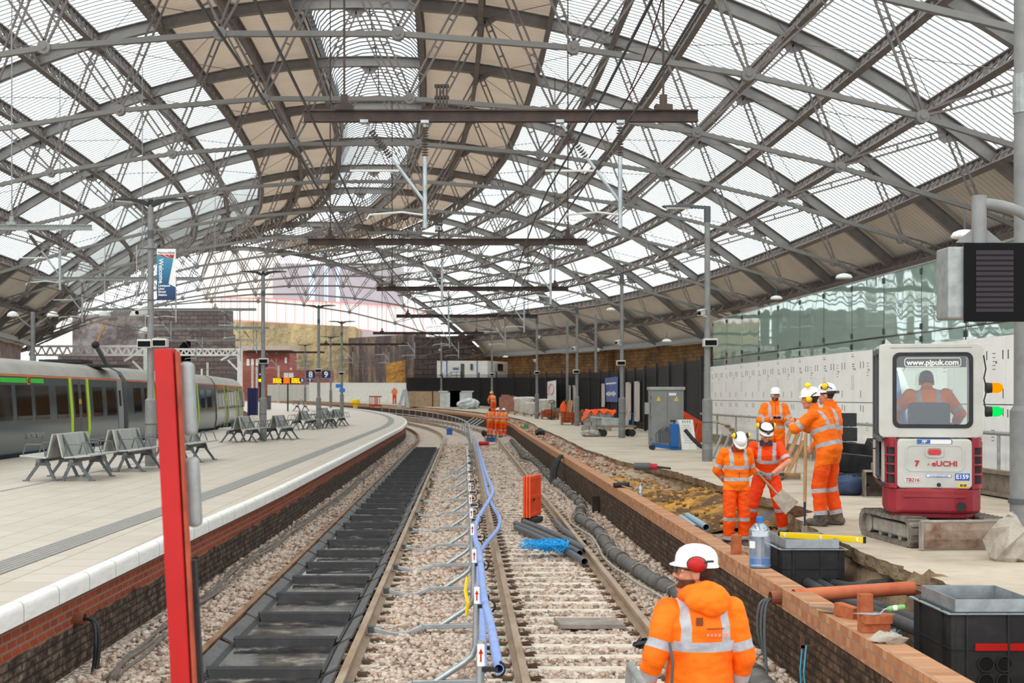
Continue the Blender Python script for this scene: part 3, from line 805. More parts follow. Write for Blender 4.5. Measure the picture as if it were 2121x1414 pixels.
m = MB().bar((hx(20)+.035, 20, 1.5), (hx(51.5)+.035, 51.5, 1.5), .02, 2.36); single(m, 'joint_shade_sheet', M['post_dark'], 'dark sheet added behind the white hoarding boards as shade in the joints', 'backing', base=(hx(20)+.035, 20, .3))  # dark sheet stands in for the shade in the joints between boards
# low dark kerb and handrail in front of the hoarding
m = MB(); m.bar((hx(20)-.08, 20, .17), (hx(51)-.08, 51, .17), .1, .28); single(m, 'kick_board', M['timber_dirty'], 'weathered timber kick board along the foot of the white hoarding', 'board', base=(hx(20)-.08, 20, .03))
m = MB(); m.tube([(hx(20)-.35, 20, 1.02), (hx(51)-.35, 51, 1.02)], .035, 8)
rail = single(m, 'handrail', M['galv_dull'], 'long grey tubular handrail in front of the white hoarding', 'handrail', base=(hx(20)-.35, 20, 0))
for yy in np.arange(21, 51, 3): MB().cyl((hx(yy)-.35, yy, 0), (hx(yy)-.35, yy, 1.02), .03, 8).build('upright', M['galv_dull'], rail, world=True)
m = MB(); m.bar((hx(17)-.55, 17, .22), (hx(27)-.75, 27, .22), .06, .3); m.bar((hx(17)-.6, 17, .42), (hx(27)-.8, 27, .42), .14, .06); m.bar((hx(17)-.55, 17, .06), (hx(27)-.75, 27, .06), .2, .06)
single(m, 'steel_barrier_rail', pm('barrier_rail', '8d8177', '6b5a4a', 4, .7, .1, .2), 'dirty ribbed steel barrier rail lying below the hoarding behind the digger', 'barrier rail', base=(hx(22)-.65, 22, 0))
# glass screen
mt_scr = NT('green_glass'); t = mt_scr
tr = t.n('BsdfTransparent', Color=lin('cbe3da')); df = t.n('BsdfDiffuse', Color=lin('c6e0d7')); gl = t.n('BsdfGlossy', Roughness=.02, Color=lin('eef8f4'))
nz = t.noise(t.coord('pos', (1, .7, .35)), .9, 1); t.L(t.bump(nz, .3, .06), gl.inputs['Normal'])
m1 = t.n('MixShader', Fac=.5); t.L(tr.outputs[0], m1.inputs[1]); t.L(df.outputs[0], m1.inputs[2])
m2 = t.n('MixShader', Fac=.38); t.L(m1.outputs[0], m2.inputs[1]); t.L(gl.outputs[0], m2.inputs[2]); t.L(m2.outputs[0], t.out.inputs[0])
mt_scr = t.m; mt_clamp = flat('clamp', '3d443f', .4, .5)
y = 19.4
while y < 51:
    for nm, z0, z1 in (('lower', 2.0, 2.94), ('upper', 2.96, 4.33)):
        x = hx(y+1.22)+.12
        t_ = thing('glass_screen', f'green tinted glass panel in the {nm} row of the screen above the white boards', 'glass panel', (x, y+1.22, z0), hang_+rr2.uniform(-.006, .006), f'{nm} panels of the green glass screen')
        MB().box((0, 0, (z1-z0)/2), (.02, 2.39, z1-z0)).build('pane', mt_scr, t_); MB().box((.005, 1.215, (z1-z0)/2), (.03, .04, z1-z0)).box((.005, 0, .01), (.03, 2.42, .03)).build('edge_seal', mt_clamp, t_)
        m = MB()
        for s in (-1, 1):
            for zz in ((.12, z1-z0-.12) if nm == 'upper' else (z1-z0-.12,)): m.box((-.02, s*1.19, zz), (.03, .06, .12))
        m.build('clamp', mt_clamp, t_)
    y += 2.44
m = MB().bar((hx(19.4)+.12, 19.4, 4.35), (hx(51.2)+.12, 51.2, 4.35), .05, .035); single(m, 'capping_rail', M['galv_dull'], 'thin pale rail capping the green glass screen', 'rail', base=(hx(19.4)+.12, 19.4, 4.33))
# black palisade fence, one thing per bay
def fx(y): return 8.65+cg(y)
mt_fence = flat('fence_black', '1d1b1d', .5); mt_back = flat('fence_backing', '2a2527', .8)
def fence_bay(y0, y1, back):
    t_ = thing('palisade_fence', 'black palisade fence bay behind the lamp posts' if back else 'open black palisade fence bay beside the grey cabinet', 'fence', (fx(y0), y0, gz(y0)), 0, 'black palisade fence' if back else 'open palisade bays')
    a = V(fx(y0), y0, gz(y0)); b = V(fx(y1), y1, gz(y1)); n = int((y1-y0)/(.16 if not back else .22))
    MB().box((a.x-.05, y0, 1.55+a.z), (.12, .12, 3.1)).build('post', mt_fence, t_, world=True)
    m = MB()
    for k in range(1, n):
        p = a+(b-a)*k/n; m.box((p.x, p.y, 1.5+p.z), (.03, .07, 2.9))
    m.build('pales', mt_fence, t_, world=True)
    m = MB()
    for zz in (.35, 2.6): m.bar(a+V(.04, 0, zz), b+V(.04, 0, zz), .05, .06)
    m.build('rail', mt_fence, t_, world=True)
    if back: MB().bar(a+V(.1, 0, 1.4), b+V(.1, 0, 1.4), .02, 2.5).build('backing_sheet', mt_back, t_, world=True)
y = 51.3
while y < 146:
    d = 4.0 if y < 90 else 5.0; fence_bay(y, y+d, y > 60); y += d
# signs and banners on the fence
def fsign(px0, px1, py0, py1, label, mat, cat='banner', name='banner', frame=None, dx=-.12):
    lo, hi = 51., 145.
    for _ in range(50):
        yc = (lo+hi)/2
        if (fx(yc)+dx)*F/yc > (px0+px1)/2-HX: lo = yc
        else: hi = yc
    x = fx(yc)+dx; z0 = CZ-(py1-HY)*yc/F; z1 = CZ-(py0-HY)*yc/F
    w = x*F/(px0-HX)-x*F/(px1-HX)
    t_ = thing(name, label, cat, (x, yc, z0))
    if frame:
        m = MB()
        for s in (-1, 1): m.box((0, s*w*.46, (z1-z0)/2), (.06, w*.08, z1-z0)); m.box((0, 0, (z1-z0)*(.5+s*.49)), (.06, w, .06))
        m.build('frame', frame, t_)
        MB().box((.01, 0, (z1-z0)/2), (.03, w*.86, (z1-z0)*.96)).build('poster', mat, t_)
    else: MB().box((0, 0, (z1-z0)/2), (.03, w, z1-z0)).build('sheet', mat, t_)
    return t_, w, z1-z0
RX = (PI/2, 0, -PI/2)
b_, w, h = fsign(1121, 1150, 790, 842, 'white printed banner with a pink ring on the black fence', M['white'])
m = MB(); m.tube([(-.03, -w*.25+w*.16*math.cos(a), h*.68+h*.2*math.sin(a)) for a in np.linspace(0, 2*PI, 25)], .05, 4); m.build('ring_emblem', flat('pinkish', 'd88a9a', .6), b_)
MB().box((-.02, w*.15, h*.5), (.01, w*.45, .1)).box((-.02, w*.2, h*.8), (.01, w*.3, .05)).build('lettering', flat('pale_red', 'c88a92', .6), b_)
b_, w, h = fsign(1253, 1279, 781, 832, 'blue banner with white lettering on the black fence', pm('banner_blue', '4a63a8', '3f5596', 2, .6, 0, .05))
MB().box((-.02, 0, h*.75), (.01, w*.8, .09)).build('lettering', M['white'], b_)
m = MB()
for k in range(7): m.box((-.02, w*(.35-.115*k), h*.33), (.01, w*.075, h*(.10+.05*(k % 3))))
m.build('lettering', M['white'], b_)
for px0, px1, py0, py1, nm in ((1297, 1306, 792, 869, 'poster frame by the second lamp post on the black fence'), (1315, 1324, 790, 872, 'poster frame nearest the grey cabinet on the black fence'), (1175, 1181, 798, 851, 'slim poster frame beside the third lamp post'), (1185, 1191, 798, 852, 'slim poster frame just behind the third lamp post'), (1247, 1252, 795, 842, 'narrow poster frame next to the blue banner')):
    fsign(px0, px1, py0, py1, 'pale '+nm, pm('poster', 'c9bcb4', 'c86a4a', 1.2, .4, 0, 0, lo=.55, hi=.6), 'poster frame', 'poster_frame', M['offwhite'])

# ---------------------------------------------------------------- posts
def tube_r(m, x, y, z0, z1, r0, r1=None, n=14): return m.cyl((x, y, z0), (x, y, z1), r0, n, r1)
def cctv(p, s, parent, name='security_camera'):
    m = MB(); x, y, z = p
    m.box((x+s*.16, y-.08, z), (.12, .34, .12), (.15, 0, s*.5)); m.box((x+s*.16, y-.1, z+.075), (.15, .4, .02), (.15, 0, s*.5)); m.cyl((x, y, z-.1), (x+s*.16, y, z-.05), .025, 8)
    o = m.build(name, M['offwhite'], parent, bevel=.01); MB().cyl((x+s*.16+s*.09, y-.24, z-.02), (x+s*.16+s*.1, y-.26, z-.024), .045, 10).build('lens', M['screen'], o)
def help_box(p, parent, w=.34, name='display_box'):
    x, y, z = p; m = MB().box((x, y, z), (w, .3, .2)); o = m.build(name, M['offwhite'], parent, bevel=.015)
    MB().box((x, y-.155, z-.01), (w*.86, .01, .13)).build('screen', M['screen'], o)
def lamp_post(loc, label, group, H=6.35, kind='double', extras=()):
    t_ = thing('lamp_post', label, 'lamp post', loc, 0, group)
    m = MB(); tube_r(m, 0, 0, 0, 1.55, .13); tube_r(m, 0, 0, 1.55, 1.6, .13, .085); m.build('post_base', M['post'], t_, smooth=True)
    m = MB(); tube_r(m, 0, 0, 1.58, H-.15, .08, .07); m.build('pole', M['post'], t_, smooth=True)
    m = MB(); tube_r(m, 0, 0, 0.05, .3, .134); m.box((0, -.11, .62), (.14, .06, .3)); m.build('access_door', pm('post_door', '7c7d7d', '717272', 4, .5, 0, 0), t_)
    MB().lathe([(.135, .98), (.142, .98), (.142, 1.0), (.135, 1.0)], n=14).build('strap', M['post_dark'], t_)
    if kind == 'double':
        m = MB(); tube_r(m, 0, 0, H-.25, H-.02, .06)
        for s in (-1, 1):
            m.prism([(s*.02, H-.11), (s*.16, H-.03), (s*.5, H+.0), (s*.87, H-.02), (s*.88, H-.045), (s*.3, H-.085), (s*.06, H-.2)][::s], -.1, .1, 'y')
        m.build('lamp_head', M['black'], t_, bevel=.01)
        for s in (-1, 1): MB().box((s*.62, 0, H-.065), (.4, .16, .02), (0, s*-.06, 0)).build('diffuser', M['white'], t_)
        tube_r(MB(), 0, 0, H-.95, H-.75, .078).build('collar', M['post_dark'], t_)
    else:
        m = MB(); tube_r(m, 0, 0, H-.4, H, .085); m.build('collar', M['post_dark'], t_)
        m = MB(); m.bar((0, 0, H-.03), (-.5, 0, H+.0), .1, .08); m.prism([(-.35, H-.05), (-1.1, H-.03), (-1.15, H+.01), (-.4, H+.06)], -.12, .12, 'y'); m.build('lamp_head', M['post_dark'], t_, bevel=.01)
        MB().box((-.75, 0, H-.05), (.6, .2, .02)).build('diffuser', M['white'], t_)
    for e in extras:
        if e[0] == 'box': help_box((e[1], -.1, e[2]), t_)
        elif e[0] == 'cam': cctv((0, -.05, e[2]), e[1], t_)
        elif e[0] == 'horn': 
            m = MB(); m.lathe([(.03, -.08), (.05, -.04), (.13, .08), (.14, .1)], (e[1], 0, e[2]), 12); m.build('loudspeaker', M['offwhite'], t_)
    return t_
for px, py, nm, ex in ((1465, 955, 'grey platform lamp post with a single arm, beside the white hoarding', (('box', .05, 3.0), ('cam', -1, 3.75))),
                   (1288, 907, 'grey platform lamp post with a single arm, behind the flat trolley', (('box', -.05, 2.95), ('cam', -1, 3.75))),
                   (1195, 882, 'grey platform lamp post with a single arm, beside the brick stack', (('box', -.05, 2.95), ('cam', -1, 4.2))),
                   (1112, 867, 'grey platform lamp post with a single arm, beside the white bulk bags', (('box', 0, 2.95), ('cam', -1, 3.7), ('cam', 1, 5.2))),):
    p = atg(px, py, 0); lamp_post(p, nm, 'lamp posts on the work platform', 6.45, 'single', ex)
for px, Y, nm in ((1019, 112, 'grey lamp post on the far platform behind the four orange workers'), (914, 132, 'distant grey lamp post near the white cabin')):
    lamp_post(((px-HX)*Y/F, Y, gz(Y)), nm, 'lamp posts on the work platform', 6.4, 'single', (('box', 0, 2.9), ('cam', -1, 5.2)))
for px, Y, nm in ((1175, 98, 'tall plain pole behind the black fence near the stone wall'), (1234, 92, 'tall plain pole with a camera rising behind the black fence')):
    m = MB(); tube_r(m, 0, 0, 0, 6.9, .09); o = single(m, 'tall_pole', M['post'], nm, 'pole'); o.location = ((px-HX)*Y/F, Y, 0)
    if px == 1234: cctv((0, 0, 4.6), 1, o)
# big post at the frame edge with the dark information display
p = V(5.77, 14.6, 0)
t_ = thing('steel_post', 'large grey steel post rising beside the broken concrete lump', 'post', p)
m = MB(); tube_r(m, 0, 0, 0, 1.5, .155); tube_r(m, 0, 0, 1.5, 1.55, .155, .12); m.build('post_base', M['post'], t_, smooth=True)
m = MB(); tube_r(m, 0, 0, 1.52, 8.5, .115); m.build('pole', M['post'], t_, smooth=True)
MB().lathe([(.155, .55), (.17, .55), (.17, .6), (.155, .6)], n=16).build('strap', M['post_dark'], t_); MB().lathe([(.116, 4.55), (.126, 4.55), (.126, 4.95), (.116, 4.95)], n=16).build('collar', M['galv_dull'], t_)
Y = 13.2; a = aty(1960, 514, Y); 
t_ = thing('information_display', 'dark information display screen hanging from a bent grey pipe', 'display screen', aty(2058, 664, Y))
q0 = aty(1997, 503, Y); q1 = aty(2122, 666, Y); cx = (q0.x+q1.x)/2; w = q1.x-q0.x; h = q0.z-q1.z
m = MB().box((cx, Y, (q0.z+q1.z)/2), (w, .04, h)); m.build('bezel', M['screen'], t_, world=True, bevel=.006)
m = MB().box((cx-.09, Y+.2, (q0.z+q1.z)/2), (w+.10, .34, h*.92)); m.build('casing', M['galv_dull'], t_, world=True, bevel=.02)
sm = MB(); sx = cx-.005; sw = w*.62; sh = h*.78; zc = (q0.z+q1.z)/2+.01
MB().box((sx, Y-.022, zc), (sw, .006, sh)).build('screen', flat('lcd', '3a3438', .5, 0, .15), t_, world=True)
for k in range(11): sm.box((sx, Y-.026, zc+sh*(.42-.085*k)), (sw, .004, .016))
sm.build('screen_rows', flat('lcd_row', '1c181b', .5, 0, .12), t_, world=True)
b0 = aty(2036, 500, Y); b1 = aty(2036, 402, Y)
m = MB().cyl(V(b0.x, Y+.1, b0.z-.02), V(b1.x, Y+.1, b1.z), .068, 18); m.build('pipe_stub', M['post'], t_, world=True, smooth=True)
m = MB(); c0 = V(b1.x, Y+.1, b1.z-.07); pts = [c0+V(.55*math.sin(s), .0+1.3*s/1.57*.0, .0-.18*(1-math.cos(s))*1.6) for s in np.linspace(0, 1.5, 9)]; pts[-1] = V(p.x, p.y-1.0, pts[-1].z-.03); pts.append(V(p.x, p.y, pts[-1].z-.1))
m.tube(pts, .05, 12); m.build('curved_arm', M['post'], t_, world=True, smooth=True)
m = MB(); 
for s in (-1, 1): m.prism([(b0.x+s*.06, b0.z), (b0.x+s*.22, b0.z), (b0.x+s*.06, b0.z+.13)][::s], Y+.09, Y+.11, 'y')
m.build('gusset', M['post'], t_, world=True)
# white globe lamps hanging at the wall heads
for i, (px, py, Y) in enumerate(((1998, 493, 25), (1748, 577, 40), (1608, 620, 55), (1265, 643, 75), (1381, 708, 70), (1047, 740, 120))):
    q = aty(px, py, Y); m = MB().lathe([(.22, 0), (.24, .03), (.2, .1), (.1, .14), (.02, .15)], (0, 0, 0), 14); o = single(m, 'dome_lamp', M['white'], None, None); o.location = q
    prop(o, ['white dome lamp above the dark information display', 'white dome lamp over the green glass screen', 'small white dome lamp at the end of the glass screen', 'white dome lamp under the eaves by the tall pole', 'white dome lamp against the sandstone wall', 'white dome lamp beside the white cabin'][i], 'lamp', 'dome lamps under the eaves')
    MB().cyl((0, 0, .14), (0, 0, .5), .015, 6).build('stem', M['post_dark'], o)
# ---------------------------------------------------------------- goods standing on the work platform
def base(px, py, z=0): return atg(px, py, z)
# grey equipment cabinet
p = base(1382, 925); t_ = thing('equipment_cabinet', 'tall grey steel equipment cabinet with two warning signs', 'cabinet', p)
mg = pm('cabinet_grey', '8c8d8c', '7d7e7d', 3, .5, .1, .05)
MB().box((0, .3, .95), (1.08, .6, 1.82)).build('body', mg, t_, bevel=.01); MB().box((0, .3, 1.9), (1.16, .7, .1)).build('lid', pm('cab_lid', 'adaca8', '989793', 3, .5, 0, .05), t_, bevel=.01)
for s in (-1, 1):
    d = MB().box((s*.265, -.012, .93), (.52, .025, 1.74)).build('door', mg, t_, bevel=.004)
    MB().prism([(s*.265+(-.02 if s < 0 else .03)-.07, 1.50), (s*.265+(-.02 if s < 0 else .03)+.07, 1.50), (s*.265+(-.02 if s < 0 else .03), 1.64)], -.032, -.026, 'y').build('warning_sign', M['yellow'], d)
    MB().box((s*.265+(-.02 if s < 0 else .03), -.034, 1.545), (.018, .004, .05)).build('warning_symbol', M['black'], d)
    if s > 0: MB().box((.17, -.04, .85), (.16, .05, .03)).box((.22, -.05, .81), (.03, .03, .1)).build('handle', M['black'], d)
    for zz in (.25, .95, 1.6): MB().box((s*.535, -.02, zz), (.03, .04, .1)).build('hinge', M['post_dark'], d)
MB().box((.17, -.03, 1.71), (.24, .005, .08)).build('number_plate', M['white'], t_); MB().box((-.62, .25, 1.25), (.14, .3, .38)).build('junction_box', M['galv_dull'], t_, bevel=.01); MB().box((0, .3, .03), (1.02, .56, .06)).build('plinth', M['black'], t_)
# A-board
p = base(1419, 931); t_ = thing('a_board', 'white folding A-board sign with faint print, standing by the cabinet', 'sign board', p, .35)
for s in (-1, 1):
    m = MB(); a = V(0, s*.26, 0); b = V(0, s*.03, .92); m.bar(a, b, .5, .03, (0, 1, 0)); o = m.build('panel', M['white'], t_)
    if s < 0:
        q = MB()
        for k in range(9): c = a+(b-a)*(.25+.07*k)+V(0, -.02, .0); q.box(c, (.3-.03*(k % 3), .004, .015), (-.24, 0, 0))
        q.build('printed_text', flat('faint_print', 'b9a9a2', .6), o)
        q = MB()
        for k in range(4): c = a+(b-a)*.94+V(-.12+.08*k, -.022, 0); q.box(c, (.03, .004, .06), (-.24, 0, 0))
        q.build('printed_marks', M['green'], o)
MB().cyl((.24, .1, .1), (.24, .1, .34), .035, 10).build('red_canister', M['red'], t_)
# blue lifting machine and stacked orange barriers behind it
p = base(1381, 932); t_ = thing('blue_machine', 'small blue wheeled machine beside the white A-board', 'machine', p)
MB().box((0, .2, .1), (.9, .18, .12), (0, .15, 0)).box((.25, .2, .45), (.25, .3, .7)).build('frame', M['blue'], t_, bevel=.01); MB().box((.02, .2, .42), (.26, .24, .42)).cyl((-.2, .12, .2), (-.2, .12, .62), .05, 10).cyl((.02, .05, .66), (.02, .2, .74), .06, 10).tube([(-.3, .1, .2), (-.32, .1, .5), (-.1, .05, .7), (.1, .1, .5)], .02, 6).build('motor', M['post_dark'], t_)
for s in (-1, 1): MB().cyl((-.42, .2+s*.14, .08), (-.42, .2+s*.19, .08), .08, 12).build('wheel', M['blackrub'], t_)
mt_orb = pm('barrier_orange', 'f2582a', 'd94a1c', 3, .5, 0, .05)
for k in range(5):
    p = aty(1432, 905, 47.5); t_ = thing('plastic_barrier', 'orange-red plastic pedestrian barrier leaning in a stack behind the lamp post', 'barrier', (7.15+.08*k, 47.7+.12*k, 0), .1*k, 'stacked orange barriers')
    t_.rotation_euler[1] = .28+.05*k
    m = MB()
    for zz in (.12, .95): m.box((0, 0, zz), (1.1, .05, .12))
    for j in range(9): m.box((-.52+.13*j, 0, .53), (.06, .04, .8))
    m.build('grille', mt_orb, t_)
p = base(1449, 935); single(MB().tube([aty(1419, 890, 42.6), aty(1434, 908, 42.5), aty(1450, 923, 42.4), aty(1468, 932, 42.3)], .06, 10), 'drain_pipe', M['blackrub'], 'black pipe slanting down beside the lamp post by the hoarding', 'pipe', base=p)
# flat trolley
p = base(1281, 905); t_ = thing('flat_trolley', 'four wheeled flat trolley loaded with wrapped slabs, behind a lamp post', 'trolley', p+V(0, 1.0, 0), .15)
MB().box((0, 0, .42), (1.5, .8, .08)).build('deck', M['timber_dirty'], t_)
for s in (-1, 1):
    for q in (-1, 1): MB().cyl((s*.6, q*.3, .15), (s*.6, q*.36, .15), .15, 14).build('wheel', M['blackrub'], t_)
MB().tube([(.7, 0, .4), (.75, 0, .9), (.6, 0, 1.0)], .025, 6).build('handle', M['blue'], t_)
pw = p+V(0, 1.0, .46); single(MB().box(pw+V(-.1, 0, .14), (1.1, .7, .28), (0, 0, .15)).box(pw+V(-.45, 0, .30), (1.1, .5, .05), (0, .06, .1)), 'wrapped_slabs', pm('wrapped', 'c3c6c4', '9fa6a6', 4, .4, 0, .2), 'pale wrapped slabs stacked on the flat trolley', 'slabs', base=pw)
single(MB().ball(p+V(-1.05, .6, .12), .4, 16, 10, 1, .7, .4).rough(.05), 'plastic_sheeting', pm('sheeting', 'b9b3aa', '8d857c', 5, .5, 0, .2), 'crumpled grey sheeting lying beside the concrete block stack', 'sheeting', base=p+V(-1.2, .6, 0))
# concrete block stack with orange sheet
mt_blk = pm('grey_block', 'a9a6a0', '918e88', 5, .9, 0, .3); p = base(1240, 892)
for r in range(4):
    for c in range(4):
        o = single(MB().box((0, 0, .1075), (.34, .42, .21)), 'concrete_block', mt_blk, 'grey concrete block in the stack under the orange sheet', 'block', 'grey concrete blocks', bevel=.006); o.location = p+V(-.6+.36*c+.1*(r % 2), .5, .22*r)
vs = []; fs = []; r3 = random.Random(5)
for i in range(9):
    for j in range(6): vs.append((p.x-.75+1.6*i/8, p.y+.2+.7*j/5, .93+r3.uniform(-.03, .12)-(.5 if i == 0 else 0)-(.25 if j == 0 and i % 2 else 0)))
for i in range(8):
    for j in range(5): fs.append((i*6+j, i*6+j+1, (i+1)*6+j+1, (i+1)*6+j))
o = single(MB().add(vs, fs), 'orange_sheet', M['orange'], 'crumpled orange plastic sheet thrown over the concrete blocks', 'sheet', base=p+V(0, .5, .88)); sd = o.modifiers.new('s', 'SOLIDIFY'); sd.thickness = .02
# brick pallets
mt_loose = pm('loose_brick', 'c0603a', '8f3f25', 7, .85, 0, .2)
def brick_stack(px, py, nx, nz, name_, grp):
    p = base(px, py); t_ = thing('timber_pallet', f'timber pallet under the {name_}', 'pallet', p+V(0, .5, 0))
    for k in range(5): MB().box((0, -.4+.2*k, .13), (.22*nx+.1, .11, .02)).build('deck_board', M['timber_dirty'], t_)
    for s in (-1, 0, 1): MB().box((s*.1*nx, 0, .06), (.09, .95, .11)).build('bearer', M['timber_dirty'], t_)
    first = None
    for r in range(nz):
        for c in range(nx):
            if r == nz-1 and r3.random() < .3: continue
            o = single(MB().box((0, 0, .0335), (.205, .8, .065)), 'brick', mt_loose, f'red brick stacked in the {name_}', 'brick', grp) if first is None else first.copy()
            if first is None: first = o
            else: C.objects.link(o)
            o.location = p+V((c-(nx-1)/2)*.218+r3.uniform(-.01, .01), .5+r3.uniform(-.04, .04), .145+.068*r); o.rotation_euler[2] = r3.uniform(-.04, .04)
brick_stack(1188, 880, 6, 9, 'brick stack by the lamp post', 'bricks on the near pallet'); brick_stack(1218, 879, 3, 10, 'taller brick stack beside the concrete blocks', 'bricks on the second pallet'); brick_stack(1140, 868, 5, 7, 'brick stack behind the pallet truck', 'bricks behind the pallet truck')
# plank with orange jacket, barrow, pallet truck
p = base(1166, 871); single(MB().bar(p+V(.3, .2, 0), p+V(.5, .3, 1.25), .3, .05, (0, 1, 0)), 'timber_plank', M['timber'], 'upright timber board leaning with orange netting on it', 'board', base=p+V(.3, .2, 0))
single(MB().ball(p+V(.05, .2, .75), .42, 10, 8, .45, .4, 1).rough(.05), 'orange_netting', M['orange'], 'bundle of orange netting hung on the upright timber board', 'netting', base=p+V(.05, .2, .35))
p = base(1142, 869); t_ = thing('pallet_truck', 'hand pallet truck with a loop handle beside the loose bricks', 'pallet truck', p)
MB().box((-.15, .3, .12), (.16, 1.1, .07)).box((.2, .3, .12), (.16, 1.1, .07)).build('fork', M['black'], t_); MB().tube([(0, -.2, .1), (0, -.3, 1.0), (-.14, -.3, 1.1), (-.14, -.3, 1.22), (.14, -.3, 1.22), (.14, -.3, 1.1), (0, -.3, 1.0)], .025, 6).build('handle', M['black'], t_); MB().cyl((-.08, -.2, .1), (.08, -.2, .1), .1, 12).build('wheel', M['blackrub'], t_)
p = base(1155, 869); t_ = thing('wheelbarrow', 'upturned green wheelbarrow with dark wheel by the timber board', 'wheelbarrow', p)
MB().lathe([(.2, 0), (.36, .22), (.38, .22)], (0, .2, .5), 10).build('tray', M['galv_dull'], t_); MB().cyl((-.25, -.05, .22), (-.2, -.05, .22), .22, 16).build('wheel', M['blackrub'], t_); MB().tube([(-.2, 0, .25), (.3, .1, .9), (.6, .1, 1.35)], .025, 6).build('handle', M['green'], t_)
# bulk bags and wrapped packs
def bag(px, py, s, label, mat, sz=(1, 1, 1)):
    p = base(px, py); m = MB().lathe([(.42, 0), (.5, .15), (.5, .55), (.56, .75), (.5, .82), (.1, .78)], (0, 0, 0), 12, sz[0]*s, sz[1]*s); m.v = [(x, y, z*s*sz[2]) for x, y, z in m.v]; m.rough(.025*s)
    o = single(m, 'bulk_bag', mat, label, 'bag', 'bulk bags on the work platform', smooth=60); o.location = p+V(0, .5, .15); return p
mt_bag = pm('bag_white', 'd9d6cf', 'bdb8b0', 3, .7, 0, .2)
for px, py, s, lb in ((1086, 859, 1.35, 'pale bulk bag full to the brim beside the wrapped bricks'), (1102, 862, 1.0, 'low white bulk bag behind the lamp post by the bricks'), (1130, 862, 1.25, 'wide white bulk bag behind the pallet truck')):
    p = bag(px, py, s, lb, mt_bag)
    m = MB(); 
    for k in range(5): m.box((p.x, p.y+.1+.2*k, p.z+.12), (1.2*s, .1, .03))
    for q in (-1, 0, 1): m.box((p.x+q*.5*s, p.y+.5, p.z+.05), (.09, 1, .1))
    single(m, 'timber_pallet', M['timber_dirty'], 'timber pallet under the '+lb.split(' bulk')[0]+' bag '+{1086: 'beside the wrapped bricks', 1102: 'behind the lamp post', 1130: 'behind the pallet truck'}[px], 'pallet', base=(p.x, p.y+.5, p.z))
p = base(1053, 856); single(MB().box(p+V(0, .6, .68), (1.3, 1.1, 1.05)).box(p+V(-.2, .5, 1.28), (.6, .7, .2)).box(p+V(.3, .6, 1.24), (.5, .6, .12)), 'wrapped_brick_pack', pm('wrapped_brick', 'a8705f', '8f5f52', 4, .35, 0, .2), 'shrink wrapped pack of red bricks near the four workers', 'brick pack', base=p+V(0, .6, .15))
m = MB(); 
for k in range(5): m.box((p.x, p.y+.15+.22*k, p.z+.12), (1.4, .12, .03))
for q in (-1, 0, 1): m.box((p.x+q*.55, p.y+.6, p.z+.05), (.1, 1.1, .1))
single(m, 'timber_pallet', M['timber_dirty'], 'timber pallet under the shrink wrapped brick pack', 'pallet', base=(p.x, p.y+.6, p.z))
for i, (px, w_, lb) in enumerate(((932, 1.7, 'pale wrapped goods stack near the distant lamp post'), (955, 1.9, 'bluish wrapped goods stack next to the plastic heap'))):
    q = V((px-HX)*123/F, 123, gz(123)); single(MB().box(q+V(0, 0, .75), (w_, 1.2, 1.3)).box(q+V(0, 0, 1.45), (w_*1.15, 1.3, .1)), 'wrapped_goods', pm('wrap%d' % i, 'd5d9d8', 'b5bcbd', 3, .4, 0, .2), lb, 'wrapped goods', base=q+V(0, 0, .0))
q = V((970-HX)*120/F, 120, gz(120)); single(MB().ball(q+V(0, 0, .4), .8, 16, 10, 1.2, .7, .6).rough(.09), 'plastic_heap', pm('wrap2', 'dfe3e2', 'aab4b6', 3, .35, 0, .2), 'heap of shiny white plastic sheeting on the far platform', 'sheeting', base=q)
for i, (px, w_) in enumerate(((868, 2.6), (908, 1.1))):
    q = V((px-HX)*130/F, 130, gz(130)); single(MB().box(q+V(0, 0, .7), (w_, 1.2, 1.4)), 'block_pack', pm('tan_block', 'b59c80', '9c866e', 3, .9, 0, .2), ['wide pack of tan blocks at the far end of the platform', 'narrow pack of tan blocks beside the distant lamp post'][i], 'block pack', 'packs of tan blocks', base=q)
# ================================================================ left platform: posts, benches, train, signs
LG = 'double headed lamp posts on the island platform'
for px, Y, nm, ex in ((312, 33.5, 'tall grey lamp post with the blue banner, beside the front benches', (('box', -.1, 2.88), ('cam', -1, 3.62), ('box', .25, 2.9))),
                  (545, 52.8, 'grey lamp post standing among the second group of benches', (('box', .04, 2.95),)),
                  (660, 72.5, 'grey lamp post carrying the 8 and 9 platform signs', (('box', 0, 2.95),)),
                  (708, 92, 'grey lamp post with two small blue notices', (('box', 0, 2.9), ('horn', -.25, 3.9), ('horn', .25, 3.9))),
                  (685, 126, 'distant grey lamp post in front of the sandstone cliff', ()), (632, 156, 'farthest small lamp post by the departure board', ())):
    lamp_post(((px-HX)*Y/F, Y, gz(Y)), nm, LG, 6.3, 'double', ex)
# hanging welcome banner
Y = 33.4; q0 = aty(325, 515, Y); q1 = aty(364, 620, Y); w = q1.x-q0.x; h = q0.z-q1.z; zc = (q0.z+q1.z)/2; xc = (q0.x+q1.x)/2
t_ = thing('welcome_banner', 'hanging blue and white welcome banner beside the lamp post', 'banner', (xc, Y, zc))
MB().box((0, 0, 0), (w, .02, h)).build('cloth', M['white'], t_)
t = NT('banner_blue_fade'); sp = t.n('SeparateXYZ'); t.L(t.coord(), sp.inputs[0])
t.pbr(t.ramp(t.math('ADD', t.math('MULTIPLY', sp.outputs[2], .8), .5), [(.05, lin('17305a')), (.35, lin('1c5582')), (.8, lin('3f8fae'))]), .6)
MB().prism([(-w/2, -h/2), (w/2, -h/2), (w/2, -h*.26), (w*.12, -h*.19), (w*.38, h*.30), (-w/2, h*.38)], -.014, -.011, 'y').build('blue_field', t.m, t_)
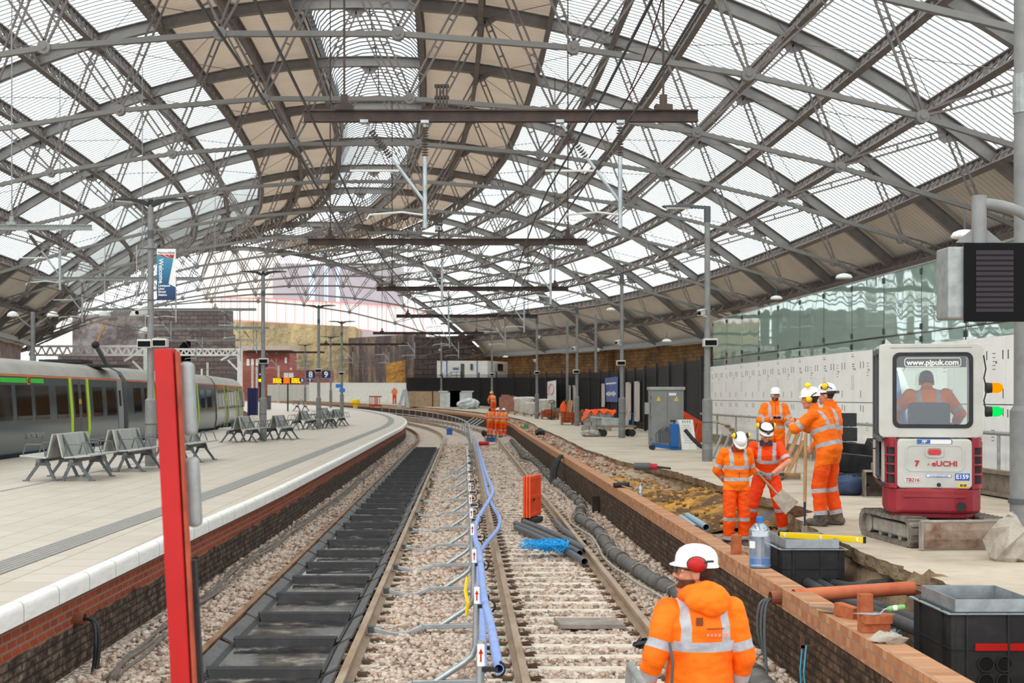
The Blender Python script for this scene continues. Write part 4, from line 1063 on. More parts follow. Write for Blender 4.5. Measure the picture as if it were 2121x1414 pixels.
m = MB()
for a, b in ((-.5, -.2), (-.12, .1), (.15, .3), (.34, .42)): m.prism([(w*a, h*.385), (w*b, h*.385), (w*(b*.3+.25), h*.31), (w*(a*.3+.2), h*.325)], -.017, -.012, 'y')
m.build('red_stripes', M['red'], t_)
text('lettering', 'NetworkRail', flat('txt_navy', '25305a'), t_, (0, -.014, h*.42), (PI/2, 0, 0), .075)
text('lettering', 'Welcome', M['white'], t_, (-w*.28, -.018, h*.06), (PI/2, PI/2, 0), .145, bold=.003)
text('lettering', 'to', M['white'], t_, (-w*.36, -.018, -h*.17), (PI/2, 0, 0), .06)
text('lettering', 'Liverpool\nLime\nStreet\nStation', M['white'], t_, (-w*.42, -.018, -h*.32), (PI/2, 0, 0), .072, align='LEFT', bold=.002)
m = MB()
for s in (-1, 1): m.cyl((-w/2-.38, 0, s*h*.505), (w/2, 0, s*h*.505), .015, 6)
m.build('bracket_arm', M['post_dark'], t_)
# benches -------------------------------------------------------
mt_seat = pm('bench_grey', 'b3b4af', '9d9e99', 6, .5, .1, .04); mt_leg = pm('bench_cast', '6b6f72', '575b5e', 6, .45, .3, .05)
def bench(loc, label, rz=0):
    t_ = thing('platform_bench', label, 'bench', loc, rz, 'back to back benches on the island platform')
    L = 2.2; n = 4
    for s in (-1, 1):
        for k in range(n):
            y = (k+.5)*L/n
            MB().bar((s*.17, y, .46), (s*.68, y, .50), L/n-.02, .035, (0, 0, 1)).build('seat', mt_seat, t_, bevel=.012)
            MB().bar((s*.15, y, .46), (s*.045, y, .92), L/n-.02, .03, (s, 0, 0)).build('backrest', mt_seat, t_, bevel=.012)
        MB().bar((s*.32, 0, .40), (s*.32, L, .40), .08, .06).build('beam', mt_leg, t_)
        for y in (.03, L*.5, L-.03):
            MB().tube([(s*.18, y, .50), (s*.24, y, .72), (s*.55, y, .72), (s*.62, y, .52)], .014, 6).build('armrest', mt_leg, t_)
    for y in (.3, L-.3):
        for s in (-1, 1):
            m = MB()
            m.prism([(s*.22, .42), (s*.42, .42), (s*.46, .30), (s*.16, .30)][::s], y-.03, y+.03, 'y')
            m.bar((s*.40, y, .32), (s*.62, y, .02), .05, .055); m.bar((s*.22, y, .32), (s*.08, y, .02), .05, .055); m.box((s*.64, y, .012), (.12, .06, .024)); m.box((s*.07, y, .012), (.1, .06, .024))
            m.build('leg', mt_leg, t_)
            MB().bar((s*.3, y, .40), (s*.06, y, .9), .06, .04).build('back_support', mt_leg, t_)
    return t_
b0 = bench((-7.85, 27.3, 0), 'grey metal back to back bench at the front of the island platform')
for (x, y, lb) in ((-7.6, 30.6, 'grey metal bench just in front of the banner lamp post'), (-7.15, 35.0, 'grey metal bench hidden behind the red upright'), (-8.0, 50.3, 'grey metal bench beside the second lamp post, train side'), (-7.1, 53.2, 'grey metal bench just behind the second lamp post'),
                   (-8.0, 69.5, 'grey metal bench left of the platform number post'), (-7.35, 72.8, 'grey metal bench behind the platform number post'), (-7.0, 76.5, 'third grey bench around the platform number post'), (-8.0, 80.2, 'grey bench farther along past the number post'), (-12.8, 112, 'lone grey bench far along by the departure board')):
    o = dup(b0, (x, y, gz(y)), -.03 if y < 90 else .1, lb)
# train ---------------------------------------------------------
t = NT('train_body'); sp = t.n('SeparateXYZ'); t.L(t.coord(), sp.inputs[0]); n = t.noise(t.coord('obj', (1, .15, 1)), 1.5, 4)
t.pbr(t.ramp(n, [(.35, lin('46545b')), (.75, lin('56656b'))]), .16, .25, None, .6); mt_tr = t.m
mt_roof = pm('train_roof', 'b5b2ac', '9f9b93', 1, .45, .1, .04); mt_lime = flat('lime', 'b9e01f', .35); mt_door = flat('train_door', '55585a', .3, .2); mt_under = flat('underframe', '1b1a1a', .8)
def car(y0, y1, label, nose=False, pant=False, letter=False):
    a = V(-12.15+cl(y0), y0, 0); b = V(-12.15+cl(y1), y1, 0); d = b-a; L = d.length; rz = -math.atan2(d.x, d.y)
    t_ = thing('train_carriage', label, 'train carriage', a, rz, 'carriages of the parked train')
    W = 2.75
    side = [(-.12, -.15), (0, .55), (-.01, 1.1), (-.10, 2.25)]; roof = [(-.10, 2.25), (-.28, 2.52), (-.65, 2.70), (-W/2, 2.76)]
    full = side+roof[1:]; full = full+[(-W-x, z) for x, z in reversed(full[:-1])]
    ys = [0, L] if not nose else [0, L-2.2, L-1.2, L-.5, L]
    def sect(y):
        f = 1.0
        if nose and y > L-2.2: f = 1-.16*((y-L+2.2)/2.2)**2
        return [(-W/2+(x+W/2)*(1 if not nose else 1-(1-f)*.9), y, z if z < 1 else 1+(z-1)*f) for x, z in full]
    for nm, rng_, mt in (('body_side', list(range(0, 4)), mt_tr), ('roof', list(range(3, len(full)-3)), mt_roof), ('far_side', list(range(len(full)-4, len(full))), mt_tr)):
        m = MB(); vs = []; fs = []; n = len(rng_)
        for y in ys: vs += [sect(y)[i] for i in rng_]
        for i in range(len(ys)-1):
            for k in range(n-1): fs.append((i*n+k, i*n+k+1, (i+1)*n+k+1, (i+1)*n+k))
        m.add(vs, fs).build(nm, mt, t_, smooth=60)
    m = MB()
    for y in (0, L): m.add(sect(y), [tuple(range(len(full)))])
    m.build('end_wall', flat('gangway', '6f7374', .5), t_)
    MB().box((-W/2, L/2, -.45), (W-.3, L-.4, .65)).build('underframe', mt_under, t_)
    def slab(nm, ya, yb, za, zb, mt, off=.012, par=t_, r=.0):
        def X(z): return float(np.interp(z, [-.15, .55, 1.1, 2.25], [-.12, 0, -.01, -.10]))
        m = MB(); zs = [za]+[z for z in (.55, 1.1) if za < z < zb]+[zb]
        vs = [];
        for z in zs:
            for y in (ya, yb): vs += [(X(z)+off, y, z), (X(z)-.02, y, z)]
        fs = []
        for i in range(len(zs)-1):
            q = i*4; fs += [(q, q+2, q+6, q+4), (q+1, q+5, q+7, q+3), (q, q+4, q+5, q+1), (q+2, q+3, q+7, q+6)]
        e = (len(zs)-1)*4; fs += [(0, 1, 3, 2), (e, e+2, e+3, e+1)]
        return m.add(vs, fs).build(nm, mt, par)
    wins = []
    for end in (0, 1):
        dc = 5.7; P = (lambda q: L-q) if end else (lambda q: q)
        ya, yb = sorted((P(dc-1.0), P(dc+1.0)))
        o = slab('door', ya+.2, yb-.2, .02, 2.2, mt_door, .008)
        for q in (0, 1):
            c = (ya+yb)/2+(-.42 if q == 0 else .42); slab('door_window', c-.24, c+.24, .98, 2.02, M['glass_dark'], .016, o)
        slab('door_gap', (ya+yb)/2-.015, (ya+yb)/2+.015, .02, 2.2, M['black'], .012, o)
        for c in (-.09, .09): slab('door_button', (ya+yb)/2+c-.03, (ya+yb)/2+c+.03, 1.4, 1.55, M['yellow'], .02, o)
        for ed in (ya, yb): slab('door_edge', ed-.14, ed+.14, .0, 2.22, mt_lime, .014)
        for q0, q1 in ((1.0, 2.3), (2.9, 4.1)): wins.append(tuple(sorted((P(q0), P(q1)))))
        for q0, q1 in ((7.1, 8.3),): wins.append(tuple(sorted((P(q0), P(q1)))))
    c0 = 8.65; 
    while c0+1.4 < L-8.5: wins.append((c0, c0+1.35)); c0 += 1.72
    for ya, yb in wins:
        o = slab('window', ya, yb, .98, 1.95, M['glass_dark'], .01)
    slab('cantrail_stripe', 0, L, 2.19, 2.24, flat('cant_orange', 'e07a3a', .4), .012)
    if letter:
        for k in range(38):
            y = L-14.2+.125*k; slab('green_mark', y, y+.085, 2.02, 2.15, flat('mark_green', '3fd43f', .4), .012) if abs(k-26) > 1 else None
        y = L-14.2+.125*26; slab('orange_mark', y-.08, y+.16, 1.98, 2.17, flat('mark_orange', 'f08a1a', .4), .014); text('lettering', 'C', M['black'], t_, (.0-.06, y+.04, 2.075), (PI/2, 0, PI/2), .2, .01, bold=.006)
        text('lettering', 'FASTER TRAINS', flat('mark_grey', 'a9aaa8', .5), t_, (.005, L-10.5, .52), (PI/2, 0, PI/2), .24, .006)
        slab('end_panel', L-.75, L-.05, -.05, 2.2, flat('end_grey', '8e9294', .4), .016); slab('coach_display', L-.6, L-.3, 1.3, 1.85, M['screen'], .022)
        for yy in (2.0, 9.0): MB().box((-W/2, yy, 2.80), (1.3, 4.5, .18)).build('roof_pod', pm('pod', '9a968e', '6f6b65', 2, .6, 0, .1), t_, bevel=.05)
        MB().box((-W/2, L-2.5, 2.82), (1.4, 1.6, .12)).build('roof_pod', M['black'], t_)
    if nose:
        for ya in (L-3.4, L-1.9): slab('cab_edge', ya, ya+.12, .1, 2.2, mt_lime, .014)
        slab('cab_window', L-1.5, L-.6, 1.15, 1.9, M['glass_dark'], .012)
        MB().box((-W/2, L-.02, 1.5), (1.7, .06, .8)).build('windscreen', M['glass_dark'], t_)
    return t_
c1 = car(28.4, 50.9, 'dark grey train carriage with the green marks at its windows', letter=True)
car(51.6, 70.6, 'dark grey middle train carriage behind the red upright'); car(71.2, 90, 'dark grey end train carriage with rounded cab', nose=True)
m = MB().box((-13.55, 51.25, 1.1), (2.2, .7, 2.6)); single(m, 'gangway_bellows', M['black'], 'black gangway bellows between the first two train carriages', 'bellows', base=(-13.55, 51.25, 0))
m = MB().box((-13.75, 70.9, 1.1), (2.2, .6, 2.6)); single(m, 'gangway_bellows', M['black'], 'black gangway bellows between the middle and end carriages', 'bellows', base=(-13.75, 70.9, 0))
Y = 49; t_ = thing('pantograph', 'raised bent pantograph on the roof of the train', 'pantograph', (aty(220, 757, Y).x, Y, 2.76))
A = aty(222, 757, Y); B = aty(198, 714, Y); D = aty(216, 674, Y); E = aty(212, 667, Y)
MB().bar(A, B, .16, .12).ball(B, .14).build('lower_arm', M['black'], t_, world=True); MB().bar(B, D, .08, .07).build('upper_arm', M['timber'], t_, world=True)
MB().bar(E+V(-.42, 0, 0), E+V(.42, 0, 0), .1, .05).bar(E+V(-.42, 0, 0), E+V(-.5, 0, -.14), .06, .05).bar(E+V(.42, 0, 0), E+V(.5, 0, -.14), .06, .05).bar(D, E, .05, .05).build('head', M['timber_dirty'], t_, world=True)
MB().box(A+V(0, 0, -.02), (1.2, 1.4, .08)).build('base_frame', M['black'], t_, world=True)
# signs, departure board, bins on the far part of the platform
def post_sign(px, Y, signs, label, nm='platform_sign'):
    x = (px-HX)*Y/F; t_ = None
for px, Y, ch, nm in ((643.5, 72.4, '8', 'dark blue square sign reading eight, train side of the lamp post'), (675.5, 72.4, '9', 'dark blue square sign reading nine, open track side of the lamp post'), (626, 118, '8', 'small distant blue sign reading 8 beside the departure board'), (642, 118, '9', 'small distant blue sign reading 9')):
    q = aty(px, 776 if Y < 80 else 787.5, Y); s = .44 if Y < 80 else .36
    t_ = thing('platform_number_sign', nm, 'sign', (q.x, Y, q.z)); MB().box((0, 0, 0), (s, .05, s*.95)).build('panel', M['navy'], t_)
    text('numeral', ch, M['white'], t_, (0, -.03, 0), (PI/2, 0, 0), s*.95, .004, bold=.012); MB().box((0, -.027, -s*.43), (s, .004, s*.08)).build('blue_band', flat('sky_blue', '4aa3dc'), t_)
    MB().box((s*.65*(1 if px in (643.5, 626) else -1), 0, -.05), (s*.5, .04, .04)).build('bracket', M['post_dark'], t_)
Y = 112; q = aty(593.5, 788, Y); t_ = thing('departure_board', 'black departure board with orange lit text on a dark post', 'departure board', (q.x, Y, gz(Y)))
MB().box((0, 0, q.z-gz(Y)), (2.1, .2, .46)).build('casing', M['screen'], t_); MB().cyl((.1, 0, 0), (.1, 0, q.z-gz(Y)), .06, 10).build('post', flat('dark_green', '1f3a33', .5), t_)
m = MB(); r4 = random.Random(2)
for blk in (-.72, .72):
    for j in range(4):
        x = blk-.32
        while x < blk+.3:
            ww = r4.uniform(.06, .18); m.box((x+ww/2, -.105, q.z-gz(Y)+.15-.1*j), (ww, .005, .055)); x += ww+.04
m.build('lit_text', emit('led_yellow', 'ffc21a', 2.0), t_)
MB().box((.02, -.11, q.z-gz(Y)), (.5, .02, .42)).build('lit_panel', emit('led_orange', 'e0641a', 1.2), t_)
for i, (px, py, lb) in enumerate(((701, 799, 'small bright blue notice high on the lamp post'), (709, 808, 'small bright blue notice below another on the lamp post'))):
    q = aty(px, py, 91.8); single(MB().box(q, (.36, .03, .24)), 'notice', flat('notice_blue', '2a7fd0', .5), lb, 'notice', base=q)
for k in range(4):
    q = V((516+5.2*k-HX)*100/F, 100, 0); single(MB().box((0, 0, 1.5), (.16, .5, 2.0)), 'blue_screen', M['navy'], 'dark blue upright panel in the row past the end of the train', 'panel', 'dark blue panels', base=(0, 0, .5)).location = (q.x, 100, gz(100)-.1)
q = V((557-HX)*118/F, 118, gz(118)); single(MB().box(q+V(0, 0, .55), (.32, .3, 1.1)).box(q+V(0, 0, 1.12), (.36, .34, .06)), 'litter_bin', M['post_dark'], 'dark grey litter bin far along the island platform', 'bin', base=q)
# signals
q = V((539-HX)*95/F, 95, gz(95)); t_ = thing('signal_mast', 'black signal mast with a yellow light beside the end of the train', 'signal', q)
MB().box((0, 0, 3.0), (.2, .2, 1.8)).cyl((0, 0, -.5), (0, 0, 2.2), .07, 8).build('mast', M['black'], t_); MB().cyl((0, -.1, 2.45), (0, -.13, 2.45), .1, 12).build('lamp', emit('sig_yel', 'ffb400', 2.5), t_); MB().cyl((0, -.1, 2.85), (0, -.13, 2.85), .05, 12).build('lamp', M['white'], t_)
MB().box((.36, 0, 3.6), (.28, .06, .5)).box((.14, 0, 3.6), (.2, .04, .04)).build('notice', M['navy'], t_)
# ================================================================ beyond the shed
# far left: second island platform and the eaves wall
struct(MB().add([(-36, 10, -.02), (-19.2, 10, -.02), (-20.5, 120, .4), (-44, 150, .6)], [(0, 1, 2, 3)]), 'floor_far_platform', mt_tile)
struct(MB().add([(-19.2, 10, -.02), (-20.5, 120, .4), (-20.5, 120, -1.1), (-19.2, 10, -1.1)], [(0, 1, 2, 3)]), 'wall_far_platform', brick('bk_low', '9a6a55', '7c5648', '8c8078'))
struct(MB().sweep([(-35.2, -1), (-35.2, 6.8)], [20, 60]+list(range(70, 176, 8)), cr), 'wall_far', pm('far_wall', 'a8928a', '80706a', .6, .8, 0, .1, co='pos'))
for i, y in enumerate((44.4, 54.1, 63.8, 75, 86.5, 98.5, 110)):
    struct(MB().box((-34.6+cr(y), y, 3.2), (.7, .9, 6.6)), f'column_{i+11}', pm('far_pier', 'c9bcb4', 'b09f97', 1, .7, 0, .05))
for i, (px, Y) in enumerate(((10, 64), (28, 74))):
    q = aty(px, 730, Y); single(MB().box((q.x, Y, 2.2), (2.2, .5, 1.0)).box((q.x, Y, 1.5), (2.2, .52, .5)), 'kiosk_front', [M['offwhite']], ['pale kiosk front under the far eaves, close to the frame edge', 'second pale kiosk front under the far eaves'][i], 'kiosk', base=(q.x, Y, 0))
# twin globe lamp on the far platform
Y = 60; q = V((68-HX)*Y/F, Y, 0); t_ = thing('twin_globe_lamp', 'slim post with two white dome lamps beyond the train', 'lamp post', q)
MB().cyl((0, 0, 0), (0, 0, 5.2), .09, 10).box((0, 0, 2.9), (.22, .22, .9)).build('pole', M['post'], t_)
for s in (-1, 1):
    MB().cyl((s*.02, 0, 4.5), (s*.65, 0, 5.0), .03, 6).build('arm', M['post'], t_); MB().lathe([(.24, 0), (.25, .03), (.2, .15), (.08, .22), (.02, .23)], (s*.84, 0, 5.0), 14).build('lamp_head', M['white'], t_)
for i, (px, py) in enumerate(((283, 655), (301, 690), (217, 655))):
    q = aty(px, py, 90+8*i); single(MB().lathe([(.45, 0), (.46, .06), (.35, .3), (.1, .42), (.02, .43)], (0, 0, 0), 12).cyl((0, 0, .4), (0, 0, 4.5), .03, 6), 'dome_lamp', M['offwhite'], ['white dome lamp beside the banner post', 'lower white dome lamp beside the banner post', 'white dome lamp behind the pantograph'][i], 'lamp', 'dome lamps beyond the train').location = q
# white lattice gantries over the approach tracks
def lattice_gantry(Y, px0, px1, py0, py1, colpx, label):
    a = aty(px0, py0, Y); b = aty(px1, py1, Y); t_ = thing('lattice_gantry', label, 'gantry', ((colpx-HX)*Y/F, Y, 0), 0, 'white lattice gantries')
    m = MB(); z0, z1 = b.z, a.z; L = b.x-a.x; n = max(4, int(L/((z1-z0)*.95)))
    for z in (z0, z1): m.bar((a.x, Y, z), (b.x, Y, z), .22, .2)
    for k in range(n):
        x0 = a.x+L*k/n; x1 = a.x+L*(k+1)/n; xm = (x0+x1)/2; m.bar((x0, Y, z0), (xm, Y, z1), .14, .14, (0, 1, 0)); m.bar((xm, Y, z1), (x1, Y, z0), .14, .14, (0, 1, 0))
    m.build('lattice_beam', M['white'], t_, world=True); cx = (colpx-HX)*Y/F
    MB().box((cx, Y, (z1-1)/2), (.55, .5, z1+1)).build('column', M['white'], t_, world=True)
    s = -1; MB().bar((cx, Y, z1), (cx+s*2.2, Y, z0-.6), .18, .18).bar((cx, Y, z0-2.0), (cx+s*1.4, Y, z0-.6), .18, .18).build('knee_brace', M['white'], t_, world=True)
lattice_gantry(140, 60, 306, 717, 735, 304, 'white lattice gantry behind the pantograph'); lattice_gantry(165, 362, 497, 723, 735, 497, 'white lattice gantry near the tunnel mouth')
for px, Y in ((430, 150), (523, 160), (532, 172), (577, 165), (603, 178), (418, 185)):
    x = (px-HX)*Y/F; single(MB().cyl((x, Y, -1), (x, Y, 5.2), .12, 8), 'mast', M['offwhite'], 'pale mast at the approach tracks, at %s' % {430: 'the tunnel mouth', 523: 'the brick building, first of two together', 532: 'the brick building, second of two together', 577: 'the end of the lit board', 603: 'the departure board', 418: 'the masonry wall'}[px], 'mast', 'pale masts', base=(x, Y, -1))
# stone viaduct with tunnel arch, cliff, dark retaining wall
mt_mas = brick('masonry', '6d625c', '4b423f', '2e2927', bw=1.2, bh=.6, msize=.05, axis='xz', dirt=('231f21', '3d3433', '6e6158', '9d8a78'), dz=None)
mt_cliff = pm('cliff_stone', 'b39f74', '6f6550', .25, .95, 0, 1.0, co='pos', dist=.5, stretch=(1, 1, .6))
t = NT('dark_cliff'); co = t.coord('pos', (1, 1, 1.1)); n = t.noise(co, .16, 9, .7)
t.pbr(t.ramp(n, [(.35, lin('241f20')), (.5, lin('4a3f3a')), (.62, lin('75604e')), (.75, lin('b98a4a'))]), .95, 0, t.bump(t.noise(co, 1.2, 6), .9, .4), .2); mt_dark = t.m
def wallX(nm, Y, px0, px1, py0, py1, mat, th=3, zb=-1.2, Y1=None, cat=None):
    a = aty(px0, py0, Y); Yb = Y1 or Y; b = aty(px1, py1, Yb)
    m = MB().add([(a.x, Y, zb), (b.x, Yb, zb), (b.x, Yb, b.z), (a.x, Y, a.z), (a.x, Y+th, zb), (b.x, Yb+th, zb), (b.x, Yb+th, b.z), (a.x, Y+th, a.z)], [(0, 1, 2, 3), (7, 6, 5, 4), (3, 2, 6, 7), (0, 4, 5, 1), (0, 3, 7, 4), (1, 5, 6, 2)])
    return struct(m, nm, mat)
wallX('wall_cliff', 255, 470, 735, 664, 676, mt_cliff, 20)
wallX('wall_dark_cliff', 250, 722, 880, 700, 690, mt_dark, 6, Y1=170)
wallX('wall_abutment', 168, 858, 978, 698, 694, mt_mas, 4)
wallX('wall_orange_rock', 185, 800, 860, 752, 742, pm('orange_rock', 'c79445', '7a5a38', .5, .95, 0, .9, co='pos', dist=.3), 4)
def arch_wall(Y, px0, px1, ptop, ax, aw, ah):
    x0 = (px0-HX)*Y/F; x1 = (px1-HX)*Y/F; zt = CZ-(ptop-HY)*Y/F; c = (ax-HX)*Y/F; r = aw*Y/F/2; zs = CZ-(ah-HY)*Y/F-r
    poly = [(x0, -1.2), (c-r, -1.2)]+[(c-r*math.cos(a), zs+r*math.sin(a)) for a in np.linspace(0, PI, 15)]+[(c+r, -1.2), (x1, -1.2), (x1, zt), (x0, zt)]
    m = MB(); n = len(poly)
    inner = poly[1:-3]; vs = [(x, Y, z) for x, z in poly]; 
    # front as strips above the arch
    fs = []; A = poly[1:-3]; 
    m.add([(x0, Y, -1.2), (c-r, Y, -1.2), (c-r, Y, zt), (x0, Y, zt)], [(0, 1, 2, 3)]); m.add([(c+r, Y, -1.2), (x1, Y, -1.2), (x1, Y, zt), (c+r, Y, zt)], [(0, 1, 2, 3)])
    for p, q in zip(A, A[1:]): m.add([(p[0], Y, p[1]), (q[0], Y, q[1]), (q[0], Y, zt), (p[0], Y, zt)], [(0, 1, 2, 3)]); m.add([(p[0], Y, p[1]), (q[0], Y, q[1]), (q[0], Y+40, q[1]), (p[0], Y+40, p[1])], [(0, 1, 2, 3)])
    m.add([(x0, Y, zt), (x1, Y, zt), (x1, Y+6, zt), (x0, Y+6, zt)], [(0, 1, 2, 3)]); m.add([(x1, Y, -1.2), (x1, Y, zt), (x1, Y+6, zt), (x1, Y+6, -1.2)], [(0, 1, 2, 3)])
    m.add([(c-r, Y+40, -1.2), (c+r, Y+40, -1.2), (c+r, Y+40, zs+r), (c-r, Y+40, zs+r)], [(0, 1, 2, 3)])
    return m
struct(arch_wall(215, 300, 470, 640, 405, 84, 700), 'wall_tunnel', mt_mas)
wallX('wall_stone_far', 225, 150, 300, 655, 640, pm('burnt_stone', '867f7d', '544d4b', .35, .95, 0, .8, co='pos', dist=.3, lo=.4, hi=.6), 5)
wallX('wall_pier', 205, 395, 476, 688, 690, mt_mas, 5)
wallX('wall_rubble_low', 200, 120, 330, 735, 735, mt_mas, 4)
# white hoarding with red posts along the road bridge
Y = 262; x0 = aty(440, 665, Y); x1 = aty(895, 700, Y); n = 24
t_ = thing('bridge_hoarding', 'long white translucent hoarding with red posts on top of the cliff', 'hoarding', ((x0.x+x1.x)/2, Y, x0.z))
m = MB(); vs = []
def hz(px): return (float(np.interp(px, [440, 700, 895], [660, 676, 702])), float(np.interp(px, [440, 560, 840, 895], [616, 618, 634, 650])))
pxs = np.linspace(440, 895, n+1); MBp = MB()
for a, b in zip(pxs, pxs[1:]):
    p = [aty(a, hz(a)[0], Y), aty(b, hz(b)[0], Y), aty(b, hz(b)[1], Y), aty(a, hz(a)[1], Y)]
    m.add(p+[q+V(0, .3, 0) for q in p], [(0, 1, 2, 3), (7, 6, 5, 4), (0, 4, 5, 1), (3, 2, 6, 7)])
m.build('white_sheeting', M['white'], t_, world=True)
mt_redp = flat('red_post', 'cf8480', .5)
for a in pxs: MB().bar(aty(a, hz(a)[0]+3, Y-.3), aty(a, hz(a)[1]-3, Y-.3), .10, .10, (0, 1, 0)).build('post', mt_redp, t_, world=True)
for k in (0, 1):
    m = MB()
    for a, b in zip(pxs, pxs[1:]): m.bar(aty(a, hz(a)[k], Y-.35), aty(b, hz(b)[k], Y-.35), .12, .2)
    m.build('rail', mt_redp, t_, world=True)
# buildings beyond
def block(nm, Y, px0, px1, py0, py1, mat, label, cat='building', depth=12, wins=(), wm=None, zb=None):
    a = aty(px0, py0, Y); b = aty(px1, py1, Y); zb = b.z if zb is None else zb
    t_ = thing(nm, label, cat, ((a.x+b.x)/2, Y, zb)); MB().box(((a.x+b.x)/2, Y+depth/2, (a.z+zb)/2), (b.x-a.x, depth, a.z-zb)).build('wall', mat, t_, world=True)
    for wx0, wx1, wy0, wy1 in wins:
        p = aty(wx0, wy0, Y); q = aty(wx1, wy1, Y); MB().box(((p.x+q.x)/2, Y, (p.z+q.z)/2), (q.x-p.x, .2, p.z-q.z)).build('window', wm or M['glass_dark'], t_, world=True)
    return t_
block('office_building', 300, 565, 830, 545, 640, pm('purple_clad', 'aaa2a7', '9b9499', .2, .6, 0, .05), 'mauve clad building rising behind the bridge hoarding', wins=((640, 652, 552, 640), (672, 680, 548, 640), (696, 704, 552, 640), (640, 664, 545, 552)), wm=flat('sky_pane', 'c9daf0', .2), zb=-1)
block('apartment_building', 320, 420, 560, 520, 660, pm('pale_clad', 'e4ded4', 'd8d1c6', .2, .7, 0, .05), 'pale cream building behind the banner post', zb=-1)
block('apartment_building', 290, 95, 160, 590, 700, M['offwhite'], 'white building glimpsed at the far end of the shed', zb=-1)
mt_rb = brick('red_brick', 'b0675a', '95524a', 'a58b84', axis='xz', bw=.5, bh=.2)
o = block('brick_building', 190, 500, 600, 723, 800, mt_rb, 'red brick building with white windows below the cliff', wins=((511, 517, 743, 757), (520, 526, 743, 757), (530, 535, 743, 757), (590, 594, 740, 752)), wm=M['white'], zb=-1, depth=8)
a = aty(498, 721, 190); b = aty(605, 726, 190); MB().box(((a.x+b.x)/2, 193, a.z), (b.x-a.x, 9, .6)).build('cornice', M['cement'], o, world=True)
block('brick_building', 176, 500, 684, 766, 830, mt_rb, 'long low red brick building behind the departure board', wins=((588, 597, 772, 782), (598, 608, 772, 782)), wm=M['white'], zb=-1, depth=5)
block('brick_wall', 170, 560, 690, 795, 830, mt_rb, 'low red brick wall behind the far end of the platform', 'wall', 1, zb=-1)
# low white hoarding at the far end
a = V((640-HX)*160/F, 160, gz(160)); b = V((862-HX)*150/F, 150, gz(150)); n = 12
for k in range(n):
    p = a+(b-a)*k/n; q = a+(b-a)*(k+1)/n; c = (p+q)/2; d = q-p
    o = single(MB().bar(V(0, 0, 0)-d*.49+V(0, 0, 1.05), d*.49+V(0, 0, 1.05), .05, 2.1), 'site_hoarding', M['white'], 'white site hoarding panel at the foot of the cliff', 'hoarding panel', 'white site hoarding at the far end'); o.location = c
for k in range(8):
    px = 560+12*k; q = V((px-HX)*165/F, 165, gz(165)); single(MB().box(q+V(0, 0, .9), (.66, .06, 1.9)), 'white_fence_bay', M['offwhite'], 'low white fence panel by the red brick building', 'fence panel', 'white fence panels by the brick building', base=q)
# cabin on top of the dark container
Y = 150; t_ = thing('site_cabin', 'white site cabin with blue posts stacked above the fence', 'cabin', aty(978, 790, Y))
a = aty(905, 747, Y); b = aty(1010, 790, Y); c = aty(1051, 789, Y+5)
MB().add([(a.x, Y, b.z), (b.x, Y, b.z), (b.x, Y, a.z), (a.x, Y, a.z), (a.x, Y+5, b.z), (c.x, Y+5, b.z), (c.x, Y+5, a.z), (a.x, Y+5, a.z)], [(0, 1, 2, 3), (1, 5, 6, 2), (5, 4, 7, 6), (4, 0, 3, 7), (3, 2, 6, 7), (0, 4, 5, 1)]).build('shell', M['white'], t_, world=True)
for px in (925.5, 988.5):
    q = aty(px, 768, Y); MB().box((q.x, Y-.02, (a.z+b.z)/2), (.1, .06, a.z-b.z)).build('blue_post', M['blue'], t_, world=True)
q0 = aty(954, 753, Y); q1 = aty(962, 786, Y); MB().box(((q0.x+q1.x)/2, Y-.01, (q0.z+q1.z)/2), (q1.x-q0.x, .04, q0.z-q1.z)).build('door', M['post_dark'], t_, world=True)
for px0, px1 in ((972, 982), ):
    q0 = aty(px0, 752, Y); q1 = aty(px1, 768, Y); o = MB().box(((q0.x+q1.x)/2, Y-.02, (q0.z+q1.z)/2), (q1.x-q0.x, .06, q0.z-q1.z)).build('window', M['offwhite'], t_, world=True); MB().box(((q0.x+q1.x)/2, Y-.06, (q0.z+q1.z)/2), ((q1.x-q0.x)*.5, .02, (q0.z-q1.z)*.8)).build('pane', M['glass_dark'], o, world=True)
d = (c-b)/1; p0 = V(b.x, Y, 0); e = V(c.x-b.x, 5, 0)
for f0, f1, z0, z1, mt, nm in ((.5, .75, 767, 752, M['glass_dark'], 'window'), (.32, .47, 768, 752, M['offwhite'], 'shutter'), (.78, .93, 768, 752, M['offwhite'], 'shutter')):
    z0_ = aty(0, z0, Y).z; z1_ = aty(0, z1, Y).z; A = p0+e*f0+V(.03, -.03, 0); B_ = p0+e*f1+V(.03, -.03, 0); MB().bar(V(A.x, A.y, (z0_+z1_)/2), V(B_.x, B_.y, (z0_+z1_)/2), .05, z1_-z0_).build(nm, mt, t_, world=True)
q = aty(944, 762, Y); MB().box((q.x, Y-.02, q.z), (.62, .04, .09)).box((q.x, Y-.02, q.z-.14), (.62, .04, .08)).build('blue_sign', M['blue'], t_, world=True)
m = MB(); P0 = aty(925, 790, Y-1.2); P1 = aty(935, 786, Y-1.2); P2 = aty(957, 786, Y-1.2)
for dz in (0, .45, .8): m.tube([P0+V(0, 0, dz-.2), P1+V(0, 0, dz), P2+V(0, 0, dz)], .025, 5)
for p in (P1, P2, (P1+P2)/2): m.cyl(p, p+V(0, 0, .8), .025, 5)
m.box((P1+P2)/2, (1.1, 1.2, .06)); m.build('stair_landing', M['black'], t_, world=True)
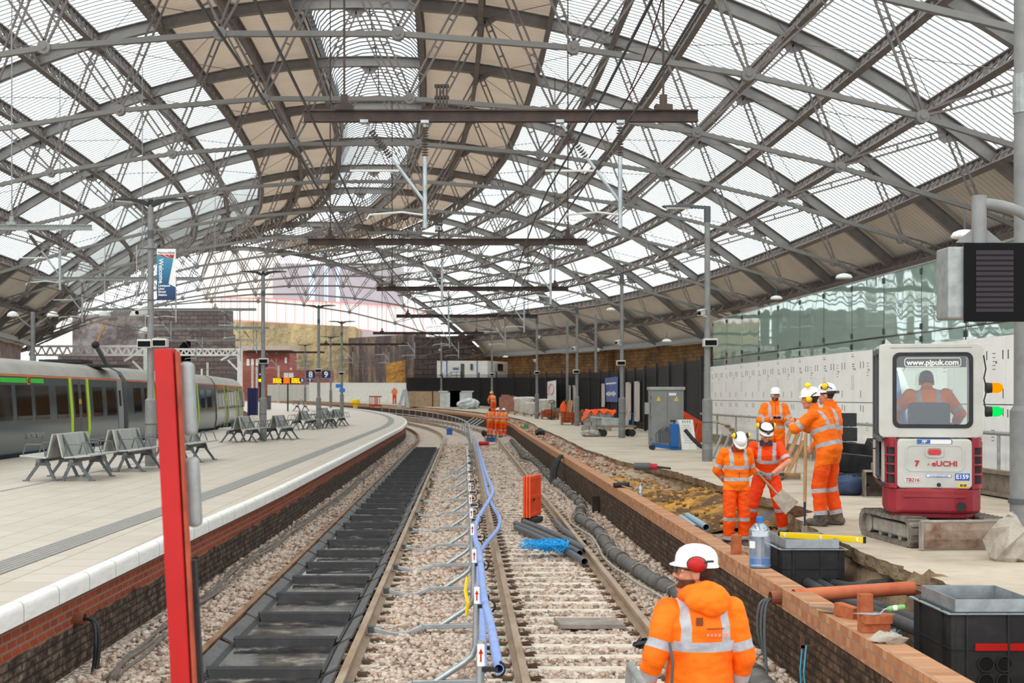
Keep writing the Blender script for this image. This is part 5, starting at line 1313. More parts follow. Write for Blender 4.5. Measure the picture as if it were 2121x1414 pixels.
a = aty(905, 792, Y); b = aty(1075, 792, Y); single(MB().box(((a.x+b.x)/2, Y+2.5, (b.z+gz(Y))/2), (b.x-a.x, 5, b.z-gz(Y)-.05)), 'storage_container', pm('dark_container', '2c2b33', '222129', 1, .5, 0, .05), 'dark container carrying the white site cabin', 'container', base=((a.x+b.x)/2, Y+2.5, gz(Y)))
q = aty(932, 808, Y-1.5); single(MB().box(q, (.9, .8, 2.0)), 'blue_container_end', pm('blue_cont', '24539a', '1d4688', 2, .5, 0, .1), 'bright blue container end below the cabin stair', 'container', base=q+V(0, 0, -1.0))
# red and orange barrier, worker kit at the far end
Y = 128; 
for i, px in enumerate((776, 788)):
    q = V((px-HX)*Y/F, Y, gz(Y)); m = MB()
    for z in (.1, .95): m.box((0, 0, z), (1.0 if i == 0 else .25, .05, .1))
    for k in range(7 if i == 0 else 2): m.box((-.45+.15*k, 0, .5), (.05, .04, .8))
    m.box((.4 if i == 0 else 0, -.1, .08), (.1, .5, .1)); single(m, 'plastic_barrier', M['red'], ['red plastic barrier at the far end of the platform', 'narrow red barrier foot at the far end'][i], 'barrier', 'red barriers far away').location = q
q = V((736-HX)*125/F, 125, gz(125)); single(MB().lathe([(.2, 0), (.18, .3), (.42, .42), (.38, .68), (.1, .72)], q, 10).rough(.03), 'skip_bag', M['yellow'], 'yellow bag on a stand at the far end', 'bag', base=q)
q = V((838-HX)*126/F, 126, gz(126)); single(MB().bar(q+V(-.5, 0, 0), q+V(0, .2, 1.6), .3, .05, (0, 1, 0)).bar(q+V(.3, 0, 0), q+V(.05, .2, 1.6), .3, .05, (0, 1, 0)), 'trestle', M['galv'], 'grey folded trestle beside the distant orange worker', 'trestle', base=q)
# ================================================================ people
from mathutils import noise as mnoise
def hv_mat(name, base, dark, band='bdbdc4', fold=1.0):
    t = NT(name); at = t.n('Attribute', attribute_name='band'); co = t.coord()
    n = t.noise(co, 5, 4, .6); col = t.ramp(n, [(.35, lin(base)), (.75, lin(dark))])
    isb = t.math('LESS_THAN', at.outputs['Fac'], 0.0)
    bc = t.ramp(t.noise(co, 14, 3), [(.35, lin(band)), (.75, lin('9b9aa1'))])
    w = t.noise(t.coord('obj', (1, 1, 2.2)), 9, 3, .5)
    t.pbr(t.mix(isb, col, bc), .62, 0, t.bump(w, .5*fold, .02), .25); return t.m
mt_jacket = hv_mat('hi_vis_orange', 'ff7d0c', 'f86304'); mt_trs = hv_mat('hi_vis_trousers', 'fb5a08', 'ea4606')
mt_jred = hv_mat('hi_vis_red_orange', 'fb4d08', 'ee3f06')
mt_skin = pm('skin', 'd99a7c', 'c77f63', 7, .5, 0, .03); mt_hair = pm('hair_brown', '4a3226', '352319', 30, .8, 0, .3); mt_beard = pm('beard', '6b4430', '4d3021', 40, .85, 0, .3)
mt_boot = pm('boot', '3b3530', '7d7165', 7, .8, 0, .3); mt_helm = flat('helmet_white', 'f3f3f1', .25); mt_glove = pm('glove', '8f949c', '6d7078', 12, .8, 0, .2)
mt_lens = glassy('lens_clear', 'f4f6f6', trans=.95, rough=.02)

def seg_t(P, a, b):
    a = np.array(a); b = np.array(b); d = b-a; L2 = max(d@d, 1e-9)
    t = np.clip((P-a)@d/L2, 0, 1); return t, np.linalg.norm(P-(a+t[:, None]*d), axis=1)
def remeshed(mb, voxel, smooth_it=2):
    me = bpy.data.meshes.new('tmp'); me.from_pydata(mb.v, [], mb.f); me.update()
    bm = bmesh.new(); bm.from_mesh(me); bmesh.ops.recalc_face_normals(bm, faces=bm.faces); bm.to_mesh(me); bm.free()
    o = bpy.data.objects.new('tmp', me); C.objects.link(o)
    r = o.modifiers.new('r', 'REMESH'); r.mode = 'VOXEL'; r.voxel_size = voxel
    s = o.modifiers.new('s', 'SMOOTH'); s.iterations = smooth_it; s.factor = .5
    dg = bpy.context.evaluated_depsgraph_get(); out = bpy.data.meshes.new_from_object(o.evaluated_get(dg))
    bpy.data.objects.remove(o); bpy.data.meshes.remove(me); return out
def capsule(m, p, q, r0, r1, n=12, sx=None):
    p = V(p); q = V(q); d = q-p; L = max(d.length, 1e-6); d = d/L
    pts = []; rs = []
    for k in range(4): a = PI/2*(k/4); pts.append(p-d*r0*math.cos(a)); rs.append(max(r0*math.sin(a), r0*.05))
    pts.append(p); rs.append(r0); pts.append(q); rs.append(r1)
    for k in range(1, 5): a = PI/2*(k/4); pts.append(q+d*r1*math.sin(a)); rs.append(max(r1*math.cos(a), r1*.05))
    m.tube(pts, 1, n, rs=rs)
def ellip(m, c, r, R=None, n=16, k=10): m.ball((0, 0, 0), 1, n, k) if False else _ell(m, c, r, R, n, k)
def _ell(m, c, r, R, n, k):
    t = MB().ball((0, 0, 0), 1, n, k); vs = []
    for v in t.v:
        w = V(v[0]*r[0], v[1]*r[1], v[2]*r[2])
        if R is not None: w = R @ w
        vs.append(w+V(c))
    m.add(vs, t.f)
JD = dict(pelvis=(0, 0, .97), waist=(0, .0, 1.13), chest=(0, -.005, 1.34), neck=(0, -.01, 1.50), head=(0, .03, 1.665),
          sR=(.185, -.01, 1.445), eR=(.25, -.04, 1.16), wR=(.25, .06, .92), sL=(-.185, -.01, 1.445), eL=(-.25, -.04, 1.16), wL=(-.25, .06, .92),
          hR=(.095, 0, .92), kR=(.11, .03, .50), aR=(.115, -.02, .09), hL=(-.095, 0, .92), kL=(-.11, .03, .50), aL=(-.115, -.02, .09), fR=0, fL=0)
def subset(me, keep, name, mat, parent, push, disp=0.0, bandv=None, seed=0):
    n = len(me.vertices); co = np.empty(n*3); me.vertices.foreach_get('co', co); co = co.reshape(-1, 3)
    no = np.empty(n*3); me.vertex_normals.foreach_get('vector', no); no = no.reshape(-1, 3)
    fs = [tuple(p.vertices) for p in me.polygons]
    fs = [f for f in fs if sum(keep[i] for i in f) >= len(f)/2]
    if not fs: return None
    used = sorted({i for f in fs for i in f}); mp = {v: k for k, v in enumerate(used)}
    u = np.array(used); P = co[u]+no[u]*(push[u][:, None] if hasattr(push, '__len__') else push)
    if disp:
        for k in range(len(P)):
            p = P[k]; d = mnoise.noise(V(p[0]*7+seed, p[1]*7, p[2]*13))*.6+mnoise.noise(V(p[0]*17, p[1]*17+seed, p[2]*26))*.4
            P[k] += no[u[k]]*disp*d
    out = bpy.data.meshes.new(name); out.from_pydata(P.tolist(), [], [tuple(mp[i] for i in f) for f in fs]); out.update()
    for p in out.polygons: p.use_smooth = True
    if bandv is not None:
        at = out.attributes.new('band', 'FLOAT', 'POINT'); at.data.foreach_set('value', bandv[u].astype(np.float32))
    out.materials.append(mat); o = bpy.data.objects.new(name, out); C.objects.link(o); o.parent = parent; return o
def headM(J, yaw, pitch, roll=0): return Matrix.Translation(V(J['head'])) @ Euler((pitch, roll, yaw), 'XYZ').to_matrix().to_4x4() if False else Matrix.Translation(V(J['head'])) @ Matrix.Rotation(yaw, 4, 'Z') @ Matrix.Rotation(pitch, 4, 'X') @ Matrix.Rotation(roll, 4, 'Y')
def person(label, loc, rz, joints={}, yaw=0, pitch=0, roll=0, voxel=.0085, wide=1.0, sleeve='long', jmat=None, tmat=None, kit=(), curl=.9, hands=({}, {}), gloves=(0, 0), beard=False, hairy=True, scale=1, hem=.08, seated=False, group=None, loose=1.0, bracex=.105, bands=(2.5, 1.45)):
    J = {k: v for k, v in JD.items()}; J.update(joints)
    t_ = thing('person', label, 'person', loc, rz, group); t_.scale = (scale,)*3
    jmat = jmat or mt_jacket; tmat = tmat or mt_trs
    m = MB(); prims = []
    # torso rings along the spine
    sp = [V(J['pelvis'])+V(0, 0, -.10), V(J['pelvis']), V(J['waist']), V(J['chest']), (V(J['sR'])+V(J['sL']))/2+V(0, 0, .0), V(J['neck'])]
    # side direction from hips to shoulders
    sh = (V(J['sR'])-V(J['sL'])).normalized(); hp = (V(J['hR'])-V(J['hL'])).normalized()
    RXY = [(.15, .115), (.185*wide, .145*loose), (.178*wide, .138*loose), (.20*wide, .142*loose), (.165, .105), (.07, .07)]
    rings = []; n = 24
    for i, c in enumerate(sp):
        tg = (sp[min(i+1, 5)]-sp[max(i-1, 0)]).normalized(); f = min(1, i/3.5); x = (hp*(1-f)+sh*f).normalized(); x = (x-tg*x.dot(tg)).normalized(); y = tg.cross(x)
        rings.append([c+x*RXY[i][0]*math.cos(2*PI*k/n)+y*RXY[i][1]*math.sin(2*PI*k/n) for k in range(n)])
    base = len(m.v); m.v += [tuple(v) for r in rings for v in r]
    for i in range(5):
        for k in range(n): k2 = (k+1) % n; m.f.append((base+i*n+k, base+i*n+k2, base+(i+1)*n+k2, base+(i+1)*n+k))
    for s in 'RL': capsule(m, V(J['neck'])-V(0, 0, .045), V(J['s'+s])*.72+V(J['neck'])*.28-V(0, 0, .02), .062, .062)
    m.f.append(tuple(base+k for k in range(n-1, -1, -1))); m.f.append(tuple(base+5*n+k for k in range(n)))
    def limb(tag, a, b, r0, r1): capsule(m, J[a], J[b], r0, r1, 14); prims.append((tag, J[a], J[b], r0, r1))
    for s in 'RL':
        ellip(m, V(J['s'+s])*.93+V(J['chest'])*.07, (.075*wide, .075, .07)); 
        sl = 1.0 if sleeve == 'long' else .82
        limb('ua'+s, 's'+s, 'e'+s, .068*loose, .060*loose); limb('fa'+s, 'e'+s, 'w'+s, .058*sl, .046*sl if sleeve == 'long' else .034)
        limb('th'+s, 'h'+s, 'k'+s, .105, .085); limb('ca'+s, 'k'+s, 'a'+s, .086, .076)
        ft = J['f'+s] or 0; fw = V(math.sin(-ft), math.cos(ft), 0); A = V(J['a'+s])
        capsule(m, A+fw*-.045+V(0, 0, -.035), A+fw*.16+V(0, 0, -.045), .05, .043); prims.append(('ft'+s, A+fw*-.045+V(0, 0, -.035), A+fw*.17+V(0, 0, -.045), .05, .043))
        capsule(m, A+V(0, 0, .10), A, .058, .055); prims.append(('ft'+s, A+V(0, 0, .09), A, .054, .055))
        # hand: palm, four unequal fingers, thumb from the side of the palm
        h = hands[0 if s == 'R' else 1]; W = V(J['w'+s]); d = V(h.get('d', tuple(W-V(J['e'+s])))).normalized(); nrm = V(h.get('n', (-1 if s == 'R' else 1, 0, 0)))
        nrm = (nrm-d*nrm.dot(d)).normalized(); x = d.cross(nrm)*(1 if s == 'R' else -1); cu = h.get('curl', curl)
        def hp_(a, b, r0, r1): capsule(m, a, b, r0, r1, 8); prims.append(('ha'+s, a, b, r0, r1))
        for q in (-1, 0, 1): hp_(W+x*q*.012, W+d*.085+x*q*.027, .017, .015)
        for q, L in ((-1.5, .034), (-.5, .040), (.5, .043), (1.5, .039)):
            a = W+d*.09+x*q*.020; d1 = d*math.cos(cu*.6)+nrm*math.sin(cu*.6); d2 = d*math.cos(cu*1.5)+nrm*math.sin(cu*1.5); d3 = d*math.cos(cu*2.3)+nrm*math.sin(cu*2.3)
            b = a+d1*L; c = b+d2*L*.75; hp_(a, b, .0092, .0088); hp_(b, c, .0088, .0085); hp_(c, c+d3*L*.55, .0085, .0075)
        a = W+d*.03+x*.026; b = a+d*.035+x*.022+nrm*.012; hp_(a, b, .013, .0105); hp_(b, b+d*.032+nrm*.014*cu-x*.003, .0105, .0088)
    # head
    H = headM(J, yaw, pitch, roll); H3 = H.to_3x3()
    def he(c, r): _ell(m, H @ V(c), r, H3, 16, 12)
    he((0, -.012, .03), (.076, .096, .095)); he((0, .030, -.045), (.060, .064, .072)); he((0, .076, -.098), (.026, .022, .022)); he((0, .083, .028), (.052, .018, .014))
    for s in (-1, 1):
        he((s*.036, .066, -.028), (.028, .026, .028)); he((s*.079, -.008, -.012), (.010, .026, .034)); he((s*.018, .100, -.034), (.010, .010, .008))
    capsule(m, H @ V(0, .092, .012), H @ V(0, .116, -.028), .010, .0145, 10); he((0, .092, -.060), (.024, .010, .007)); he((0, .090, -.074), (.021, .011, .007))
    nk = H @ V(0, -.025, -.07); capsule(m, V(J['neck'])-V(0, 0, .05), nk, .062, .056); 
    me = remeshed(m, voxel, 2)
    nv = len(me.vertices); P = np.empty(nv*3); me.vertices.foreach_get('co', P); P = P.reshape(-1, 3)
    D = []; T = []; tags = []
    # torso distance
    spn = np.array([tuple(v) for v in sp[:5]]); best = np.full(nv, 9.); ts = np.zeros(nv)
    for i in range(4):
        t, d = seg_t(P, spn[i], spn[i+1]); r = .5*(RXY[i][0]+RXY[i+1][0])*.92
        up = d-r < best; ts = np.where(up, i+t, ts); best = np.minimum(best, d-r)
    tags.append('to'); D.append(best); T.append(ts)
    for tg, a, b, r0, r1 in prims:
        t, d = seg_t(P, a, b); tags.append(tg); D.append(d-(r0+(r1-r0)*t)); T.append(t)
    hl = np.linalg.norm(P-np.array(H @ V(0, .01, -.01)), axis=1)-.115; tags.append('he'); D.append(hl); T.append(np.zeros(nv))
    t, d = seg_t(P, np.array(J['neck'])+np.array((0, 0, .0)), np.array(nk)); tags.append('he'); D.append(d-.066); T.append(t)
    D = np.array(D); T = np.array(T); ix = D.argmin(0); tt = T[ix, np.arange(nv)]; tag = np.array(tags)[ix]
    band = np.full(nv, 1.0)
    shv = np.array(sh); mid = np.array((V(J['chest'])+V(J['waist']))/2); lx = (P-np.array(J['chest']))@shv
    hw = .027
    to = tag == 'to'
    def put(mask, val): band[mask] = np.minimum(band[mask], val[mask])
    put(to, np.abs(tt-bands[0])*.2-hw); put(to, np.abs(tt-bands[1])*.16-hw)
    put(to & (tt > bands[0]), np.abs(np.abs(lx)-bracex)-hw)
    for s in 'RL':
        u = tag == 'ua'+s; put(u, np.abs(tt-.72)*.29-hw); put(tag == 'ua'+s, np.where(tt < .25, np.abs(np.abs(lx)-bracex)-hw, 1)); u = tag == 'fa'+s
        if sleeve == 'long': put(u, np.abs(tt-.45)*.25-hw)
        u = tag == 'ca'+s; put(u, np.abs(tt-.12)*.42-hw); put(u, np.abs(tt-.80)*.42-hw)
    st = np.array([x[:2] for x in tag])
    jac = (st == 'to') | (st == 'ua') | ((st == 'fa') & (tt < .96)) if sleeve == 'long' else (st == 'to') | ((st == 'ua') & (tt < .9))
    ax = np.array((V(J['waist'])-V(J['pelvis'])).normalized()); sv = (P-np.array(J['pelvis']))@ax
    tl_ = (st == 'to') | (st == 'th')
    jac = (jac & (st != 'to')) | (tl_ & (sv > -hem))
    shank = (st == 'ca') & (tt > .86)
    legs = ((st == 'th') | (st == 'ca') | (st == 'to')) & (~tl_ | (sv < .05-hem)) & ~shank
    for p in me.polygons: p.use_smooth = True
    me.materials.clear(); me.materials.append(mt_skin); me.name = 'body'
    o = bpy.data.objects.new('body', me); C.objects.link(o); o.parent = t_
    pj = np.where(st == 'to', np.clip(.016-.006*tt, .006, .016), .008)
    subset(me, jac, 'jacket' if sleeve == 'long' else 'shirt', jmat, t_, pj, .011, band, loc[0] if hasattr(loc, '__getitem__') else 0)
    subset(me, legs, 'trousers', tmat, t_, np.where(st == 'to', .004, .006), .014, band, 3)
    subset(me, (st == 'ft') | ((st == 'ca') & (tt > .83)), 'boots', mt_boot, t_, np.where(st == 'ft', .008, -.002), .004)
    for s, g in zip('RL', gloves):
        if g: subset(me, tag == 'ha'+s, 'glove', mt_glove, t_, .002)
    no_ = np.empty(nv*3); me.vertex_normals.foreach_get('vector', no_); no_ = no_.reshape(-1, 3)
    P2 = P-no_*np.where(jac | legs | shank | (st == 'ft'), .018, 0)[:, None]
    Q = (np.array(H.inverted()) @ np.c_[P, np.ones(nv)].T).T[:, :3]; hd = st == 'he'
    if beard: subset(me, hd & (Q[:, 2] < -.045) & (Q[:, 1] > .0) & (Q[:, 2] > -.13) & ~((np.abs(Q[:, 0]) < .024) & (Q[:, 2] > -.082) & (Q[:, 2] < -.056) & (Q[:, 1] > .09)), 'beard', mt_beard, t_, .004, .003)
    if hairy: subset(me, hd & (Q[:, 2] > -.05) & (Q[:, 1] < .02) & (np.abs(Q[:, 0]) < .082) & ((Q[:, 1] < -.03) | (Q[:, 2] > .02)), 'hair', mt_hair, t_, .003, .002)
    me.vertices.foreach_set('co', P2.reshape(-1)); me.update()
    def add(nm, mb, mat, par=None, **kw):
        mb.v = [tuple(H @ V(v)) for v in mb.v]; return mb.build(nm, mat, par or t_, **kw)
    if not seated and voxel < .02:
        for s in (-1, 1):
            e = add('eye', MB().ball((s*.031, .066, .006), .0115, 10, 8), M['white'], smooth=True); add('iris', MB().ball((s*.031, .0745, .006), .0060, 8, 6, 1, .5), flat('iris', '3a2c22', .3), e)
    for it in kit:
        k = it[0]
        if k == 'helmet':
            mt = it[1] if len(it) > 1 else mt_helm
            pr = [(1.0, 0), (1.0, .012), (.985, .04), (.93, .062), (.80, .086), (.58, .104), (.3, .114), (.02, .117)]
            mb = MB().lathe([(r, z) for r, z in pr], (0, -.008, .045), 28, .101, .124)
            vs = []                       # brim, longer at the front
            N = 36
            for ring in range(2):
                for q in range(N):
                    a = 2*PI*q/N; fx_ = math.cos(a); fy = math.sin(a); ex = 1.0 if ring == 0 else 1.07+.20*max(0, fy)**2*(1-.0*abs(fx_))
                    vs.append((.100*ex*fx_, -.008+.122*ex*fy, .052-(0 if ring == 0 else .014)))
            vs2 = [(x, y, z-.006) for x, y, z in vs]
            fs = [(q, (q+1) % N, N+(q+1) % N, N+q) for q in range(N)]+[(2*N+q, 3*N+q, 3*N+(q+1) % N, 2*N+(q+1) % N) for q in range(N)]+[(N+q, N+(q+1) % N, 3*N+(q+1) % N, 3*N+q) for q in range(N)]
            mb.add(vs+vs2, fs); hm = add('helmet', mb, mt, smooth=50)
            add('helmet_ridge', MB().tube(spl([(0, .108, .09), (0, .07, .134), (0, -.005, .157), (0, -.08, .134), (0, -.120, .09)]), .006, 6), mt, hm, smooth=True)
        elif k == 'muffs':              # ear defenders: colour, z offset, y offset, tilt
            mt = it[1]; zo, yo = it[2], it[3]; out = it[4] if len(it) > 4 else .105
            for s in (-1, 1):
                c = V(s*out, yo, zo)
                R_ = Matrix.Rotation(s*PI/2, 3, 'Y')
                mb = MB().lathe([(.012, .038), (.030, .034), (.040, .022), (.043, .004), (.043, 0), (.02, -.002)], c, 18, 1.0, 1.25 if 0 < zo < .1 else .95, R_); cup = add('ear_defender', mb, mt, smooth=60)
                add('ear_cushion', MB().lathe([(.045, 0), (.048, -.008), (.045, -.018), (.02, -.018)], c, 18, 1.0, 1.25 if 0 < zo < .1 else .95, R_), M['black'], cup)
                add('arm', MB().tube([c+V(s*.018, 0, 0), (s*.132, (yo-.06), zo*.4+.055), (s*.10, -.10, .075)], .007, 6), M['black'], cup)
        elif k == 'glasses':
            for s in (-1, 1): add('lens', MB().box((s*.034, .108, .004), (.058, .004, .036), (0, 0, -s*.28)), mt_lens)
            add('glasses_frame', MB().tube([(-.078, .06, .018), (-.060, .098, .022), (0, .112, .022), (.060, .098, .022), (.078, .06, .018)], .0032, 5).tube([(.078, .06, .018), (.080, -.01, .008)], .004, 5).tube([(-.078, .06, .018), (-.080, -.01, .008)], .004, 5), M['black'])
        elif k == 'lamp':
            add('helmet_lamp', MB().lathe([(.02, 0), (.024, .012), (.024, .02), (.02, .022)], (0, .122, .085), 12, 1, 1, Matrix.Rotation(-PI/2, 3, 'X')), M['post_dark']); add('lamp_strap', MB().lathe([(.1115, .03), (.1125, .03), (.110, .055), (.109, .055)], (0, -.008, .055), 24, 1, 1.21), M['black'])
        elif k == 'badge': add('helmet_badge', MB().box((it[1], it[2], it[3]), (.004, .035, .04)), M['black'])
        elif k == 'cap': add('cap', MB().lathe([(1.05, -.02), (1.05, .03), (.9, .07), (.5, .10), (.02, .105)], (0, -.012, .035), 20, .08, .1), M['post_dark'], smooth=60)
        elif k == 'visor': add('welding_visor', MB().box((0, -.125, .03), (.20, .05, .035)).box((.09, -.08, .03), (.03, .12, .035)).box((-.09, -.08, .03), (.03, .12, .035)), M['black'])
    return t_, J
def collar(t_, J, mat, up=.05, r=.085):
    n = V(J['neck']); m = MB(); N = 20; vs = []
    for ring, (rr_, z) in enumerate(((r*1.15, -.03), (r, up), (r*.9, up), (r*1.0, -.02))):
        for k in range(N):
            a = 2*PI*k/N; f = .7 if abs(a-PI/2) < .35 else 1; vs.append((n.x+rr_*math.cos(a)*1.05, n.y+.01+rr_*math.sin(a), n.z+(z if z < 0 else z*f)))
    fs = [(i*N+k, i*N+(k+1) % N, (i+1)*N+(k+1) % N, (i+1)*N+k) for i in range(3) for k in range(N)]
    return m.add(vs, fs).build('collar', mat, t_, smooth=True)

# foreground worker, seen from behind, head turned to profile
t_, J = person('worker in orange hooded jacket and white helmet with red ear defenders, close to the camera', (1.36, 8.2, -1.0), .12,
    dict(head=(-.015, .045, 1.635), eL=(-.275, -.05, 1.16), wL=(-.32, .06, .94), eR=(.255, -.02, 1.14), wR=(.245, .10, .91), sL=(-.19, -.015, 1.415), sR=(.19, -.005, 1.415)),
    yaw=1.3, pitch=.04, voxel=.0075, wide=1.04, loose=1.06, kit=(('helmet',), ('muffs', M['red'], .052, -.01, .108), ('glasses',)), beard=True, hem=.12, bracex=.115, bands=(2.48, .4))
hm = MB()
_ell(hm, (.015, -.115, 1.475), (.135, .062, .085), Matrix.Rotation(-.3, 3, 'X') @ Matrix.Rotation(-.12, 3, 'Y'), 20, 12); _ell(hm, (.04, -.135, 1.43), (.09, .05, .055), None, 16, 10)
for s in (-1, 1): capsule(hm, (s*.105, -.06, 1.505), (s*.075, .075, 1.41), .042, .032); capsule(hm, (s*.095, -.07, 1.515), (0, -.115, 1.545), .040, .036)
hm.v = [(x, y, z+.018) for x, y, z in hm.v]; hme = remeshed(hm, .008, 3); subset(hme, np.ones(len(hme.vertices), bool), 'hood', mt_jacket, t_, .0, .016, np.full(len(hme.vertices), 1.0), 5)
MB().tube([(-.215, -.14, 1.26), (-.20, -.155, 1.15), (-.205, -.15, 1.0), (-.25, -.10, .9)], .009, 6).build('strap', M['post_dark'], t_)
MB().box((-.045, -.158, 1.375), (.04, .006, .045)).box((.045, -.168, 1.335), (.10, .005, .005)).build('printed_logo', flat('logo_brown', '7a3a10', .6), t_)
m = MB()
for k in range(6): m.box((.0+.022*k, -.172, 1.30), (.015, .005, .016))
m.build('printed_lettering', flat('logo_pink', 'f08a6a', .6), t_)

# the group of five
A = dict(neck=(0, .05, 1.485), head=(0, .15, 1.60), chest=(0, .02, 1.33), eR=(.27, -.10, 1.17), wR=(.10, -.17, 1.0), eL=(-.27, -.10, 1.17), wL=(-.06, -.18, .99), kR=(.12, .05, .5), aR=(.13, .0, .09), aL=(-.12, -.03, .09))
t_, J = person('worker in orange with head bowed and hands behind the back, standing in the trench', (3.98, 20.75, -.57), PI+.12, A, yaw=0, pitch=-.95, scale=.97, kit=(('helmet',), ('muffs', M['yellow'], .13, -.03, .10)), hem=.09)
collar(t_, J, flat('collar_dark', '8a3410', .7))
MB().box((0, .145, 1.18), (.008, .004, .42)).build('zip', M['post_dark'], t_)
B = dict(pelvis=(0, -.03, .95), waist=(.0, .03, 1.11), chest=(0, .10, 1.30), neck=(.02, .17, 1.44), head=(.03, .25, 1.59), sR=(.20, .10, 1.40), sL=(-.17, .14, 1.39), eR=(.30, .16, 1.13), wR=(.15, .34, 1.02), eL=(-.29, .26, 1.17), wL=(-.06, .40, 1.00), hR=(.10, -.03, .9), hL=(-.10, -.03, .9), kR=(.22, .10, .50), aR=(.25, .0, .09), kL=(-.19, .09, .5), aL=(-.26, -.02, .09))
t_, J = person('worker in red-orange short sleeved shirt holding a square shovel in the trench', (4.58, 21.5, -.50), PI-.12, B, yaw=.15, pitch=-.5, sleeve='short', jmat=mt_jred, tmat=hv_mat('hi_vis_red_trousers', 'fa4408', 'e93806'), gloves=(1, 1), kit=(('helmet',), ('muffs', M['yellow'], .11, -.05, .11), ('glasses',), ('lamp',)), hem=.0, curl=1.25, hands=({'d': (-.6, .5, -.1), 'n': (0, .2, -1)}, {'d': (.6, .4, -.3), 'n': (0, .4, -1)}))
collar(t_, J, M['black'])
# shovel held by B (world points measured at his distance)
p0 = aty(1563, 972, 21.14); p1 = aty(1600, 1012, 21.0); p2 = aty(1628, 1040, 20.92)
t_ = thing('shovel', 'square mouthed shovel with wooden shaft held in the trench', 'shovel', p2)
MB().cyl(p0, p1, .019, 10).build('shaft', M['timber'], t_, world=True)
d = (p2-p1).normalized(); x = V(.8, 0, .6); x = (x-d*x.dot(d)).normalized(); nn = d.cross(x); mt_blade = pm('shovel_steel', 'b3a79a', '8f8478', 9, .55, .35, .15)
bl = [p1+d*.10-x*.10, p1+d*.10+x*.10, p1+d*.40+x*.135, p1+d*.40-x*.135]; MB().add([v+nn*.004 for v in bl]+[v-nn*.004 for v in bl], [(0, 1, 2, 3), (7, 6, 5, 4), (0, 4, 5, 1), (1, 5, 6, 2), (2, 6, 7, 3), (3, 7, 4, 0)]).build('blade', mt_blade, t_, world=True)
MB().cyl(p1-d*.02, p1+d*.13, .016, 10, .012).build('socket', mt_blade, t_, world=True)
Cj = dict(head=(-.01, .05, 1.665), eR=(.29, .02, 1.17), wR=(.10, .26, 1.20), eL=(-.29, .02, 1.17), wL=(-.08, .27, 1.20))
t_, J = person('bearded worker in orange jacket and white helmet looking up from a phone', (6.12, 28.0, 0), PI-.05, Cj, yaw=-.35, pitch=-.02, wide=1.08, loose=1.05, beard=True, kit=(('helmet',), ('glasses',)), hem=.16, curl=.9, hands=({'d': (-.9, .5, .15), 'n': (0, .3, 1)}, {'d': (.9, .5, .15), 'n': (0, .3, 1)}))
collar(t_, J, mt_jacket, .06); MB().box((0, .150, 1.25), (.008, .004, .5)).build('zip', flat('zip_dark', '7a2a08', .6), t_)
w_ = Matrix.Rotation(PI-.05, 3, 'Z') @ V(.01, .36, 1.235)+V(6.12, 28.0, 0)
single(MB().box((0, 0, 0), (.15, .075, .012), (.5, 0, 0)), 'mobile_phone', M['screen'], 'black mobile phone in the bearded worker\'s hands', 'phone', bevel=.004).location = w_
Dj = dict(pelvis=(0, -.02, .96), waist=(0, .03, 1.12), chest=(0, .10, 1.31), neck=(0, .16, 1.46), head=(0, .24, 1.61), sR=(.18, .13, 1.41), sL=(-.18, .13, 1.41), eR=(.24, .36, 1.23), wR=(.05, .50, 1.32), eL=(-.25, .34, 1.23), wL=(-.03, .47, 1.28), kR=(.14, .03, .5), kL=(-.12, .08, .5), aL=(-.12, .04, .09), aR=(.17, -.06, .09))
t_, J = person('worker leaning on a shovel handle, yellow ear defenders, seen from behind', (4.64, 18.1, 0), .95, Dj, yaw=.25, pitch=-.1, kit=(('helmet',), ('muffs', M['yellow'], .0, .0, .102)), hem=.17, loose=1.05, gloves=(1, 1), curl=1.0, hands=({'d': (-1, .1, 0), 'n': (0, 0, -1)}, {'d': (1, .1, 0), 'n': (0, 0, -1)}))
collar(t_, J, mt_jacket, .04)
m = MB(); H = headM(J, .25, -.1)
cu_ = MB().lathe([(.012, .034), (.03, .03), (.042, .016), (.042, 0), (.02, 0)], (-.09, .0, .17), 16, 1, 1, Matrix.Rotation(-.6, 3, 'Y')); cu_.v = [tuple(H @ V(v)) for v in cu_.v]; cu_.build('raised_ear_defender', M['yellow'], t_, smooth=60)
p0 = aty(1669, 898, 17.85); p1 = aty(1667, 1040, 17.6); p2 = aty(1667, 1096, 17.5)
t_ = thing('shovel', 'upright shovel with pale wooden shaft that a worker leans on', 'shovel', p2)
MB().cyl(p0, p1, .021, 10).build('shaft', M['timber'], t_, world=True); MB().cyl(p1, p2, .017, 10, .01).build('socket', flat('navy_steel', '23263a', .5, .3), t_, world=True)
MB().box(p2+V(0, .02, -.06), (.035, .16, .2)).build('blade', mt_blade, t_, world=True)
Ej = dict(head=(0, .05, 1.665), eR=(.25, -.02, 1.16), wR=(.2, .14, .97), eL=(-.25, -.04, 1.16), wL=(-.2, .16, .98))
t_, J = person('worker in orange with raised yellow ear defenders and black visor beside the leaning worker', (4.86, 18.85, 0), 1.0, Ej, yaw=.1, pitch=-.06, loose=1.03, kit=(('helmet',), ('muffs', M['yellow'], .115, -.01, .112), ('badge', -.108, .03, .1), ('visor',), ('glasses',)), hem=.16, beard=False)
collar(t_, J, mt_jacket, .08)
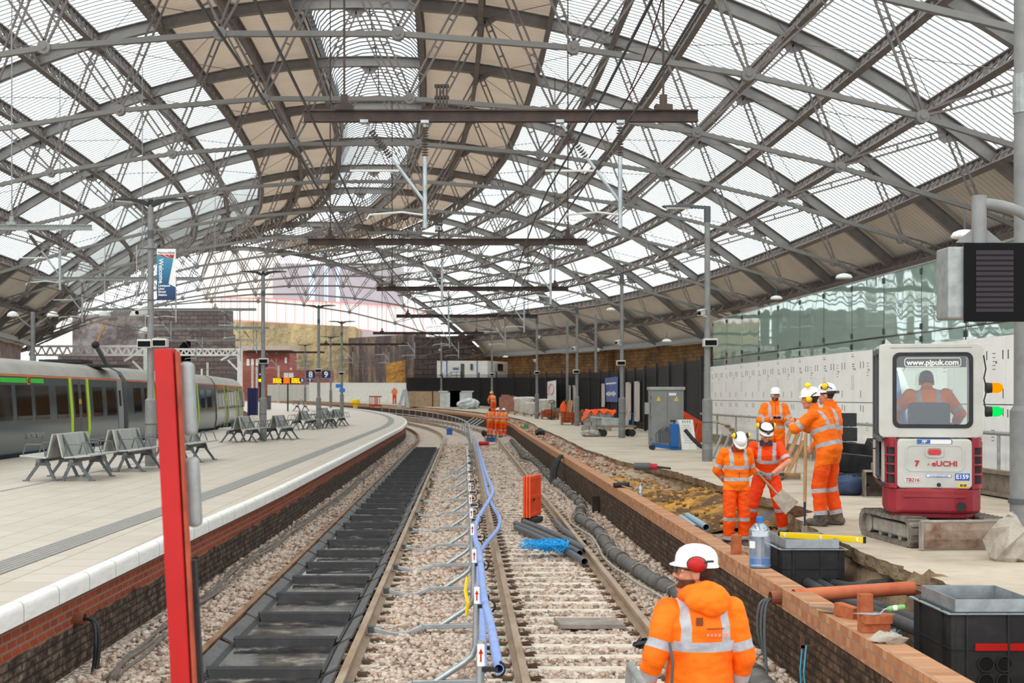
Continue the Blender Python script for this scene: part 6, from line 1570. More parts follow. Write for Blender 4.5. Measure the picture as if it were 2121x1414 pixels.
# workers far down the line
FJ = dict(head=(0, .06, 1.64), wR=(.12, .25, 1.05), wL=(-.12, .25, 1.05))
GF = 'orange workers far down the track'
for px, Y, zz, rz, pose, lb, kk in ((1015, 87, None, .3, FJ, 'distant worker in orange seen from behind, standing beside the far rail', ()), (1031, 86, None, .2, FJ, 'middle one of the distant orange workers, white helmet and dark scarf', (('helmet',),)), (1043, 85.5, None, -.2, FJ, 'distant worker in orange with white helmet by the brick wall', (('helmet',),)),
                          (1022, 98, .3, .4, dict(chest=(0, .15, 1.28), neck=(0, .27, 1.38), head=(0, .36, 1.5), sR=(.18, .22, 1.33), sL=(-.18, .22, 1.33), eR=(.25, .3, 1.05), eL=(-.25, .3, 1.05), wR=(.15, .45, .9), wL=(-.15, .45, .9)), 'distant worker in orange stooping on the platform edge', (('helmet', M['yellow']),)),
                          (817, 142, .82, PI, FJ, 'lone worker in orange in front of the rock face, far away', (('helmet',),))):
    z = -1.0+gz(Y) if zz is None else zz
    person(lb, ((px-HX)*Y/F, Y, z), rz, pose, voxel=.022, kit=kk, group=None)
# ================================================================ mini excavator
DL = V(5.32, 16.25, 0); DR = math.radians(-13)
mt_dw = pm('digger_white', 'cccac3', 'b8b6ae', 2, .4, 0, .04); mt_drd = pm('digger_red', '8e1f2a', 'a5353c', 3, .45, 0, .08, lo=.5, hi=.8)
mt_mud = pm('track_rubber', '5c554f', '8e8479', 7, .9, 0, .4); mt_muds = pm('track_steel', '8c857d', 'b0a79b', 6, .7, .2, .25); mt_bladeo = pm('dozer_blade', '9c8a7a', '6f4a35', 6, .75, .15, .3, lo=.42, hi=.7)
dg = thing('mini_excavator', 'red and white mini excavator seen from behind, with a dozer blade', 'excavator', DL, DR)
def rr_poly(w, h, r, n=5, cx=0, cz=0):
    out = []
    for sx, sz, a0 in ((1, 1, 0), (-1, 1, PI/2), (-1, -1, PI), (1, -1, 3*PI/2)):
        for k in range(n+1):
            a = a0+PI/2*k/n; out.append((cx+sx*(w/2-r)+r*math.cos(a), cz+sz*(h/2-r)+r*math.sin(a)))
    return out
def frame_y(outer, inner, y0, y1):       # flat frame between two outlines of the same count
    m = MB(); n = len(outer)
    vs = [(x, y, z) for y in (y0, y1) for P_ in (outer, inner) for x, z in P_]
    fs = []
    for k in range(n):
        q = (k+1) % n
        fs += [(k, q, n+q, n+k), (2*n+k, 3*n+k, 3*n+q, 2*n+q), (k, 2*n+k, 2*n+q, q), (n+k, n+q, 3*n+q, 3*n+k)]
    return m.add(vs, fs)
# lower red counterweight with rounded plan
pl = [(-.50, .3), (-.52, -.30), (-.49, -.50), (-.40, -.60), (-.2, -.645), (.2, -.645), (.40, -.60), (.49, -.50), (.52, -.30), (.50, .3)]
cw = MB().prism(pl, .36, .64).build('counterweight', mt_drd, dg, bevel=.035, seg=3)
MB().prism([(x*.86, y*.9) for x, y in pl], .30, .37).build('belly_plate', mt_drd, dg, bevel=.02)
MB().cyl((.28, -.648, .44), (.28, -.60, .44), .05, 16).build('exhaust_hole', M['black'], cw)
MB().box((0, -.647, .55), (.66, .012, .035)).build('pressed_rib', mt_drd, cw, bevel=.005)
# engine cover
ec = MB().prism(rr_poly(.79, .545, .05, cz=.905), -.625, -.25, 'y').build('engine_cover', mt_dw, dg, bevel=.02, seg=3)
frame_y(rr_poly(.62, .30, .07, cz=.97), rr_poly(.585, .265, .055, cz=.97), -.632, -.62).build('pressed_panel', mt_dw, ec)
frame_y(rr_poly(.19, .12, .04, cz=1.035), rr_poly(.15, .085, .03, cz=1.035), -.640, -.62).build('lamp_surround', mt_dw, ec)
MB().prism(rr_poly(.125, .055, .02, cz=1.035), -.645, -.63, 'y').build('red_reflector', flat('lens_red', 'd31a1a', .15), ec, bevel=.006)
fr = (PI/2, 0, 0); mt_brand = flat('brand_red', 'b51e2c', .4)
text('lettering', '7', mt_brand, ec, (-.185, -.631, .905), fr, .085, .003, bold=.004); text('lettering', '<', mt_brand, ec, (-.062, -.631, .897), fr, .045, .002); text('lettering', 'eUCHI', mt_brand, ec, (.105, -.631, .905), fr, .082, .003, bold=.0015, sx=1.15)
MB().prism(rr_poly(.16, .058, .02, cx=-.235, cz=.725), -.632, -.62, 'y').build('badge_panel', M['offwhite'], ec); text('lettering', 'TB216', mt_brand, ec, (-.235, -.634, .725), fr, .055, .002, bold=.001, shear=.2)
MB().prism(rr_poly(.27, .034, .015, cx=.045, cz=.775), -.631, -.62, 'y').build('web_label', flat('label_blue', '5b7fc0', .4), ec); MB().prism(rr_poly(.258, .024, .010, cx=.045, cz=.775), -.633, -.62, 'y').build('web_label_face', M['white'], ec)
text('lettering', 'www.pjpuk.com', M['blue'], ec, (.045, -.635, .775), fr, .030, .001)
MB().box((.29, -.628, .765), (.15, .008, .075)).build('fleet_plate', flat('plate_blue', '2a55c0', .4), ec); text('lettering', 'E159', M['white'], ec, (.29, -.634, .765), fr, .066, .002, bold=.002)
MB().box((.295, -.628, .672), (.095, .008, .05)).build('warning_label', M['yellow'], ec); MB().box((.28, -.633, .672), (.03, .002, .028)).box((.318, -.633, .672), (.03, .002, .028)).build('warning_symbol', M['post_dark'], ec)
frame_y(rr_poly(.37, .062, .02, cx=0, cz=1.148), rr_poly(.355, .05, .015, cz=1.148), -.632, -.62).build('label_border', M['blue'], ec); MB().prism(rr_poly(.355, .05, .015, cz=1.148), -.630, -.62, 'y').build('label_face', M['white'], ec); MB().box((-.11, -.632, 1.148), (.13, .002, .042)).build('label_field', M['blue'], ec); text('lettering', 'PJP', M['white'], ec, (-.11, -.635, 1.148), fr, .042, .001, bold=.001, shear=.2)
MB().cyl((.045, -.64, .675), (.045, -.62, .675), .022, 14).build('lock', M['black'], ec); MB().box((.02, -.628, .655-.02), (.09, .006, .006)).build('latch_mark', M['black'], ec)
# red side columns with cooling slots
for s in (-1, 1):
    m = MB()
    m.prism([(s*.40, -.61), (s*.47, -.575), (s*.515, -.48), (s*.515, -.2), (s*.40, -.2)][::s], .63, .685); m.prism([(s*.40, -.61), (s*.47, -.575), (s*.51, -.48), (s*.51, -.2), (s*.40, -.2)][::s], 1.08, 1.19)
    for z in (.79, .895, .995): m.prism([(s*.40, -.612), (s*.47, -.577), (s*.516, -.48), (s*.516, -.44), (s*.40, -.44)][::s], z-.012, z+.012)
    for x, y in ((.405, -.598), (.502, -.46)): m.box((s*x, y, .9), (.03, .04, .55))
    m.build('side_column', mt_drd, dg, bevel=.008)
    MB().box((s*.44, -.42, .9), (.09, .25, .5)).build('vent_backing', M['black'], dg)
    MB().box((s*.50, .10, .90), (.05, .72, .56)).build('side_cover', mt_drd if s > 0 else mt_dw, dg, bevel=.02)
# cab
y0, y1 = -.50, .62; zt = 2.23; zb = 1.19
out = rr_poly(1.10, zt-zb, .06, cx=-.03, cz=(zt+zb)/2); inn = rr_poly(.83, .82, .07, cx=-.01, cz=1.715)
rw = frame_y(out, inn, y0-.02, y0+.05).build('cab_rear', mt_dw, dg, bevel=.01)
o2 = rr_poly(.85, .84, .075, cx=-.01, cz=1.715); i2 = rr_poly(.765, .755, .05, cx=-.01, cz=1.715)
frame_y(o2, i2, y0-.028, y0-.005).build('window_seal', M['black'], rw)
mt_cg = glassy('cab_glass', 'f6faf8', trans=.985, rough=.02)
MB().prism(i2, y0-.02, y0-.014, 'y').build('rear_window', mt_cg, dg)
text('lettering', 'www.pjpuk.com', M['white'], dg, (-.01, y0-.03, 2.02), fr, .082, .001, bold=.003, sx=1.02); frame_y(rr_poly(.60, .10, .03, cx=-.01, cz=2.025), rr_poly(.585, .085, .025, cx=-.01, cz=2.025), y0-.031, y0-.029).build('label_border', M['white'], dg)
MB().prism(rr_poly(1.10, 1.16, .12, cx=-.03, cz=.06), zt-.09, zt+.0).build('cab_roof', mt_dw, dg, bevel=.04, seg=3)
for s, x in ((-1, -.565), (1, .505)):
    m = MB()
    for y in (y1, .05): m.box((x, y, (zt+.7)/2), (.045, .06, zt-.7-.05))
    m.box((x, .06, zt-.08), (.045, 1.1, .06)); m.box((x, .06, zb-.02), (.045, 1.1, .06))
    m.build('cab_pillar', M['post_dark'] if s < 0 else mt_dw, dg, bevel=.008)
    MB().box((x, .33, 1.67), (.008, .54, .95)).box((x, -.22, 1.70), (.008, .5, .9)).build('side_window', mt_cg, dg)
    if s < 0:
        MB().box((x-.01, .33, .95), (.02, .52, .5)).build('door_panel', mt_dw, dg, bevel=.008); MB().tube([(x-.02, -.05, 1.05), (x-.09, -.05, 1.05), (x-.09, -.05, 1.16), (x-.02, -.05, 1.16)], .009, 6).build('door_handle', M['black'], dg)
MB().box((-.03, y1, 1.0), (1.06, .03, .5)).build('front_panel', mt_dw, dg); MB().box((-.03, y1, 1.73), (1.02, .008, .95)).build('front_window', mt_cg, dg)
MB().box((-.03, .06, .66), (1.05, 1.1, .04)).build('cab_floor', M['black'], dg)
for x, a in ((-.47, -.5), (.40, .5)): MB().prism([(x-.05, zt-.02), (x+.05, zt-.02), (x+a*.06, zt+.06)][::1], -.45, -.40, 'y').build('roof_bracket', mt_dw, dg)
MB().box((-.03, y1-.03, 2.09), (1.0, .03, .2)).build('headliner_strip', M['black'], dg)  # dark strip added for the roof lining, so the white lettering shows
# seat, lever, boom
MB().box((-.02, -.18, 1.32), (.46, .1, .52), (.12, 0, 0)).box((-.02, .08, 1.06), (.48, .46, .12)).box((-.02, .05, .85), (.4, .35, .35)).build('seat', pm('seat_blue', '3f4a57', '333c48', 8, .8, 0, .1), dg, bevel=.05, seg=3)
for s in (-1, 1): MB().cyl((s*.33, .3, .9), (s*.33, .34, 1.28), .012, 6).ball((s*.33, .34, 1.3), .03).build('control_lever', M['black'], dg)
m = MB(); m.bar((.02, .75, .75), (-.14, 1.25, 1.5), .13, .2, (1, 0, 0)); m.bar((-.14, 1.25, 1.5), (-.30, 1.75, 2.05), .12, .18, (1, 0, 0)); bm_ = m.build('boom', M['white'], dg, bevel=.015)
MB().cyl((-.16, .85, 1.0), (-.30, 1.30, 1.95), .045, 12).build('boom_ram', M['blue'], bm_)
m = MB(); m.bar((-.30, 1.72, 2.06), (-.12, 2.0, .75), .11, .15, (1, 0, 0)); m.build('dipper_arm', M['white'], dg, bevel=.01)
mt_bks = pm('bucket_steel', '8d7d6d', '5d5148', 5, .7, .2, .3); MB().prism([(1.85, .80), (2.10, .75), (2.15, .5), (2.05, .3), (1.80, .3), (1.9, .45)], -.3, .1, 'x').build('bucket', mt_bks, dg, bevel=.01)
# lamps on the outside of the cab
for z, mt, nm in ((1.74, 'amb', 'amber_beacon'), (1.48, 'grn', 'green_beacon')):
    lm = emit('lamp_amb', 'ff8c00', 1.0) if mt == 'amb' else emit('lamp_grn', '0fd45a', .95)
    o = MB().lathe([(.055, 0), (.06, .01), (.055, .07), (.02, .07)], (.55, -.45, z), 16, 1, 1, Matrix.Rotation(PI/2, 3, 'Y')).build('beacon_base', M['black'], dg)
    MB().lathe([(.055, .07), (.057, .12), (.052, .15), (.035, .175), (.01, .185)], (.55, -.45, z), 16, 1, 1, Matrix.Rotation(PI/2, 3, 'Y')).build(nm, lm, o, smooth=60)
MB().tube([(.53, -.47, 2.1), (.55, -.5, 1.95), (.53, -.5, 1.85), (.56, -.5, 1.72), (.53, -.5, 1.6), (.55, -.5, 1.5)], .008, 5).build('cable', M['black'], dg)
# undercarriage, turned towards the camera
UR = Matrix.Rotation(-DR+math.radians(4), 3, 'Z')
def und(mb, name, mat, par=None, **kw): mb.v = [tuple(UR @ V(v)) for v in mb.v]; return mb.build(name, mat, par or dg, **kw)
for s in (-1, 1):
    x = s*.43; pts = []
    L0, L1, r = -.72, .62, .155
    for k in range(13): a = -PI/2-PI*k/12; pts.append((L0+.02+r*math.cos(a), .16+r*math.sin(a)))
    for k in range(13): a = PI/2-PI*k/12; pts.append((L1+r*math.cos(a), .16+r*math.sin(a)))
    n = len(pts); inn = [((y-(-.05))*.90-.05, (z-.16)*.74+.16) for y, z in pts]
    m = MB(); vs = [(x+dx, y, z) for dx in (-.115, .115) for P_ in (pts, inn) for y, z in P_]; fs = []
    for k in range(n):
        q = (k+1) % n; fs += [(k, q, n+q, n+k), (2*n+k, 3*n+k, 3*n+q, 2*n+q), (k, 2*n+k, 2*n+q, q), (n+k, n+q, 3*n+q, 3*n+k)]
    tr = und(m.add(vs, fs), 'rubber_track', mt_mud)
    m = MB(); per = []
    for (a, b) in zip(pts, pts[1:]+pts[:1]):
        d = math.hypot(b[0]-a[0], b[1]-a[1]); k = max(1, round(d/.055))
        for j in range(k): per.append((a[0]+(b[0]-a[0])*j/k, a[1]+(b[1]-a[1])*j/k, math.atan2(b[1]-a[1], b[0]-a[0])))
    for y, z, a in per[::2]: m.box((x, y, z), (.22, .026, .03), (a, 0, 0))
    und(m, 'tread_lugs', mt_mud, tr)
    und(MB().box((x, -.05, .16), (.13, 1.0, .15)), 'track_frame', mt_muds, bevel=.02)
    for y in (L0+.05, L1-.03): und(MB().cyl((x-.06, y, .16), (x+.06, y, .16), .105, 18), 'sprocket', mt_muds)
    for y in (-.35, -.05, .25): und(MB().cyl((x-.05, y, .085), (x+.05, y, .085), .05, 12), 'track_roller', mt_muds)
und(MB().cyl((0, -.05, .16), (0, -.05, .33), .30, 24), 'turntable', M['black']); und(MB().box((0, -.05, .2), (.75, .5, .12)), 'cross_member', M['black'])
bl = MB(); prof = [(-1.02, .02), (-1.06, .12), (-1.05, .22), (-1.01, .30)]
vs = [(x, y+o, z) for o in (0, .03) for x in (-.50, .50) for y, z in prof]; n = 4
bl.add(vs, [(k, k+1, n+k+1, n+k) for k in range(3)]+[(2*n+k, 3*n+k, 3*n+k+1, 2*n+k+1) for k in range(3)]+[(0, n, 3*n, 2*n), (3, 2*n+3, 3*n+3, n+3)]+[(0, 2*n, 2*n+1, 1), (1, 2*n+1, 2*n+2, 2), (2, 2*n+2, 2*n+3, 3)]+[(n, n+1, 3*n+1, 3*n), (n+1, n+2, 3*n+2, 3*n+1), (n+2, n+3, 3*n+3, 3*n+2)])
b_ = und(bl, 'dozer_blade', mt_bladeo)
und(MB().tube([(-.50, -1.0, .305), (.50, -1.0, .305)], .02, 8).box((-.505, -1.03, .16), (.02, .09, .3)).box((.505, -1.03, .16), (.02, .09, .3)), 'blade_rim', mt_muds, b_)
for s in (-1, 1): und(MB().bar((s*.2, -1.0, .16), (s*.2, -.2, .2), .07, .08), 'blade_arm', mt_muds)
# the driver
SJ = dict(pelvis=(0, .02, 1.16), waist=(0, .05, 1.30), chest=(0, .13, 1.49), neck=(0, .23, 1.63), head=(0, .34, 1.735), sR=(.20, .16, 1.59), sL=(-.20, .16, 1.59), eR=(.36, .22, 1.38), wR=(.34, .40, 1.29), eL=(-.36, .22, 1.38), wL=(-.34, .40, 1.29), hR=(.1, .05, 1.14), hL=(-.1, .05, 1.14), kR=(.15, .42, 1.12), kL=(-.15, .42, 1.12), aR=(.15, .46, .78), aL=(-.15, .46, .78))
t_, J = person('driver in orange jacket bent forward inside the excavator cab', DL+V(0, 0, .07), DR, SJ, yaw=0, pitch=-.6, wide=1.05, loose=1.05, seated=True, kit=(('cap',),), gloves=(0, 0))

t_ = thing('digging_bucket', 'loose rusty digger bucket standing on the slab beside the excavator', 'digger bucket', (6.78, 23.3, 0), -.15)
m = MB(); P_ = [(-.20, .0), (.16, .0), (.26, .12), (.26, .34), (.18, .42), (-.2, .42)]
for a, b in zip(P_, P_[1:]):
    if a[0] == -.2 and b[0] == -.2: continue
    m.add([(-.21, a[0], a[1]), (.21, a[0], a[1]), (.21, b[0], b[1]), (-.21, b[0], b[1])], [(0, 1, 2, 3)])
o = m.build('shell', mt_bks, t_); sd = o.modifiers.new('s', 'SOLIDIFY'); sd.thickness = .015
for s in (-1, 1): MB().prism(P_, s*.21-.008, s*.21+.008, 'x').build('side_plate', mt_bks, t_)
MB().box((0, -.2, .43), (.46, .03, .03)).box((0, -.2, .01), (.46, .04, .02)).build('lip', mt_muds, t_)
for s in (-1, 1): MB().prism([(-.05, .42), (.15, .42), (.05, .56)], s*.08-.01, s*.08+.01, 'x').build('ear', mt_bks, t_)
# ================================================================ trench, wall top and track clutter
mt_chm = pm('chamber_black', '262527', '3d3b3b', 5, .5, 0, .15, lo=.5, hi=.85); mt_duct = pm('duct_grey', '5a5d62', '4a4d52', 6, .45, 0, .08); mt_ductb = pm('duct_black', '3c3c3e', '4a494a', 6, .5, 0, .1)
def chamber(x0, x1, y0, y1, zb, zt, label, holes, band=False):
    t_ = thing('access_chamber', label, 'cable chamber', ((x0+x1)/2, (y0+y1)/2, zb)); cx = (x0+x1)/2; cy = (y0+y1)/2; w = x1-x0; d = y1-y0
    m = MB(); th = .035; h = zt-.09-zb
    for s in (-1, 1): m.box((cx+s*(w/2-th/2), cy, zb+h/2), (th, d, h)); 
    m.box((cx, y1-th/2, zb+h/2), (w-2*th-.002, th, h)); m.box((cx, y0+th/2, zb+h/2), (w-2*th-.002, th, h))
    m.build('box', mt_chm, t_, world=True)
    m = MB()
    for fx_ in (-.33, 0.12, .42): m.box((cx+fx_*w, y0-.006, zb+h/2), (.018, .02, h))
    for fy in (-.3, .3): m.box((x0-.006, cy+fy*d, zb+h/2), (.02, .018, h))
    for zz in (.33, .66): m.box((cx, y0-.004, zb+h*zz), (w, .012, .012)); m.box((x0-.004, cy, zb+h*zz), (.012, d, .012))
    m.build('ribs', mt_chm, t_, world=True)
    m = MB(); z0 = zt-.10
    for s in (-1, 1): m.box((cx+s*(w/2-.05), cy, zt-.05), (.008, d-.1, .11)); m.box((cx, cy+s*(d/2-.05), zt-.05), (w-.1, .008, .11)); m.box((cx+s*(w/2-.01), cy, z0), (.09, d+.06, .008)); m.box((cx, cy+s*(d/2-.01), z0+.001), (w+.06, .09, .008))
    m.build('galvanised_frame', M['galv'], t_, world=True)
    if band: MB().box((cx+.08, y0-.010, zb+h*.68), (w-.2, .008, .055)).build('red_tape', M['red'], t_, world=True)
    for x, z in holes: o = MB().pipe([(x, y0-.022, z), (x, y0+.03, z)], .064, .010, 20).build('duct_rim', mt_chm, t_, world=True); MB().cyl((x, y0-.014, z), (x, y0+.05, z), .054, 18).build('duct_hole', flat('hole_black', '060606', .9), o, world=True)
    return t_
chamber(3.43, 4.10, 15.3, 16.2, -.62, .10, 'black plastic cable chamber with galvanised frame under the spirit level', ((3.72, -.36), (3.86, -.36), (4.02, -.36)))
chamber(3.72, 4.42, 10.85, 11.75, -.82, .09, 'black plastic cable chamber with red tape at the frame corner', [(x, z) for x in (3.98, 4.12) for z in (-.39, -.525)], True)
for i, (xa, xb, za, zb, r) in enumerate(((3.70, 3.80, -.36, -.30, .06), (3.84, 3.98, -.37, -.30, .058), (4.0, 4.12, -.37, -.33, .055))):
    if i < 2: pts = [V(xa, 15.28, za), V(xa-.03, 14.2, za+.0), V((xa+xb)/2-.04, 13.0, -.30), V(xb, 11.78, zb)]
    else: pts = [V(3.98, 15.28, -.37), V(4.02, 14.8, -.34), V(4.12, 14.4, -.27), V(4.25, 14.15, -.22)]
    m = MB().tube(pts, r, 14)
    if i == 2:
        for k in range(14): p = pts[2]+(pts[3]-pts[2])*k/14; m.cyl(p, p+(pts[3]-pts[2])*.03, r*1.12, 14)
    single(m, 'cable_duct', mt_ductb, ['black duct running along the brick side between the two chambers', 'middle black duct tied with blue cord between the chambers', 'short ribbed black duct going into the earth bank'][i], 'pipe', base=pts[0], smooth=60)
pts = [V(3.56, 15.25, -.47), V(3.52, 14.2, -.46), V(3.58, 13, -.43), V(3.64, 11.9, -.44)]; single(MB().tube(pts, .06, 14), 'cable_duct', mt_ductb, 'lowest black duct in the trench beneath the clay pipe', 'pipe', base=pts[0], smooth=60)
single(MB().pipe([V(2.96, 12.75, -.14), V(4.12, 13.0, -.10)], .062, .008, 20), 'clay_pipe', pm('clay_orange', 'c8704a', 'b3583a', 4, .7, 0, .15), 'orange clay pipe laid across the trench', 'pipe', base=(3.5, 12.9, -.16), smooth=60)
for i, (y, x) in enumerate(((15.0, 3.82), (12.15, 3.78), (12.05, 3.62))):
    single(MB().tube([V(x+.075*math.cos(a), y+.01*a, -.41+.075*math.sin(a)) for a in np.linspace(-.6, 3.8, 12)]+[V(x-.1, y, -.52)], .006, 5), 'blue_twine', flat('cord_blue', '2e9fd8', .5), ['blue cord tied round the middle duct by the far chamber', 'blue cord tied round the ducts by the taped chamber', 'second blue cord by the taped chamber'][i], 'cord', 'blue cords on the ducts', base=(x, y, -.4))
# spirit level across the far chamber
a = aty(1616, 1107, 15.95); b = aty(1789, 1118, 15.35); t_ = thing('spirit_level', 'long yellow spirit level resting on the galvanised chamber frame', 'spirit level', (a+b)/2)
MB().bar(a, b, .03, .065).build('body', M['yellow'], t_, world=True, bevel=.004)
for f in (.06, .5, .93): p = a+(b-a)*f; MB().cyl(p+V(0, -.019, 0), p+V(0, .019, 0), .024, 14).build('vial', M['white'], t_, world=True)
for p, s in ((a, -1), (b, 1)): d = (b-a).normalized(); MB().bar(p, p+d*s*.02, .034, .07).build('end_cap', M['black'], t_, world=True)
# water bottle
q = atz(1574, 1176, -.1); q.x = 3.03; t_ = thing('water_bottle', 'big clear blue water bottle standing on the brick wall', 'bottle', (3.02, 14.5, -.098))
t = NT('bottle_plastic'); tr = t.n('BsdfTransparent', Color=lin('e0edf7')); gl = t.n('BsdfGlossy', Roughness=.08, Color=(1, 1, 1, 1)); df = t.n('BsdfDiffuse', Color=lin('b5d2ec')); m1 = t.n('MixShader', Fac=.2); m2 = t.n('MixShader', Fac=.25)
t.L(tr.outputs[0], m1.inputs[1]); t.L(df.outputs[0], m1.inputs[2]); t.L(m1.outputs[0], m2.inputs[1]); t.L(gl.outputs[0], m2.inputs[2]); t.L(m2.outputs[0], t.out.inputs[0]); mt_bot = t.m
prof = [(.09, 0), (.108, .01)]
for k in range(9): prof += [(.112, .03+.036*k), (.104, .048+.036*k)]
prof += [(.110, .37), (.10, .40), (.06, .445), (.030, .46), (.030, .475)]
MB().lathe(prof, (0, 0, 0), 24, 1, .9).build('body', mt_bot, t_, smooth=60); MB().lathe([(.098, .012), (.100, .10), (.02, .101)], (0, 0, 0), 20, 1, .9).build('water', flat('water_blue', '3f9be0', .1), t_)
MB().lathe([(.036, .465), (.036, .515), (.02, .52)], (0, 0, 0), 16).build('cap', flat('cap_blue', '1f74c4', .4), t_); MB().tube([(.03, 0, .48), (.09, 0, .50), (.11, 0, .55), (.05, 0, .56), (.02, 0, .5)], .005, 5).build('handle', M['blue'], t_); MB().box((-.085, -.06, .24), (.06, .02, .07), (0, 0, -.8)).build('label', M['white'], t_)
mt_bk = pm('brick_face', 'b5673f', '93482b', 14, .85, 0, .35)
def brk(loc, d, label, rot=(0, 0, 0), grp=None):
    o = single(MB().box((0, 0, d[2]/2), d), 'brick', mt_bk, label, 'brick', grp, bevel=.004); o.location = loc; o.rotation_euler = rot; return o
brk((3.02, 15.75, -.1), (.105, .075, .215), 'red brick standing on end behind the water bottle', (0, 0, .1))
brk((3.12, 11.05, -.1), (.105, .07, .215), 'red brick standing on end on the wall by the taped chamber', (0, 0, .12)); brk((3.03, 11.25, -.1), (.08, .215, .10), 'broken red brick leaning behind the upright brick', (.1, 0, .5))
brk((3.06, 10.55, -.1), (.215, .11, .065), 'red brick lying under the pointing trowel, on top of another', (0, 0, .18)).location.z = -.034; brk((3.05, 10.57, -.1), (.215, .11, .066), 'red brick lying flat on the wall beneath the trowel brick', (0, 0, .1))
single(MB().bar((2.83, 11.6, -.06), (3.36, 11.1, -.06), .07, .012).bar((2.83, 11.6, -.065), (3.0, 11.35, -.072), .03, .012), 'timber_batten', M['timber_dirty'], 'thin timber batten lying across the brick wall behind the bricks', 'batten', base=(3.1, 11.3, -.066))
t_ = thing('brick_trowel', 'pointing trowel with green and white handle on the bricks', 'trowel', (3.06, 10.52, .034), -.3)
MB().prism([(-.17, 0), (-.02, -.05), (.03, 0), (-.02, .05)], 0, .006).build('blade', M['galv'], t_); MB().tube([(.02, 0, .005), (.05, 0, .04), (.08, 0, .05)], .006, 6).build('shank', M['galv'], t_); MB().lathe([(.012, 0), (.020, .02), (.020, .11), (.014, .13)], (.07, 0, .045), 12, 1, 1, Matrix.Rotation(1.4, 3, 'Y')).build('handle', flat('handle_green', '7fb56a', .4), t_); MB().lathe([(.0205, .045), (.0205, .075)], (.07, 0, .045), 12, 1, 1, Matrix.Rotation(1.4, 3, 'Y')).build('handle_band', M['white'], t_)
single(MB().ball((3.02, 10.1, -.07), .09, 10, 6, 1.4, 1, .5).rough(.02), 'mortar_lump', M['cement'], 'lump of drying mortar on the end of the brick wall', 'mortar', base=(3.02, 10.1, -.1))
# concrete lump by the post, lump at the slab edge, brick pier below it
single(MB().ball((5.50, 14.3, .18), .27, 9, 6, .75, .8, 1).rough(.05), 'concrete_lump', M['cement'], 'jagged lump of concrete leaning against the steel post', 'concrete lump', base=(5.50, 14.3, 0))
single(MB().ball((4.30, 13.1, -.12), .24, 9, 6, 1.2, 1.1, .55).rough(.05), 'earth_lump', mt_earth, 'muddy lump hanging over the trench at the end of the clay pipe', 'earth lump', base=(4.3, 13.1, -.2))
single(MB().box((4.22, 12.75, -.42), (.14, .22, .42)).rough(.015), 'brick_pier', mt_bk, 'stub of red brickwork under the slab edge by the clay pipe', 'brickwork', base=(4.22, 12.75, -.63))
prop(MB().ball((5.55, 12.6, 0), .42, 14, 6, 1.4, .6, .10).rough(.02).build('sand_patch', M['cement']), 'spilled brown mortar patch on the concrete slab', 'mortar', kind='stuff')
# half pipes and tools in the trench
for i, (px0, py0, px1, py1) in enumerate(((1410, 1072, 1440, 1094), (1424, 1068, 1463, 1092))):
    a = atz(px0, py0, -.33); b = atz(px1, py1, -.36); single(MB().pipe([a, b], .055, .006, 14), 'duct_offcut', flat('duct_blue', '8fa9ba', .4), ['blue-grey duct offcut in the trench, brick wall side', 'blue-grey duct offcut in the trench, worker side'][i], 'pipe', base=(a+b)/2, smooth=60)
p = atz(1296, 1010, -.1); t_ = thing('rubber_mallet', 'black rubber mallet lying on the brick wall by the clay heap', 'mallet', (3.02, p.y, -.1), .1)
MB().cyl((-.15, 0, .05), (.15, .05, .06), .05, 14).build('head', M['blackrub'], t_); MB().cyl((0, -.02, .04), (.12, -.32, .0), .014, 8).build('handle', M['timber'], t_)
p = atz(1318, 1027, -.1); t_ = thing('plastic_bottle', 'small clear drink bottle with a pink cap on the brick wall', 'bottle', (3.1, p.y, -.1)); MB().lathe([(.035, 0), (.037, .02), (.037, .15), (.014, .19), (.014, .21)], (0, 0, 0), 12).build('body', mt_bot, t_, smooth=60); MB().lathe([(.016, .205), (.016, .225), (.01, .227)], (0, 0, 0), 10).build('cap', flat('cap_pink', 'd98a8a', .5), t_)
p = atz(1328, 975, 0); t_ = thing('power_breaker', 'red and grey electric breaker lying at the edge of the slab', 'power tool', p+V(.15, 0, .02), -.2); MB().cyl((-.3, 0, .08), (.05, 0, .08), .085, 14).build('motor', M['post_dark'], t_); MB().cyl((.05, 0, .08), (.2, 0, .07), .07, 14).build('red_collar', flat('tool_red', 'b02030', .5), t_); MB().cyl((.2, 0, .07), (.5, 0, .04), .025, 8).build('chisel', M['black'], t_)
p = atg(1118, 902, -.1); single(MB().ball(p+V(0, 0, .13), .24, 9, 6, 1, 1, .75).rough(.04), 'bin_bag', M['black'], 'black bin bag slumped on the rubble by the brick wall', 'bag', base=p)
p = atg(1090, 888, -.1); single(MB().box(p+V(0, 0, .12), (.22, .14, .24)).cyl(p+V(.05, 0, .24), p+V(.05, 0, .3), .03, 8), 'green_can', M['green'], 'bright green plastic can on the rubble', 'can', base=p)
